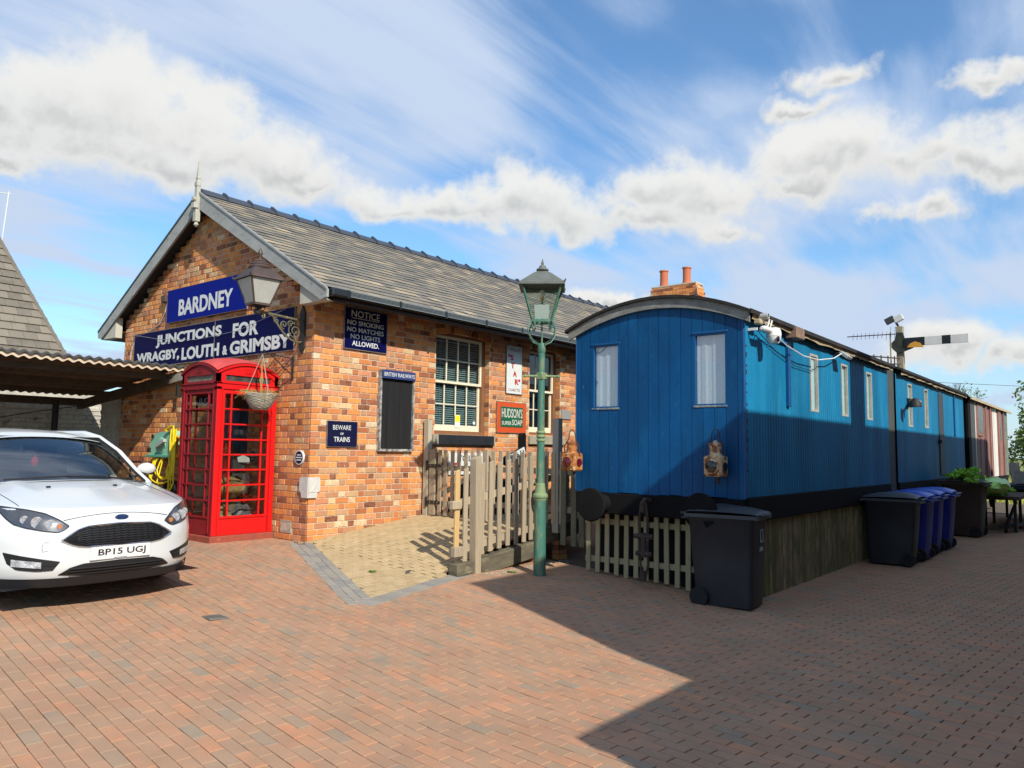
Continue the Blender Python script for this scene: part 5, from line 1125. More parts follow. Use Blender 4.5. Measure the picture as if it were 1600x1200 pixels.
M_CLG = glass('lantern_glass', (.93, .97, .95), .02, .08)
TRL = bpy.data.materials.new('frosted_panel_white'); TRL.use_nodes = True; _n = TRL.node_tree.nodes; _n.clear()
_t = _n.new('ShaderNodeBsdfTranslucent'); _d = _n.new('ShaderNodeBsdfDiffuse'); _m = _n.new('ShaderNodeMixShader'); _o = _n.new('ShaderNodeOutputMaterial'); _t.inputs[0].default_value = _d.inputs[0].default_value = (.8, .84, .8, 1)
for _a, _b2 in ((_t.outputs[0], _m.inputs[1]), (_d.outputs[0], _m.inputs[2]), (_m.outputs[0], _o.inputs[0])): TRL.node_tree.links.new(_a, _b2)
RT = R(80)
lantern(p, LX, LY, 3.235, 3.68, .165, .345, 3.94, 4.0, M_LG, M_CLG, rot=RT, hornz=.045, M_HD=M_LEAD, hood=False)
b = MB(); vs = []; 
for (r_, z) in ((.33, 3.685), (.405, 3.665), (.405, 3.69), (.30, 3.755), (.17, 3.835), (.09, 3.875)): vs += [(LX+r_*math.cos(RT+k*math.pi/2), LY+r_*math.sin(RT+k*math.pi/2), z) for k in range(4)]
b.add(vs, [(4*i+k, 4*i+(k+1) % 4, 4*i+4+(k+1) % 4, 4*i+4+k) for i in range(5) for k in range(4)]+[(20, 21, 22, 23)]); p.part(b, 'lantern_roof', M_LEAD)
b = MB(); b.lathe((LX, LY, 0), [(.04, 3.87), (.05, 3.885), (.078, 3.895), (.078, 3.91), (.05, 3.925), (.04, 3.955), (.015, 3.965), (.02, 3.99), (.012, 4.01), (.003, 4.045)], 18); p.part(b, 'roof_finial', M_LEAD, smooth=True)
b = MB(); b.lathe((LX, LY, 0), [(.012, 3.5), (.022, 3.52), (.022, 3.55), (.01, 3.56)], 12); p.part(b, 'burner', mat('brass', (.55, .32, .08), None, .3, 5, 0, metal=1), smooth=True)
b = MB(); b.lathe((LX, LY, 0), [(.01, 3.56), (.03, 3.58), (.032, 3.62), (.02, 3.64)], 12); p.part(b, 'mantle', mat('mantle_white', (.75, .74, .68)), smooth=True)
for k in (1, 2, 3):
    a = RT+k*math.pi/2+math.pi/4; rr = .095; c_ = Vector((LX+rr*math.cos(a), LY+rr*math.sin(a), 0)); t_ = Vector((-math.sin(a), math.cos(a), 0)); o2 = Vector((math.cos(a), math.sin(a), 0))
    b = MB(); q = [c_-t_*.085+Vector((0, 0, 3.26)), c_+t_*.085+Vector((0, 0, 3.26)), c_+t_*.095+o2*.045+Vector((0, 0, 3.43)), c_-t_*.095+o2*.045+Vector((0, 0, 3.43))]; b.add(q, [(0, 1, 2, 3)]); p.part(b, 'frosted_panel', TRL)
# ================================================================== fences, sleepers, gate
rn = [(0, (.33, .27, .19)), (.35, (.43, .35, .24)), (.7, (.32, .265, .185)), (1, (.48, .39, .26))]
M_PICK = mat('weathered_picket', (.33, .29, .22), (.30, .245, .165), .9, 5, .6, .4, 45, rnd=rn, c3=(.20, .17, .11), c3s=7, c3t=(.62, .74), stretch=(5, 5, .6))
M_NEWW = mat('new_yellow_wood', (.60, .40, .17), (.52, .33, .13), .75, 5, .6, .2, 40, stretch=(5, 5, .5))
M_ALG = mat('algae_picket', (.30, .29, .16), (.34, .33, .19), .92, 3, .7, .4, 45, rnd=[(0, (.44, .35, .22)), (.5, (.35, .29, .16)), (1, (.48, .38, .24))], c3=(.24, .25, .11), c3s=4, c3t=(.58, .75), stretch=(4, 4, 1))
M_SLEEP = mat('tarred_sleeper', (.16, .14, .09), (.07, .06, .045), .9, 3, .8, .6, 30, c3=(.24, .22, .13), c3s=5, c3t=(.58, .7), stretch=(1, 2, 3))
def picket(p, x, y, z0, z1, w, t, along, m=M_PICK, name='picket', lean=None, label=None, top=.012):
    b = MB(); lean = random.uniform(-.012, .012) if lean is None else lean
    hx, hy = (w/2, t/2) if along == 'x' else (t/2, w/2)
    b.cbox(-hx, hx, -hy, hy, 0, z1-z0, .004)
    for i, v in enumerate(b.v):
        if v[2] > (z1-z0)*.5: b.v[i] = (v[0]+(lean if along == 'x' else 0), v[1]+(lean if along == 'y' else 0), v[2]+(top*v[0]/hx if along == 'x' else 0))
    b.xf(Matrix.Translation((x, y, z0))); return p.part(b, name, m, label=label)
root = thing('front_picket_fence', 'weathered picket fence climbing along the edge of the ramp behind the lamp post', 'fence', (8.0, 6.35, .2)); p = PB(root)
picket(p, 7.16, 6.30, .05, 1.52, .105, .105, 'x', name='fence_post', lean=-.02, top=.02)
for i, x in enumerate((7.29, 7.455, 7.63, 7.80, 7.975, 8.14, 8.29, 8.45, 8.62, 8.80, 8.98, 9.14, 9.30)):
    s_ = (x-7.29)/1.7; picket(p, x, 6.32, .335+.165*s_+random.uniform(-.012, .012), 1.44+.155*s_+random.uniform(-.02, .015), .074, .024, 'x')
picket(p, 6.985, 6.32, .27, 1.385, .072, .024, 'x'); picket(p, 6.83, 6.32, .33, 1.36, .072, .03, 'x', M_NEWW, lean=0, label='new yellow picket')
b = MB(); b.bar((6.76, 6.37, .945), (9.4, 6.37, 1.32), .045, .085); p.part(b, 'fence_rail', M_PICK); b = MB(); b.bar((6.78, 6.37, .385), (9.4, 6.37, .70), .045, .085); p.part(b, 'fence_rail', M_PICK)
b = MB(); b.cbox(6.73, 6.88, 6.28, 6.345, .90, 1.0, .008); p.part(b, 'rail_block', M_PICK); b = MB(); b.cbox(6.76, 6.92, 6.27, 6.345, .34, .46, .008); p.part(b, 'rail_block', M_PICK)
def sleeper(a, c, w, h, lb):
    L_ = (Vector(c)-Vector(a)).length; b = MB(); b.cbox(0, L_, -w/2, w/2, -h/2, h/2, .012); n0 = len(b.v)
    d = (Vector(c)-Vector(a)).normalized(); y = Vector((0, 0, 1)).cross(d).normalized(); z = d.cross(y); o = b.build('railway_sleeper', M_SLEEP)
    o.matrix_world = Matrix(((d.x, y.x, z.x, a[0]), (d.y, y.y, z.y, a[1]), (d.z, y.z, z.z, a[2]), (0, 0, 0, 1))); tag(o, lb, 'sleeper', ); return o
sleeper((7.23, 6.33, .18), (8.32, 6.33, .30), .16, .21, 'old tarred sleeper resting on the ground under the front fence left of the lamp post')
sleeper((8.36, 6.34, .44), (9.5, 6.34, .56), .16, .22, 'old tarred sleeper raised on bricks right of the lamp post')
sleeper((6.78, 6.32, .19), (7.08, 6.32, .20), .16, .15, 'short cut end of sleeper left of the big fence post')
k_ = 0
for x, n, w_ in ((8.40, 3, 'left'), (8.95, 4, 'right')):
    for i in range(n):
        b = MB(); b.cbox(-.11, .11, -.05, .05, -.032, .032, .005); o = b.build('loose_brick', M_BRICK); o.location = (x+random.uniform(-.01, .01), 6.31, .14+i*.068); o.rotation_euler = (0, 0, random.uniform(-.1, .1)+1.5*(w_ == 'left'))
        tag(o, 'brick %s in the %s hand pile propping up the raised sleeper' % (('at the bottom', 'second from the ground', 'third from the ground', 'at the top')[i], w_), 'brick')
b = MB()
for k in range(420):
    x = random.uniform(7.2, 8.9); y = 6.2-abs(random.gauss(0, .10)); r_ = random.uniform(.004, .013); z = zg(x, y)
    b.add([(x+r_, y, z+.002), (x, y+r_, z+.002), (x-r_, y, z+.002), (x, y-r_*1.2, z+.002), (x, y, z+r_*.9)], [(0, 1, 4), (1, 2, 4), (2, 3, 4), (3, 0, 4)])
o = b.build('gravel', mat('pale_gravel', (.42, .36, .27), (.3, .24, .18), .95, 30, .8), kind='stuff', fix=False); o['label'] = 'pale grit spilled along the foot of the sleeper'; o['category'] = 'gravel'
root = thing('wooden_gate', 'weathered picket gate with black strap hinges hung on a tall post at the station wall', 'gate', (8.65, 8.6, .58)); p = PB(root)
picket(p, 8.66, 8.66, .53, 2.08, .10, .09, 'y', name='hinge_post', lean=0, m=mat('pale_post', (.46, .41, .30), (.36, .32, .23), .9, 5, .6, .3, 40, stretch=(5, 5, .5)))
picket(p, 8.63, 8.515, .60, 1.615, .125, .03, 'y', name='gate_stile', lean=0)
for y in (8.36, 8.23, 8.09, 7.96, 7.82, 7.69, 7.555): picket(p, 8.63, y, .60, 1.60+random.uniform(-.01, .01), .07, .022, 'y')
for z in (.78, 1.33):
    b = MB(); b.box(8.645, 8.685, 7.52, 8.58, z-.04, z+.04); p.part(b, 'gate_rail', M_PICK)
b = MB(); b.bar((8.665, 8.56, .82), (8.665, 7.58, 1.30), .035, .07); p.part(b, 'gate_brace', M_PICK)
for z in (.80, 1.36):
    b = MB(); b.prism([(8.62, z-.022), (8.62, z+.022), (8.42, z+.026), (8.34, z+.018), (8.31, z), (8.34, z-.018), (8.42, z-.026)], (-.008, 0, 0), (8.613, 0, 0), (0, 1, 0), (0, 0, 1)); b.box(8.595, 8.613, 8.60, 8.635, z-.075, z+.075)
    h_ = p.part(b, 'strap_hinge', M_IRON)
    for y in (8.38, 8.45, 8.54): b = MB(); b.lathe((8.604, y, z), [(.008, 0), (.006, -.004)], 8, 'x'); b.xf(p.T); b.build('hinge_bolt', M_PICK, h_)
root = thing('platform_fence', 'row of weathered pickets continuing from the gate towards the blue carriage', 'fence', (8.65, 6.7, .6)); p = PB(root)
picket(p, 8.66, 7.43, .55, 1.62, .09, .09, 'y', name='fence_post', lean=0)
y = 7.28
while y > 6.0: picket(p, 8.63, y, .62, 1.60+random.uniform(-.012, .012), .07, .022, 'y'); y -= .136
for z in (.82, 1.33): b = MB(); b.box(8.645, 8.685, 5.55, 7.4, z-.04, z+.04); p.part(b, 'fence_rail', M_PICK)
picket(p, 8.68, 6.17, .5, 2.06, .10, .10, 'y', name='tall_post', lean=0, m=mat('grey_post', (.40, .38, .32), (.28, .265, .23), .9, 5, .6, .4, 40, stretch=(5, 5, .5)))
for y in (6.02, 5.85, 5.72): picket(p, 8.62, y, .35, 1.60, .085, .024, 'y', mat('shaded_green_picket', (.17, .17, .12), (.10, .105, .07), .9, 5, .7, .4, 40))  # end pickets get a darker colour, shade painted into it
# platform fittings behind the fence
root = thing('finger_post', 'round topped black finger post with a sloping white arm behind the pickets', 'signpost', (10.22, 8.0, .6)); p = PB(root)
M_PBLK = mat('gloss_black_paint', (.008, .008, .01), None, .3, 6, 0); n = 10
b = MB(); b.prism([(-.055, .6), (.055, .6), (.055, 1.85)]+[(.055*math.cos(a_), 1.85+.06*math.sin(a_)) for a_ in lin(0.2, 2.94, 9)]+[(-.055, 1.85)], (0, -.09, 0), (10.22, 8.04, 0)); p.part(b, 'post', M_PBLK)
b = MB(); b.prism([(-.55, -.075), (0, -.075), (0, .075), (-.55, .075), (-.62, 0)], (0, .03, 0), (0, 0, 0)); A_ = Matrix.Translation((10.19, 7.91, 1.62)) @ Matrix.Rotation(R(-20)*-1*-1, 4, 'Y'); b.xf(A_); p.part(b, 'arm_frame', M_PBLK)
b = MB(); b.prism([(-.54, -.062), (-.01, -.062), (-.01, .062), (-.54, .062)], (0, .01, 0), (0, -.012, 0)); b.xf(A_); p.part(b, 'arm_board', M_WHT)
lettering('DARY', -.30, -.03, -.035, .035, p.T @ A_ @ Matrix(((1, 0, 0, 0), (0, 0, -1, -.0125), (0, 1, 0, 0), (0, 0, 0, 1))), M_PBLK, root, .01) if False else None
for k_, (a0_, h_) in enumerate(((-.44, .05), (-.33, .06), (-.24, .06), (-.15, .055), (-.08, .05))):
    b = MB(); b.bar((a0_, -.014, -.03), (a0_+.02, -.014, .035), .012, .006); b.bar((a0_, -.014, .035 if k_ % 2 else 0), (a0_+.045, -.014, .03 if k_ % 2 else 0), .006, .012); b.xf(A_); p.part(b, 'arm_letter', M_PBLK)
root = thing('platform_planter', 'low black box with two small white cards standing against the platform pickets', 'planter', (9.5, 8.0, .6)); p = PB(root)
b = MB(); b.cbox(9.1, 10.4, 7.95, 8.4, .58, 1.12, .01); p.part(b, 'planter_box', M_PBLK)
b = MB(); b.box(9.15, 10.35, 8.0, 8.35, 1.10, 1.135); p.part(b, 'planter_soil', M_SOIL)
for x in (9.22, 9.50): b = MB(); b.prism([(0, .92), (.14, .97), (.14, 1.17), (0, 1.12)], (0, .01, 0), (x, 7.925, 0)); c_ = p.part(b, 'white_card', M_WHT); b = MB(); b.box(x+.03, x+.11, 7.92, 7.924, 1.0, 1.015); b.box(x+.03, x+.10, 7.92, 7.924, 1.04, 1.055); b.xf(p.T); b.build('card_print', M_PBLK, c_)
# ================================================================== carriages
M_BLUF = mat('blue_gloss_boards', (.001, .085, .25), (.001, .068, .21), .48, 1.2, .8, .12, 25, c3=(.004, .12, .30), c3s=2.2, c3t=(.55, .8), stretch=(1, 1, .4), spec=.22, rnd=[(0, (.001, .060, .175)), (.5, (.001, .092, .255)), (1, (.001, .070, .20))], big=(1.3, .62), c4=(.30, .36, .40), c4s=26, c4t=(.735, .76))
M_BLUS = mat('blue_side_sheeting', (.004, .165, .34), (.010, .195, .37), .55, 2.2, .8, .08, 30, c3=(.035, .26, .41), c3s=3, c3t=(.55, .8), stretch=(1.5, 1, .25), spec=.18, big=(1.1, .74), c4=(.30, .33, .33), c4s=22, c4t=(.74, .77))
M_BLUT = mat('blue_trim', (.001, .075, .23), (.001, .06, .19), .45, 6, .6, .1, 40, c3=(.40, .38, .30), c3s=20, c3t=(.72, .78))
M_FELT = mat('roof_felt', (.018, .017, .017), (.035, .033, .03), .95, 6, .7, .4, 40); M_ARC = mat('grey_arch_board', (.26, .265, .25), (.13, .13, .12), .85, 5, .8, .4, 30, c3=(.07, .065, .06), c3s=6, c3t=(.60, .72), stretch=(2, 1, 2))
M_TORN = mat('torn_beige_fascia', (.46, .38, .25), (.34, .27, .17), .9, 8, .8, .4, 30, c3=(.15, .11, .07), c3s=5, c3t=(.64, .72))
M_UND = mat('black_underframe', (.006, .006, .007), (.011, .011, .011), .85, 5, .6, .2, 40, spec=.15); M_WGREY = mat('grey_curtain', (.82, .84, .85), (.66, .68, .70), .8, 3, .5, .0, 20, c3=(.85, .85, .82), c3s=3, c3t=(.5, .6), stretch=(3, 3, .8))
YR, YL, ZB, ZT = 3.36, 5.60, 1.12, 3.14; YC = (YR+YL)/2
def arcz(y, o=0): return 3.46+o-.19*(y-4.46)**2
def carriage(name, label, x0, x1, windows, front, sheet_m, loc):
    root = thing(name, label, 'railway carriage', loc); p = PB(root)
    # roof shell
    b = MB(); ysr = lin(YR-.13, YL+.13, 19); nx_ = 20
    xr0 = x0-.09 if front else x0
    b.grid([[(x, y, arcz(y, .035)+.006*math.sin(x*3.1+y)) for y in ysr] for x in lin(xr0, x1, nx_)]); o2 = len(b.v)
    b.grid([[(x, y, arcz(y, -.0)) for y in ysr] for x in lin(xr0, x1, nx_)])
    b.add([q for y in ysr for q in ((xr0, y, arcz(y, .035)), (xr0, y, arcz(y)))], [(2*i, 2*i+1, 2*i+3, 2*i+2) for i in range(len(ysr)-1)])
    b.bar((xr0, YR-.13, arcz(YR-.13, .018)), (x1, YR-.13, arcz(YR-.13, .018)), .012, .05); b.bar((xr0, YL+.13, arcz(YL+.13, .018)), (x1, YL+.13, arcz(YL+.13, .018)), .012, .05)
    p.part(b, 'roof', M_FELT, smooth=True)
    # torn fascia strip beneath the roof edge
    b = MB(); n = int((x1-x0)/.09); vs = []; fs = []
    for i in range(n+1):
        x = x0+.04+(x1-x0-.06)*i/n; zt = arcz(YR-.11)-.004; hb = .058+.022*noise.noise(Vector((x*1.9, 3, 1)))+.012*noise.noise(Vector((x*7, 1, 1))); yo = .012*noise.noise(Vector((x*3, 7, 2)))
        vs += [(x, YR-.105+yo, zt), (x, YR-.095+yo*1.5, zt-hb)]
        if i: fs.append((2*i-2, 2*i, 2*i+1, 2*i-1))
    b.add(vs, fs); p.part(b, 'torn_fascia', M_TORN)
    b = MB(); b.box(x0+.05, x1-.02, YR-.08, YR-.01, arcz(YR)-.10, arcz(YR)-.02); p.part(b, 'eaves_shadow_strip', M_UND)  # black strip standing in for the dark shadow under the roof edge
    # core + side sheeting (ribbed) with window openings
    b = MB(); b.box(x0+.08, x1-.02, YR+.06, YL-.06, ZB, ZT-.1); p.part(b, 'body_core', M_DARKROOM)
    step = .0885/4; n = int((x1-x0)/step); b = MB(); amp = (0, .004, .0045, .001)
    zl = ZT-.01
    for i in range(n):
        xa_, xb_ = x0+i*step, x0+(i+1)*step; ya_ = YR-.004-amp[i % 4]; yb_ = YR-.004-amp[(i+1) % 4]
        ya_ += .003*noise.noise(Vector((xa_*.8, 1, 1))); yb_ += .003*noise.noise(Vector((xb_*.8, 1, 1)))
        segs = [(ZB, zl)]
        for (w0, w1, z0, z1) in windows:
            if xa_ < w1 and xb_ > w0: segs = [(ZB, z0), (z1, zl)]
        for (z0, z1) in segs: b.add([(xa_, ya_, z0), (xb_, yb_, z0), (xb_, yb_, z1), (xa_, ya_, z1)], [(0, 1, 2, 3)])
    b2 = len(b.v); p.part(b, 'side_sheeting', sheet_m, fix=False)
    b = MB(); b.box(x0+.02, x1-.02, YL-.02, YL, ZB, ZT); b.box(x1-.03, x1-.01, YR, YL, ZB, ZT+.1); p.part(b, 'rear_boards', sheet_m)
    for (w0, w1, z0, z1) in windows:
        b = MB(); frame_strips(b, [(w0, z0), (w1, z0), (w1, z1), (w0, z1)], [(w0+.03, z0+.035), (w1-.03, z0+.035), (w1-.03, z1-.03), (w0+.03, z1-.03)], (0, .05, 0), (0, YR-.012, 0), (1, 0, 0), (0, 0, 1)); f_ = p.part(b, 'side_window', mat('window_timber_pale', (.40, .40, .36), (.26, .26, .24), .8, 9, .7))
        b = MB(); b.box(w0+.03, w1-.03, YR+.018, YR+.022, z0+.03, z1-.03); b.xf(p.T); b.build('pane', M_GLASS, f_)
        b = MB(); b.box(w0+.03, w1-.03, YR+.036, YR+.042, z0+.03, z1-.03); b.xf(p.T); b.build('curtain', M_WGREY, f_)
    # beam
    b = MB(); b.cbox(x0+.05, x1, YR-.02, YR+.12, .84, ZB-.004, .01); b.box(x0+.3, x1, YL-.3, YL-.1, .84, ZB); p.part(b, 'solebar', M_UND)
    b = MB(); b.box(x0+.2, x1, YR+.2, YL-.2, 1.0, 1.1); p.part(b, 'floor', M_UND)
    return root, p
c1, p = carriage('front_carriage', 'bright blue wooden railway carriage body with curved felt roof facing the yard', 8.30, 14.86, [(10.60, 10.93, 2.19, 2.98), (12.03, 12.36, 2.19, 2.98), (13.43, 13.77, 2.19, 2.98)], True, M_BLUS, (8.3, YC, 0))
# front end boards
FX = 8.30; WN = [(4.97, 5.34, 2.17, 2.95), (3.56, 3.94, 2.165, 2.98)]
edges_ = [5.60, 5.52, 5.385, 5.25, 5.11, 4.97, 4.83, 4.69, 4.55, 4.41, 4.27, 4.12, 3.98, 3.84, 3.70, 3.56, 3.42, 3.345]
for y1, y0 in zip(edges_, edges_[1:]):
    zt0, zt1 = arcz(y0)-.005, arcz(y1)-.005; yo = random.uniform(-.0025, .0025)
    segs = [(ZB-.01+random.uniform(-.012, .006), None)]
    hit = [w for w in WN if y0 < w[1]-.01 and y1 > w[0]+.01]
    parts_ = []
    if hit:
        w = hit[0]; parts_ = [(ZB-.01+random.uniform(-.01, .006), w[2]-.01, w[2]-.01), (w[3]+.01, zt0, zt1)]
        if y0 < w[0]-.02 or y1 > w[1]+.02:
            qa, qb = (y0, w[0]) if y0 < w[0]-.02 else (w[1], y1)
            b = MB(); b.prism([(qa+.0015, w[2]-.01), (qb-.0015, w[2]-.01), (qb-.0015, w[3]+.01), (qa+.0015, w[3]+.01)], (.03, 0, 0), (FX-.008+yo, 0, 0), (0, 1, 0), (0, 0, 1)); p.part(b, 'front_board', M_BLUF)
    else: parts_ = [(ZB-.01+random.uniform(-.012, .006), zt0, zt1)]
    for (za, zb0, zb1) in parts_:
        b = MB(); ch_ = .003; b.prism([(y0+.0025, za), (y1-.0025, za), (y1-.0025, zb1), (y0+.0025, zb0)], (.03, 0, 0), (FX-.008+yo, 0, 0), (0, 1, 0), (0, 0, 1)); p.part(b, 'front_board', M_BLUF)
b = MB(); b.cbox(FX-.012, FX+.03, YR-.02, YR+.005, ZB-.005, ZT-.01, .004); p.part(b, 'corner_strip', M_BLUT); b = MB(); b.cbox(FX-.012, FX+.03, YL-.005, YL+.012, ZB-.005, ZT-.01, .004); p.part(b, 'corner_strip', M_BLUT)
for (w0, w1, z0, z1) in WN:
    b = MB(); frame_strips(b, [(w0-.015, z0-.01), (w1+.015, z0-.01), (w1+.015, z1+.01), (w0-.015, z1+.01)], [(w0+.008, z0+.008), (w1-.008, z0+.008), (w1-.008, z1-.008), (w0+.008, z1-.008)], (.045, 0, 0), (FX-.010, 0, 0), (0, 1, 0), (0, 0, 1)); f_ = p.part(b, 'end_window', M_BLUT)
    b = MB(); b.box(FX+.018, FX+.022, w0+.008, w1-.008, z0+.008, z1-.008); b.xf(p.T); b.build('pane', glass('carriage_glass', (.85, .88, .9), .03, .22), f_)
    b = MB(); b.grid([[(FX+.045+.004*math.sin(y*52)+.002*math.sin(y*131), y, z) for y in lin(w0+.004, w1-.004, 30)] for z in (z0+.002, z1-.002)]); b.xf(p.T); b.build('net_curtain', M_WGREY, f_, True)
    b = MB(); b.cbox(FX-.022, FX+.01, w0-.03, w1+.03, z1+.01, z1+.035, .004); b.xf(p.T); b.build('drip_rail', M_BLUT, f_)
    b = MB(); b.cbox(FX-.018, FX+.01, w0-.015, w1+.02, z0-.034, z0-.01, .005); b.xf(p.T); b.build('window_ledge', mat('peeling_ledge', (.36, .34, .26), (.01, .08, .18), .85, 30, 1, .4, 50), f_)
n = 30; b = MB()
ya = lin(YR-.10, YL+.10, n)
for a_, c_ in zip(ya, ya[1:]): b.prism([(a_, arcz(a_, -.115)), (c_, arcz(c_, -.115)), (c_, arcz(c_, -.002)), (a_, arcz(a_, -.002))], (.03, 0, 0), (FX-.055, 0, 0), (0, 1, 0), (0, 0, 1))
p.part(b, 'arch_board', M_ARC)
b = MB(); b.cbox(FX-.01, FX+.12, YR+.0, YL, .84, ZB-.02, .01); p.part(b, 'headstock', M_UND)
for y in (5.18, 3.75):
    b = MB(); b.lathe((FX-.012, y, .965), [(.11, 0), (.10, -.14), (.085, -.15), (.085, -.26), (.20, -.275), (.205, -.29), (.19, -.305), (.06, -.315)], 28, 'x'); p.part(b, 'buffer', M_UND, smooth=True)
M_RUSTD = mat('dark_rust', (.07, .045, .035), (.03, .022, .02), .85, 9, .8, .5, 50)
b = MB(); hy = 4.53
b.tube([(FX-.01, hy, 1.03), (FX-.14, hy, 1.05), (FX-.20, hy, 1.0), (FX-.18, hy, .92), (FX-.12, hy, .9)], .028, 8); p.part(b, 'drawhook', M_RUSTD, smooth=True)
b = MB()
for s_ in (-.05, .05): b.tube([(FX-.17, hy+s_*.6, 1.02), (FX-.17, hy+s_, .85), (FX-.165, hy+s_, .64)], .016, 6); b.tube([(FX-.16, hy+s_, .58), (FX-.15, hy+s_, .30), (FX-.15, hy+s_*.3, .12)], .016, 6)
b.tube([(FX-.165, hy-.12, .62), (FX-.165, hy+.12, .62)], .03, 8); b.tube([(FX-.16, hy-.10, .42), (FX-.16, hy+.10, .42)], .028, 8); b.tube([(FX-.162, hy, .66), (FX-.162, hy, .38)], .035, 8); b.tube([(FX-.15, hy+.02, .22), (FX-.15, hy+.02, .10)], .04, 8); p.part(b, 'screw_coupling', M_RUSTD, smooth=True)
# side fittings
b = MB(); b.cbox(9.60, 9.90, YR-.17, YR-.015, 3.06, 3.20, .006); p.part(b, 'eaves_box', mat('brown_box', (.30, .19, .12), (.06, .06, .08)))
b = MB(); b.cbox(9.64, 9.72, YR-.05, YR-.008, 2.20, 3.06, .004); p.part(b, 'door_pillar', M_BLUT)
b = MB(); b.box(9.28, 9.66, YR-.045, YR-.01, 2.98, 3.01); p.part(b, 'door_head', M_BLUT)
b = MB()
for i in range(14): z_ = 1.4+i*.11+random.uniform(-.03, .03); b.box(8.352, 8.358, YR-.022, YR-.012, z_, z_+random.uniform(.015, .06))
p.part(b, 'rust_streak', M_RUSTD)
c2, p2 = carriage('rear_carriage', 'second blue railway carriage body coupled behind the first along the alley', 15.46, 22.75, [(16.42, 16.80, 2.18, 3.02), (17.96, 18.32, 2.2, 3.02)], False, M_BLUS, (15.46, YC, 0))
b = MB(); b.cbox(19.40, 19.92, YR-.03, YR+.0, 1.2, 3.03, .01); p2.part(b, 'side_door', mat('door_dark_grey', (.035, .045, .06), (.05, .06, .08), .6, 5, .6))
b = MB(); b.cbox(19.3, 19.38, YR-.08, YR-.01, 1.9, 1.98, .01); p2.part(b, 'door_handle', M_IRON)
b = MB(); b.cbox(21.3, 21.36, YR-.04, YR, 2.1, 3.1, .004); p2.part(b, 'drain_pipe', M_BLUT)
b = MB(); b.box(14.90, 15.42, YR+.02, YL-.1, .2, 3.25); o = b.build('linking_vestibule', mat('dark_grey_panel', (.055, .065, .065), (.08, .09, .085), .7, 5, .7)); tag(o, 'dark grey panelled gap filler standing between the two blue carriages', 'panel')
b = MB(); b.tube([(15.15, YR-.03, .25), (15.15, YR-.03, 1.0)], .07, 8); o = b.build('support_pile', mat('pile_brown', (.16, .10, .07), (.08, .06, .05))); tag(o, 'short brown pile under the gap between the two blue carriages', 'post')
# ------------------------------------------------------------------ red van
root = thing('red_van', 'weathered maroon railway van with a broad white stripe at the far end of the row', 'railway carriage', (26, YC, 0)); p = PB(root)
M_MAR = mat('faded_maroon', (.22, .10, .085), (.30, .17, .14), .75, 3, .8, .3, 30, c3=(.14, .05, .045), c3s=4, c3t=(.6, .75), stretch=(1, 1, .4)); M_MWH = mat('van_white', (.66, .64, .58), (.55, .52, .46), .7, 5, .6)
M_VG = mat('van_green_grey', (.10, .13, .10), (.20, .22, .16), .8, 5, .8)
cols = [(23.15, 23.55, M_UND), (23.55, 24.3, mat('dark_grey_panel', (.055, .065, .065))), (24.3, 24.45, M_MWH)]
x = 24.45; k = 0
while x < 31.4:
    e = x+.36; mm = M_MWH if 27.6 < x < 28.6 else M_MAR
    if x > 30.3: mm = M_VG
    cols.append((x, min(e, 31.4), mm)); x = e; k += 1
for (a_, c_, mm) in cols:
    b = MB(); dy = random.uniform(0, .03); z1_ = 3.2; b.cbox(a_+.006, c_-.006, YR-.03-dy, YR+.02, 1.02, z1_, .008); p.part(b, 'van_board', mm)
for (a_, c_, z0_, z1_) in ((24.6, 25.6, 2.2, 3.1), (29.0, 29.5, 2.1, 3.1)):
    b = MB(); b.cbox(a_, c_, YR-.075, YR-.03, z0_, z1_, .01); f_ = p.part(b, 'van_window', M_MAR); b = MB(); b.box(a_+.08, c_-.08, YR-.08, YR-.0755, z0_+.08, z1_-.08); b.xf(p.T); b.build('pane', mat('dirty_pane', (.06, .07, .06), (.14, .15, .13), .3, 6, .8), f_)
for x_ in (26.0, 26.9, 28.75, 29.9): b = MB(); b.cbox(x_, x_+.14, YR-.10, YR-.03, 1.05, 3.15, .01); p.part(b, 'door_post', M_MAR)
b = MB(); b.grid([[(x, y, arcz(y, .0)) for y in lin(YR-.15, YL+.15, 12)] for x in (23.0, 31.55)]); b.bar((23, YR-.15, arcz(YR-.15)-.02), (31.55, YR-.15, arcz(YR-.15)-.02), .03, .07); p.part(b, 'roof', M_TORN)
b = MB(); b.box(23.2, 31.4, YR+.05, YL, 1.0, 3.2); p.part(b, 'van_core', M_DARKROOM); b = MB(); b.box(23.2, 31.4, YR, YR+.1, .72, 1.0); p.part(b, 'solebar', M_UND)
for x in (25, 29.4):
    b = MB(); b.lathe((x, YR+.25, .42), [(.42, -.05), (.42, .05), (.1, .06)], 20, 'y'); p.part(b, 'van_wheel', M_UND)
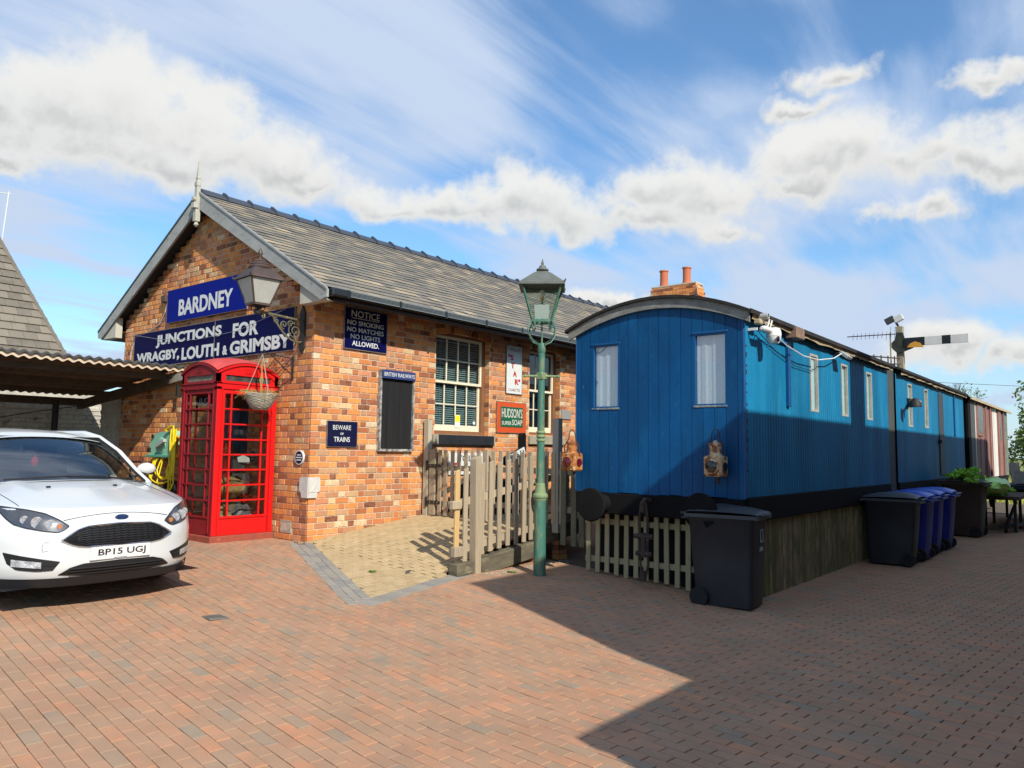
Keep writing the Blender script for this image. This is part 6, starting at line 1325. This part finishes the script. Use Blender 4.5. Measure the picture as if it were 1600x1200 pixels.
# ------------------------------------------------------------------ skirts
root = thing('end_picket_skirt', 'pale algae stained picket panel closing the space beneath the carriage front', 'fence', (8.5, 4.6, 0)); p = PB(root)
y = 5.54
while y > 3.5:
    picket(p, 8.50, y, zg(8.5, y)-.0+random.uniform(0, .03), .84, .064, .022, 'y', M_ALG); y -= .140
for z in (.24, .72): b = MB(); b.box(8.52, 8.55, 3.42, 5.6, z-.035, z+.035); p.part(b, 'skirt_rail', M_ALG)
root = thing('side_picket_skirt', 'long skirt of close set round faced pales under the side of the blue carriages', 'fence', (11, 3.45, 0)); p = PB(root)
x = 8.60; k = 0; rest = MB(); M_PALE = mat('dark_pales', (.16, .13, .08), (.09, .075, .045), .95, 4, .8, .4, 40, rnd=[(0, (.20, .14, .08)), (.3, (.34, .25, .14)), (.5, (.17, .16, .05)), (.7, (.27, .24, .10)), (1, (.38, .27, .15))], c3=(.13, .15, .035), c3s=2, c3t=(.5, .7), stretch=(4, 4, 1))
while x < 22.4:
    t = MB(); yy = YR+.07+random.uniform(-.006, .006); zt = .87+random.uniform(-.02, .02); pr_ = [(-.024, .03), (-.024, -.004), (-.012, -.028), (.012, -.028), (.024, -.004), (.024, .03)]
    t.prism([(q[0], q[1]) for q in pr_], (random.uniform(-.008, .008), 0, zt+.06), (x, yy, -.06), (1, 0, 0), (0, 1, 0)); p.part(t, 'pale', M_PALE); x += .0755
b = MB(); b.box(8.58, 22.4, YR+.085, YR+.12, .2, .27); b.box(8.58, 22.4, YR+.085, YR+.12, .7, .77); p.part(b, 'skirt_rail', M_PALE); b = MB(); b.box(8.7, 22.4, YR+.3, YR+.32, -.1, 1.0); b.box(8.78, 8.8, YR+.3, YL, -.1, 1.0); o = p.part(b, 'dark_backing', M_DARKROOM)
# ================================================================== railway hand lamps hung on the front
M_RUSTO = mat('orange_rust_paint', (.50, .19, .035), (.20, .06, .02), .75, 16, 1, .5, 60, c3=(.55, .42, .24), c3s=15, c3t=(.56, .62)); M_RUSTW = mat('white_paint_rusting', (.66, .54, .36), (.50, .30, .13), .65, 14, 1, .3, 50, c3=(.24, .07, .02), c3s=13, c3t=(.49, .55))
def handlamp(y, z, m_, lens_m, label, side):
    root = thing('railway_lamp', label, 'lamp', (FX-.16, y, z-.2), 'railway lamps hung on the blue carriage end'); p = PB(root); X0 = FX-.17
    b = MB(); b.cbox(X0-.10, X0+.10, y-.105, y+.105, z-.14, z+.09, .02); p.part(b, 'lamp_body', m_)
    b = MB(); b.lathe((X0, y, 0), [(.085, z+.085), (.065, z+.11), (.065, z+.20), (.075, z+.205), (.075, z+.225), (.03, z+.235), (.015, z+.26)], 16); p.part(b, 'lamp_chimney', m_, smooth=True)
    b = MB(); b.lathe((X0-.10, y, z-.03), [(.082, 0), (.082, -.02), (.068, -.026), (.068, -.01), (0, -.008)], 22, 'x'); p.part(b, 'lens_ring', m_, smooth=True)
    b = MB(); b.lathe((X0-.11, y, z-.03), [(.066, 0), (.06, -.014), (.03, -.024), (0, -.028)], 20, 'x'); p.part(b, 'lens', lens_m, smooth=True)
    b = MB(); b.lathe((X0, y-.105, z-.03), [(.05, 0), (.05, -.012), (.04, -.012), (0, -.008)], 18, 'y'); p.part(b, 'side_lens', lens_m, smooth=True)
    b = MB(); b.tube([(X0, y-.11, z+.05), (X0-.01, y-.115, z+.17), (X0, y-.05, z+.27), (X0, y-.045, z+.33), (X0, y-.02, z+.38), (X0, y+.02, z+.38), (X0, y+.045, z+.33), (X0, y+.05, z+.27), (X0-.01, y+.115, z+.17), (X0, y+.11, z+.05)], .007, 6); p.part(b, 'wire_handle', M_RUSTD, smooth=True)
    b = MB(); b.box(X0+.09, FX, y-.02, y+.02, z-.10, z+.02); b.tube([(X0+.02, y-.02, z-.14), (X0+.02, y-.02, z-.22)], .018, 6); p.part(b, 'lamp_bracket', M_RUSTD)
    return root
M_LRED = mat('ruby_lens', (.10, .004, .010), None, .08, 5, 0, spec=.8); M_LBLK = mat('dark_lens', (.012, .010, .012), None, .08, 5, 0, spec=.8)
handlamp(5.55, 1.50, M_RUSTO, M_LRED, 'orange rusted railway lamp with a red lens on the left corner of the carriage end', -1)
handlamp(3.62, 1.49, M_RUSTW, M_LBLK, 'white and rust streaked railway lamp with a dark lens above the lone bin', 1)
# cameras and lights on the carriage corner
M_CAMW = mat('camera_white', (.75, .75, .72), None, .35, 5, 0)
root = thing('dome_camera', 'white pan and tilt security camera with two stub aerials on the blue carriage corner', 'camera', (8.62, 3.1, 2.9)); p = PB(root)
b = MB(); b.cbox(8.42, 8.72, 3.14, 3.22, 2.985, 3.045, .02); b.lathe((8.72, 3.16, 0), [(.03, 3.06), (.07, 3.045), (.085, 3.0), (.085, 2.955)], 18); p.part(b, 'camera_arm', M_CAMW, smooth=True)
b = MB(); b.lathe((8.72, 3.16, 0), [(.084, 2.95), (.08, 2.92), (.055, 2.875), (.0, 2.86)], 18); h_ = p.part(b, 'camera_head', M_CAMW, smooth=True)
b = MB(); b.lathe((8.66, 3.09, 2.915), [(.035, 0), (.03, -.012), (0, -.014)], 14, 'y'); b.xf(p.T); b.build('camera_lens', M_LBLK, h_)
for x in (8.52, 8.60): b = MB(); b.tube([(x, 3.16, 3.03), (x+.045, 3.15, 3.13)], .009, 6); p.part(b, 'stub_aerial', M_CAMW)
b = MB(); b.box(8.42, 8.44, 3.24, YR-.01, 3.0, 3.03); p.part(b, 'camera_bracket', M_CAMW)
root = thing('bullet_camera', 'grey bullet shaped camera under the roof edge at the carriage corner', 'camera', (8.45, 3.15, 3.15)); p = PB(root)
b = MB(); b.lathe((8.5, 3.24, 3.16), [(.036, 0), (.036, -.10), (.03, -.105), (.02, -.09), (0, -.09)], 16, 'y'); p.part(b, 'camera_tube', mat('camera_grey', (.38, .38, .36), None, .35), smooth=True)
b = MB(); b.lathe((8.5, 3.24, 3.16), [(.018, -.092), (.018, -.10), (0, -.10)], 10, 'y'); p.part(b, 'camera_lens', M_LBLK); b = MB(); b.cbox(8.42, 8.52, 3.2, 3.28, 3.07, 3.13, .01); p.part(b, 'camera_foot', M_TORN)
b = MB(); b.tube([(8.5, 3.2, 3.12), (8.7, 3.22, 3.06), (9.4, 3.24, 2.93), (10.0, 3.24, 2.87), (10.6, 3.24, 2.88), (11.2, 3.22, 2.96), (11.55, 3.2, 3.07)], .008, 5); o = b.build('white_flex', M_CAMW); tag(o, 'white flex looping along the sunlit top of the carriage side', 'cable')
b = MB(); b.tube([(8.5, 3.3, 3.05), (9.2, 3.325, 2.86), (9.9, 3.325, 2.74), (10.6, 3.325, 2.73)], .005, 5); o = b.build('black_flex', M_IRON); tag(o, 'thin black flex sagging below the white one on the carriage side', 'cable')
root = thing('flood_light', 'small floodlight under the eaves where the white flex ends', 'light', (11.6, 3.2, 3.05)); p = PB(root)
b = MB(); b.cbox(-.12, .12, -.025, .025, -.07, .07, .008); b.xf(Matrix.Translation((11.66, 3.18, 3.05)) @ Matrix.Rotation(R(-50), 4, 'X')); p.part(b, 'light_body', mat('light_grey_case', (.30, .32, .32))); b = MB(); b.box(11.62, 11.70, 3.2, YR-.01, 3.08, 3.10); p.part(b, 'light_bracket', M_IRON)
root = thing('bulkhead_lamp', 'black swan neck lamp fixed to the side of the second blue carriage', 'light', (16.0, 3.2, 2.62)); p = PB(root)
b = MB(); b.tube([(16.4, YR-.03, 2.62), (16.1, 3.15, 2.66), (15.85, 3.1, 2.62)], .03, 8); b.lathe((15.8, 3.1, 0), [(.04, 2.68), (.10, 2.60), (.11, 2.52), (.05, 2.52)], 14); b.box(16.3, 16.55, YR-.06, YR-.01, 2.55, 2.72); p.part(b, 'lamp_neck', M_IRON, smooth=True); b = MB(); b.lathe((15.98, 3.1, 0), [(.03, 2.66), (.07, 2.62), (.03, 2.55)], 12); p.part(b, 'lamp_bulb', M_CAMW, smooth=True)
b = MB(); b.lathe((8.9, 4.2, 0), [(.03, 3.42), (.07, 3.45), (.02, 3.47), (.02, 3.50), (.045, 3.53), (.045, 3.57), (.01, 3.62), (.008, 3.68)], 12); o = b.build('roof_finial', M_RUSTD, smooth=True); tag(o, 'tiny rusty spike finial standing on the front carriage roof', 'finial')
# ================================================================== wheelie bins
def make_bin(name, label, m_, mlid, group=None):
    root = thing(name, label, 'wheelie bin', (0, 0, 0), group)
    def P(b, n, m, s=False, par=None): return b.build(n, m, par or root, s)
    b = MB(); rings = []
    for z, hx, y0, y1 in ((.02, .235, -.29, .31), (.10, .238, -.295, .325), (.5, .255, -.31, .36), (.92, .272, -.325, .39), (.94, .285, -.335, .40), (.995, .285, -.335, .40)):
        c = .045; rings.append([(-hx+c, y0, z), (hx-c, y0, z), (hx-.012, y0+.012, z), (hx, y0+c, z), (hx, y1-c, z), (hx-.012, y1-.012, z), (hx-c, y1, z), (-hx+c, y1, z), (-hx+.012, y1-.012, z), (-hx, y1-c, z), (-hx, y0+c, z), (-hx+.012, y0+.012, z)])
    vs = [q for r_ in rings for q in r_]; fs = [(12*i+j, 12*i+(j+1) % 12, 12*i+12+(j+1) % 12, 12*i+12+j) for i in range(5) for j in range(12)]+[tuple(range(12))[::-1]]
    b.add(vs, fs); body = P(b, 'bin_body', m_, 50)
    b = MB(); n = 8
    for i in range(n): pass
    P_ = []
    for y, h in ((-.375, .0), (-.36, .022), (-.30, .035), (-.15, .062), (.05, .078), (.25, .072), (.38, .045), (.42, .02)):
        P_.append([(x, y, 1.002+h*1.2*(1-(abs(x)/.33)**3)+.008) for x in lin(-.305, .305, 9)])
    b.grid(P_); b.box(-.305, .305, -.375, -.355, .955, 1.0); b.box(-.305, -.292, -.36, .42, .962, 1.0); b.box(.292, .305, -.36, .42, .962, 1.0); b.box(-.29, .29, .40, .42, .962, 1.01); b.cbox(-.16, .16, -.41, -.36, .985, 1.012, .006); b.cbox(-.24, .24, .10, .13, 1.055, 1.07, .005); P(b, 'lid', mlid, 50)
    b = MB(); b.tube([(-.25, .40, .99), (-.25, .47, 1.0), (.25, .47, 1.0), (.25, .40, .99)], .016, 8); b.box(-.28, .28, .38, .46, .94, .965); P(b, 'handle', m_)
    for sx in (-1, 1): b = MB(); b.lathe((sx*.262, .27, .10), [(.10, -.028), (.104, -.02), (.104, .02), (.10, .028), (.05, .028), (.045, .015)], 20, 'x'); P(b, 'wheel', M_TYRE, 40)
    b = MB(); b.tube([(-.26, .27, .10), (.26, .27, .10)], .012, 6); P(b, 'axle', M_IRON)
    return root
M_BGR = mat('charcoal_bin_plastic', (.018, .020, .024), (.026, .028, .032), .5, 4, .7, .15, 60); M_BGL = mat('grey_lid_plastic', (.045, .052, .06), (.07, .075, .08), .5, 3, .7, .1, 50)
M_BBL = mat('blue_bin_plastic', (.004, .016, .22), (.006, .022, .28), .45, 4, .6, .1, 60); M_BLL = mat('blue_lid_plastic', (.008, .06, .50), (.012, .08, .58), .35, 4, .6, .05, 40); M_BBR = mat('brown_bin_plastic', (.045, .028, .018), (.06, .038, .025), .6, 4, .6, .1, 50)
GRP = 'wheelie bins standing along the carriages'
b1 = make_bin('wheelie_bin', 'charcoal wheelie bin standing alone at the near corner of the blue carriage', M_BGR, M_BGL, GRP); b1.location = (8.27, 3.52, -.055); b1.rotation_euler = (0, 0, R(6))
b = MB(); frame_strips(b, [(.02, .70), (.13, .70), (.13, .84), (.02, .84)], [(.035, .715), (.115, .715), (.115, .825), (.035, .825)], (0, -.004, 0), (0, -.302, 0)); b.xf(Matrix.Translation((0, -.022, 0))); b.build('number_frame', mat('marking_grey', (.35, .38, .40)), b1)
b = MB(); b.tube([(.02, -.292, .60), (.04, -.292, .65), (.05, -.292, .61), (.07, -.292, .65), (.09, -.292, .61), (.11, -.292, .65), (.125, -.292, .64), (.115, -.292, .60), (.14, -.292, .62)], .005, 4); b.xf(Matrix.Translation((0, -.024, 0))); b.build('scrawled_marking', MATS['marking_grey'], b1)
def cp(src, loc, rz, label):
    c = copy_tree(src); c.location = loc; c.rotation_euler = (0, 0, rz); c['label'] = label; return c
b2 = make_bin('wheelie_bin', 'dark grey wheelie bin first in the row of bins against the fence', M_BGR, M_BGL, GRP); b2.location = (13.15, 2.98, -.05); b2.rotation_euler = (0, 0, R(183))
b3 = make_bin('wheelie_bin', 'blue wheelie bin next to the dark grey one in the row', M_BBL, M_BLL, GRP); b3.location = (13.95, 2.95, -.05); b3.rotation_euler = (0, 0, R(178))
cp(b3, (14.95, 2.97, -.05), R(181), 'middle one of the three blue wheelie bins in the row'); cp(b3, (15.95, 2.95, -.05), R(179), 'farthest of the three blue wheelie bins in the row')
b4 = make_bin('wheelie_bin', 'brown wheelie bin with green garden waste heaped on its lid', M_BBR, M_BBR, GRP); b4.location = (18.9, 2.86, -.05); b4.rotation_euler = (0, 0, R(176)); b4.scale = (1.05, 1.05, 1.12)
# ================================================================== signal, aerial, railing
SX, SY = 22.95, 4.83
root = thing('railway_signal', 'semaphore signal with a white arm and black band rising behind the carriages', 'signal', (SX, SY, 0)); p = PB(root)
M_SPOST = mat('signal_post_timber', (.33, .29, .20), (.20, .18, .13), .9, 5, .7, .2, 40); M_SWH = mat('signal_white', (.62, .62, .58), (.5, .5, .46), .6, 5, .6)
b = MB(); b.cbox(SX-.085, SX+.085, SY-.085, SY+.085, 0, 5.15, .01); p.part(b, 'signal_mast', M_SPOST)
b = MB(); b.prism([(-.24, -.02), (-.16, -.14), (-.05, -.26), (.12, -.22), (.34, -.14), (.40, .0), (.26, .03), (.16, .08), (.10, .30), (-.06, .32), (-.10, .12)], (-.05, 0, 0), (SX-.11, SY+.0, 4.66), (0, -1, 0), (0, 0, 1)); p.part(b, 'spectacle_plate', mat('signal_black_green', (.02, .025, .018), (.06, .07, .04)))
b = MB(); b.prism([(.25, -.08), (.33, .02), (.45, .07), (.58, .02), (.66, -.10)], (-.03, 0, 0), (SX-.165, SY+.05, 4.62), (0, -1, 0), (0, 0, 1)); p.part(b, 'amber_spectacle', mat('amber_glass', (.60, .28, .03), None, .3))
for (a_, c_, mm) in ((.15, .62, M_PBLK), (.62, 1.02, M_SWH), (1.02, 1.22, M_PBLK), (1.22, 1.62, M_SWH)):
    b = MB(); b.cbox(SX-.19, SX-.16, SY-c_*1.02, SY-a_*1.02, 4.57, 4.80, .004); p.part(b, 'arm_section', mm)
for k in range(2):
    b = MB(); b.cbox(-.05, .05, -.12, .12, -.085, .085, .01); b.xf(Matrix.Translation((SX-.12, SY+.22-.22*k, 5.33+.03*k)) @ Matrix.Rotation(R(-25), 4, 'X')); p.part(b, 'flood_lamp', mat('flood_grey', (.04, .045, .05)) if k == 0 else M_SWH)
b = MB(); b.tube([(SX, SY, 5.1), (SX-.05, SY+.1, 5.3)], .03, 6); p.part(b, 'lamp_stalk', M_IRON)
root = thing('roof_railing', 'thin rusty handrail running from the carriage roof to the signal post', 'railing', (21, 4.9, 3.4)); p = PB(root)
for zo in (0, .16): b = MB(); b.tube([(19.3, 4.75, 3.95-zo), (SX-.1, SY, 4.26-zo)], .018, 6); p.part(b, 'handrail', M_RUSTD)
for x in (19.9, 20.6, 21.3, 22.0): b = MB(); b.tube([(x, 4.78, 3.35), (x, 4.78, 4.0+(x-19.3)*.085)], .016, 6); p.part(b, 'rail_stanchion', M_RUSTD)
root = thing('yagi_aerial', 'spiky television aerial on a thin pole left of the signal', 'aerial', (22.3, 4.9, 3.4)); p = PB(root)
b = MB(); b.tube([(22.3, 4.93, 3.3), (22.3, 4.93, 4.92)], .02, 6); p.part(b, 'aerial_pole', M_SPOST)
b = MB(); b.tube([(22.3, 4.75, 4.86), (22.0, 5.95, 4.84)], .014, 5); p.part(b, 'aerial_boom', M_IRON)
for k in range(11): y = 4.80+k*.105; b = MB(); b.tube([(22.28-.1+.0, y, 4.85-.09-(.05 if k < 3 else 0)), (22.28-.02*k*.2, y, 4.85+.09+(.12 if k < 2 else 0))], .006, 4); p.part(b, 'aerial_element', M_IRON)
# overhead line
b = MB(); b.tube([(60, 17, 7.4), (90, 11, 8.9), (120, 3, 10.2), (160, -8, 12.5)], .02, 4); o = b.build('overhead_wire', M_IRON); tag(o, 'thin overhead wire crossing the sky at the far right', 'wire')
# ================================================================== far right clutter, plants
root = thing('potting_bench', 'dark bench heaped with green plants and bags beyond the brown bin', 'bench', (22, 2.4, 0)); p = PB(root)
b = MB(); b.cbox(20.4, 26.0, 2.0, 2.9, .66, .74, .01); p.part(b, 'bench_top', M_TIM)
for x in (20.6, 21.6, 23.0, 25.6):
    for y in (2.1, 2.8): b = MB(); b.box(x-.03, x+.03, y-.03, y+.03, -.06, .66); p.part(b, 'bench_leg', M_IRON)
b = MB(); b.box(21.7, 26, 2.0, 2.02, .0, .62); p.part(b, 'mesh_panel', mat('pale_green_panel', (.26, .36, .26), (.36, .42, .33), .7, 1.5, .8))
root = thing('scrap_trailer', 'low dark trailer frame holding white boxes in front of the maroon van', 'trailer', (25, 2.5, .7)); p = PB(root)
b = MB(); b.cbox(23.4, 27.5, 1.95, 2.7, .78, .92, .02); p.part(b, 'trailer_bed', mat('navy_frame', (.01, .015, .03)))
for x in (23.9, 24.7): b = MB(); b.cbox(x, x+.4, 1.93, 1.95, .80, .90, .01); p.part(b, 'lamp_cluster', M_SWH)
b = MB(); frame_strips(b, [(23.6, .95), (25.2, .95), (25.0, 1.2), (23.7, 1.26)], [(23.95, 1.0), (24.9, 1.0), (24.8, 1.12), (24.0, 1.16)], (0, .3, 0), (0, 2.1, 0)); p.part(b, 'timber_frame', M_TIMG)
for (x, z, t_) in ((26.0, 1.0, .5), (26.6, 1.0, .6)): b = MB(); b.bar((x, 2.6, .9), (x+.3, 2.7, 1.45), .18, .05); p.part(b, 'leaning_board', M_TIMG)
b = MB(); b.bar((24.6, 2.0, 2.75), (27.4, 1.55, .7), .16, .22); o = b.build('sloping_jib', mat('jib_grey', (.20, .20, .19), (.32, .32, .30), .7, 5, .7)); tag(o, 'grey steel beam sloping down at the right edge beside the maroon van', 'beam')
b = MB(); b.tube([(26.4, 1.85, 2.05), (27.3, 1.50, .9)], .16, 10); o = b.build('mesh_wrap', mat('mesh_grey', (.42, .42, .40), (.2, .2, .2), .7, 20, 1)); tag(o, 'pale netting wrapped round the lower end of the sloping grey beam', 'netting')
def leaf_mass(name, c, rad, n, cols_, size, lb, cat, kind=None, seed=1, flat=1, parent=None):
    rs = random.Random(seed); b = MB(); cl = [(Vector((rs.gauss(0, .42), rs.gauss(0, .42), rs.gauss(0, .38))), rs.uniform(.25, .5)) for _ in range(26)]
    for _ in range(n):
        q, r_ = rs.choice(cl); d = Vector((rs.gauss(0, 1), rs.gauss(0, 1), rs.gauss(0, 1))).normalized()*r_*rs.uniform(.5, 1); pt = q+d; pt = Vector((c[0]+pt.x*rad[0], c[1]+pt.y*rad[1], c[2]+pt.z*rad[2]))
        if pt.z < -.2: continue
        a = Vector((rs.gauss(0, 1), rs.gauss(0, 1), rs.gauss(0, .6))).normalized(); e = a.orthogonal().normalized(); e.rotate(Matrix.Rotation(rs.uniform(0, 6.28), 3, a)); s = size*rs.uniform(.6, 1.3); f = a.cross(e)
        b.add([pt-e*s, pt+f*s*.45+e*s*.1, pt+e*s, pt-f*s*.45+e*s*.1], [(0, 1, 2, 3)])
    return b.build(name, cols_, parent, kind=kind, fix=False, label=lb if not parent else None)
M_LEAF = mat('bush_leaf', (.07, .12, .02), (.10, .17, .03), .6, 4, .6, 0, 20, rnd=[(0, (.045, .085, .015)), (.5, (.09, .15, .025)), (1, (.20, .24, .04))])
M_BARK = mat('bark', (.10, .08, .06), (.06, .05, .04), .95, 8, .7, .6, 30)
for i, (x, y, h, w, lb) in enumerate(((52, 2.6, 3.6, 3.4, 'leafy green bush just right of the maroon van'), (58, .8, 3.0, 3.6, 'lower bush at the right edge of the photograph beyond the yard'), (70, 5.5, 5.6, 3.4, 'taller bush rising behind the end of the maroon van'), (66, -4, 4, 5, 'broad bush beyond the right edge of the yard'))):
    root = thing('bush', lb, 'bush', (x, y, -.3), 'bushes in the field beyond the yard'); o = leaf_mass('crown', (0, 0, h*.52), (w*.62, w*.62, h*.60), 5200, M_LEAF, .16, '', '', seed=i+3, parent=root)
    b = MB()
    for k in range(5): a = k*1.3; b.tube([(0, 0, 0), (.3*math.cos(a), .3*math.sin(a), h*.3), (w*.3*math.cos(a), w*.3*math.sin(a), h*.75)], [.12, .08, .02], 6)
    b.build('trunk', M_BARK, root)
root = thing('bare_twig_tree', 'thin twiggy treetop showing above the maroon van roof', 'tree', (62, 9.6, -.3)); b = MB(); rs = random.Random(5)
def twig(a, d, l, r_, lv):
    q = a+d*l; b.tube([a, (a+q)/2+Vector((rs.gauss(0, .04), rs.gauss(0, .04), 0))*l, q], [r_, r_*.8, r_*.6], 4, cap=False)
    if lv: [twig(q, (d+Vector((rs.gauss(0, .45), rs.gauss(0, .45), rs.gauss(0, .25)))).normalized(), l*.72, r_*.6, lv-1) for _ in range(3)]
b.tube([(0, 0, 0), (0, 0, 3.4)], .12, 6); twig(Vector((0, 0, 3.4)), Vector((0, 0, 1)), 1.25, .06, 5); b.build('branches', M_BARK, root, fix=False)
leaf_mass('foliage', (0, 0, 6.2), (1.3, 1.3, .9), 260, M_LEAF, .09, '', '', seed=11, parent=root)
# rough grass bank beyond the yard
b = MB(); rs = random.Random(9)
for k in range(15000):
    x = rs.uniform(33, 75); y = rs.uniform(-3, 6); h = rs.uniform(.35, .95); w = rs.uniform(.02, .045); z = -.3; dx, dy = rs.gauss(0, .14), rs.gauss(0, .14)
    b.add([(x-w, y, z), (x+w, y-w, z), (x+dx, y+dy, z+h)], [(0, 1, 2)])
o = b.build('long_grass', mat('dry_long_grass', (.34, .32, .07), (.20, .24, .05), .8, .5, .8, 0, 20), kind='stuff', fix=False); o['label'] = 'tall yellowing grass in the field beyond the yard'; o['category'] = 'grass'
# green waste over the brown bin
for i, (x, y, z, a_, lb) in enumerate(((18.9, 2.8, 1.22, (.55, .3, .13), 'bright green leafy waste heaped on the brown bin lid'), (20.9, 2.5, .86, (.5, .35, .16), 'green leafy plants trailing over the near end of the bench'))):
    o = leaf_mass('garden_waste', (x, y, z), a_, 900, mat('lime_leaf', (.34, .62, .05), (.20, .46, .04), .5, 9, .8), .055, lb, 'plants', seed=20+i); o['category'] = 'garden waste'
root = thing('lime_bag', 'lime green plastic sack lying on the bin and bench heap', 'sack', (19.9, 2.4, 1.0)); bm = bmesh.new(); bmesh.ops.create_icosphere(bm, subdivisions=3, radius=1)
for v in bm.verts: v.co = Vector((v.co.x*.75, v.co.y*.3, v.co.z*.17))*(1+.2*noise.noise(v.co*2.2))
me = bpy.data.meshes.new('sack_body'); bm.to_mesh(me); bm.free(); me.materials.append(mat('lime_plastic', (.42, .75, .14), None, .35)); link('sack_body', me, root)
root = thing('folding_scooter', 'dark folded scooter frame with small wheels on the paving beyond the brown bin', 'scooter', (21, 2.3, 0)); p = PB(root)
b = MB(); b.bar((20.3, 2.25, .08), (21.3, 2.0, .10), .12, .05); b.bar((20.4, 2.25, .10), (20.9, 2.1, .62), .05); p.part(b, 'scooter_frame', M_IRON)
for x in (20.3, 21.3): b = MB(); b.lathe((x, 2.25-.25*(x > 21), .03), [(.08, -.03), (.08, .03)], 14, 'y'); p.part(b, 'scooter_wheel', mat('wheel_red', (.35, .04, .03)) if x > 21 else M_TYRE)
# small weeds in the paving
for (x, y, lb) in ((6.08, 6.95, 'small green weed in the middle of the yellow ramp paving'), (7.55, 6.05, 'small green weed at the foot of the lamp post')):
    b = MB(); z = (zr if y > 6.5 else zg)(x, y); rs = random.Random(int(x*100))
    for k in range(26): a = rs.uniform(0, 6.28); l = rs.uniform(.02, .075); b.add([(x, y, z), (x+l*.6*math.cos(a+.3), y+l*.6*math.sin(a+.3), z+.02), (x+l*math.cos(a), y+l*math.sin(a), z+.008), (x+l*.6*math.cos(a-.3), y+l*.6*math.sin(a-.3), z+.015)], [(0, 1, 2, 3)])
    o = b.build('weed', mat('weed_green', (.10, .20, .03), None, .6), fix=False); tag(o, lb, 'weed')
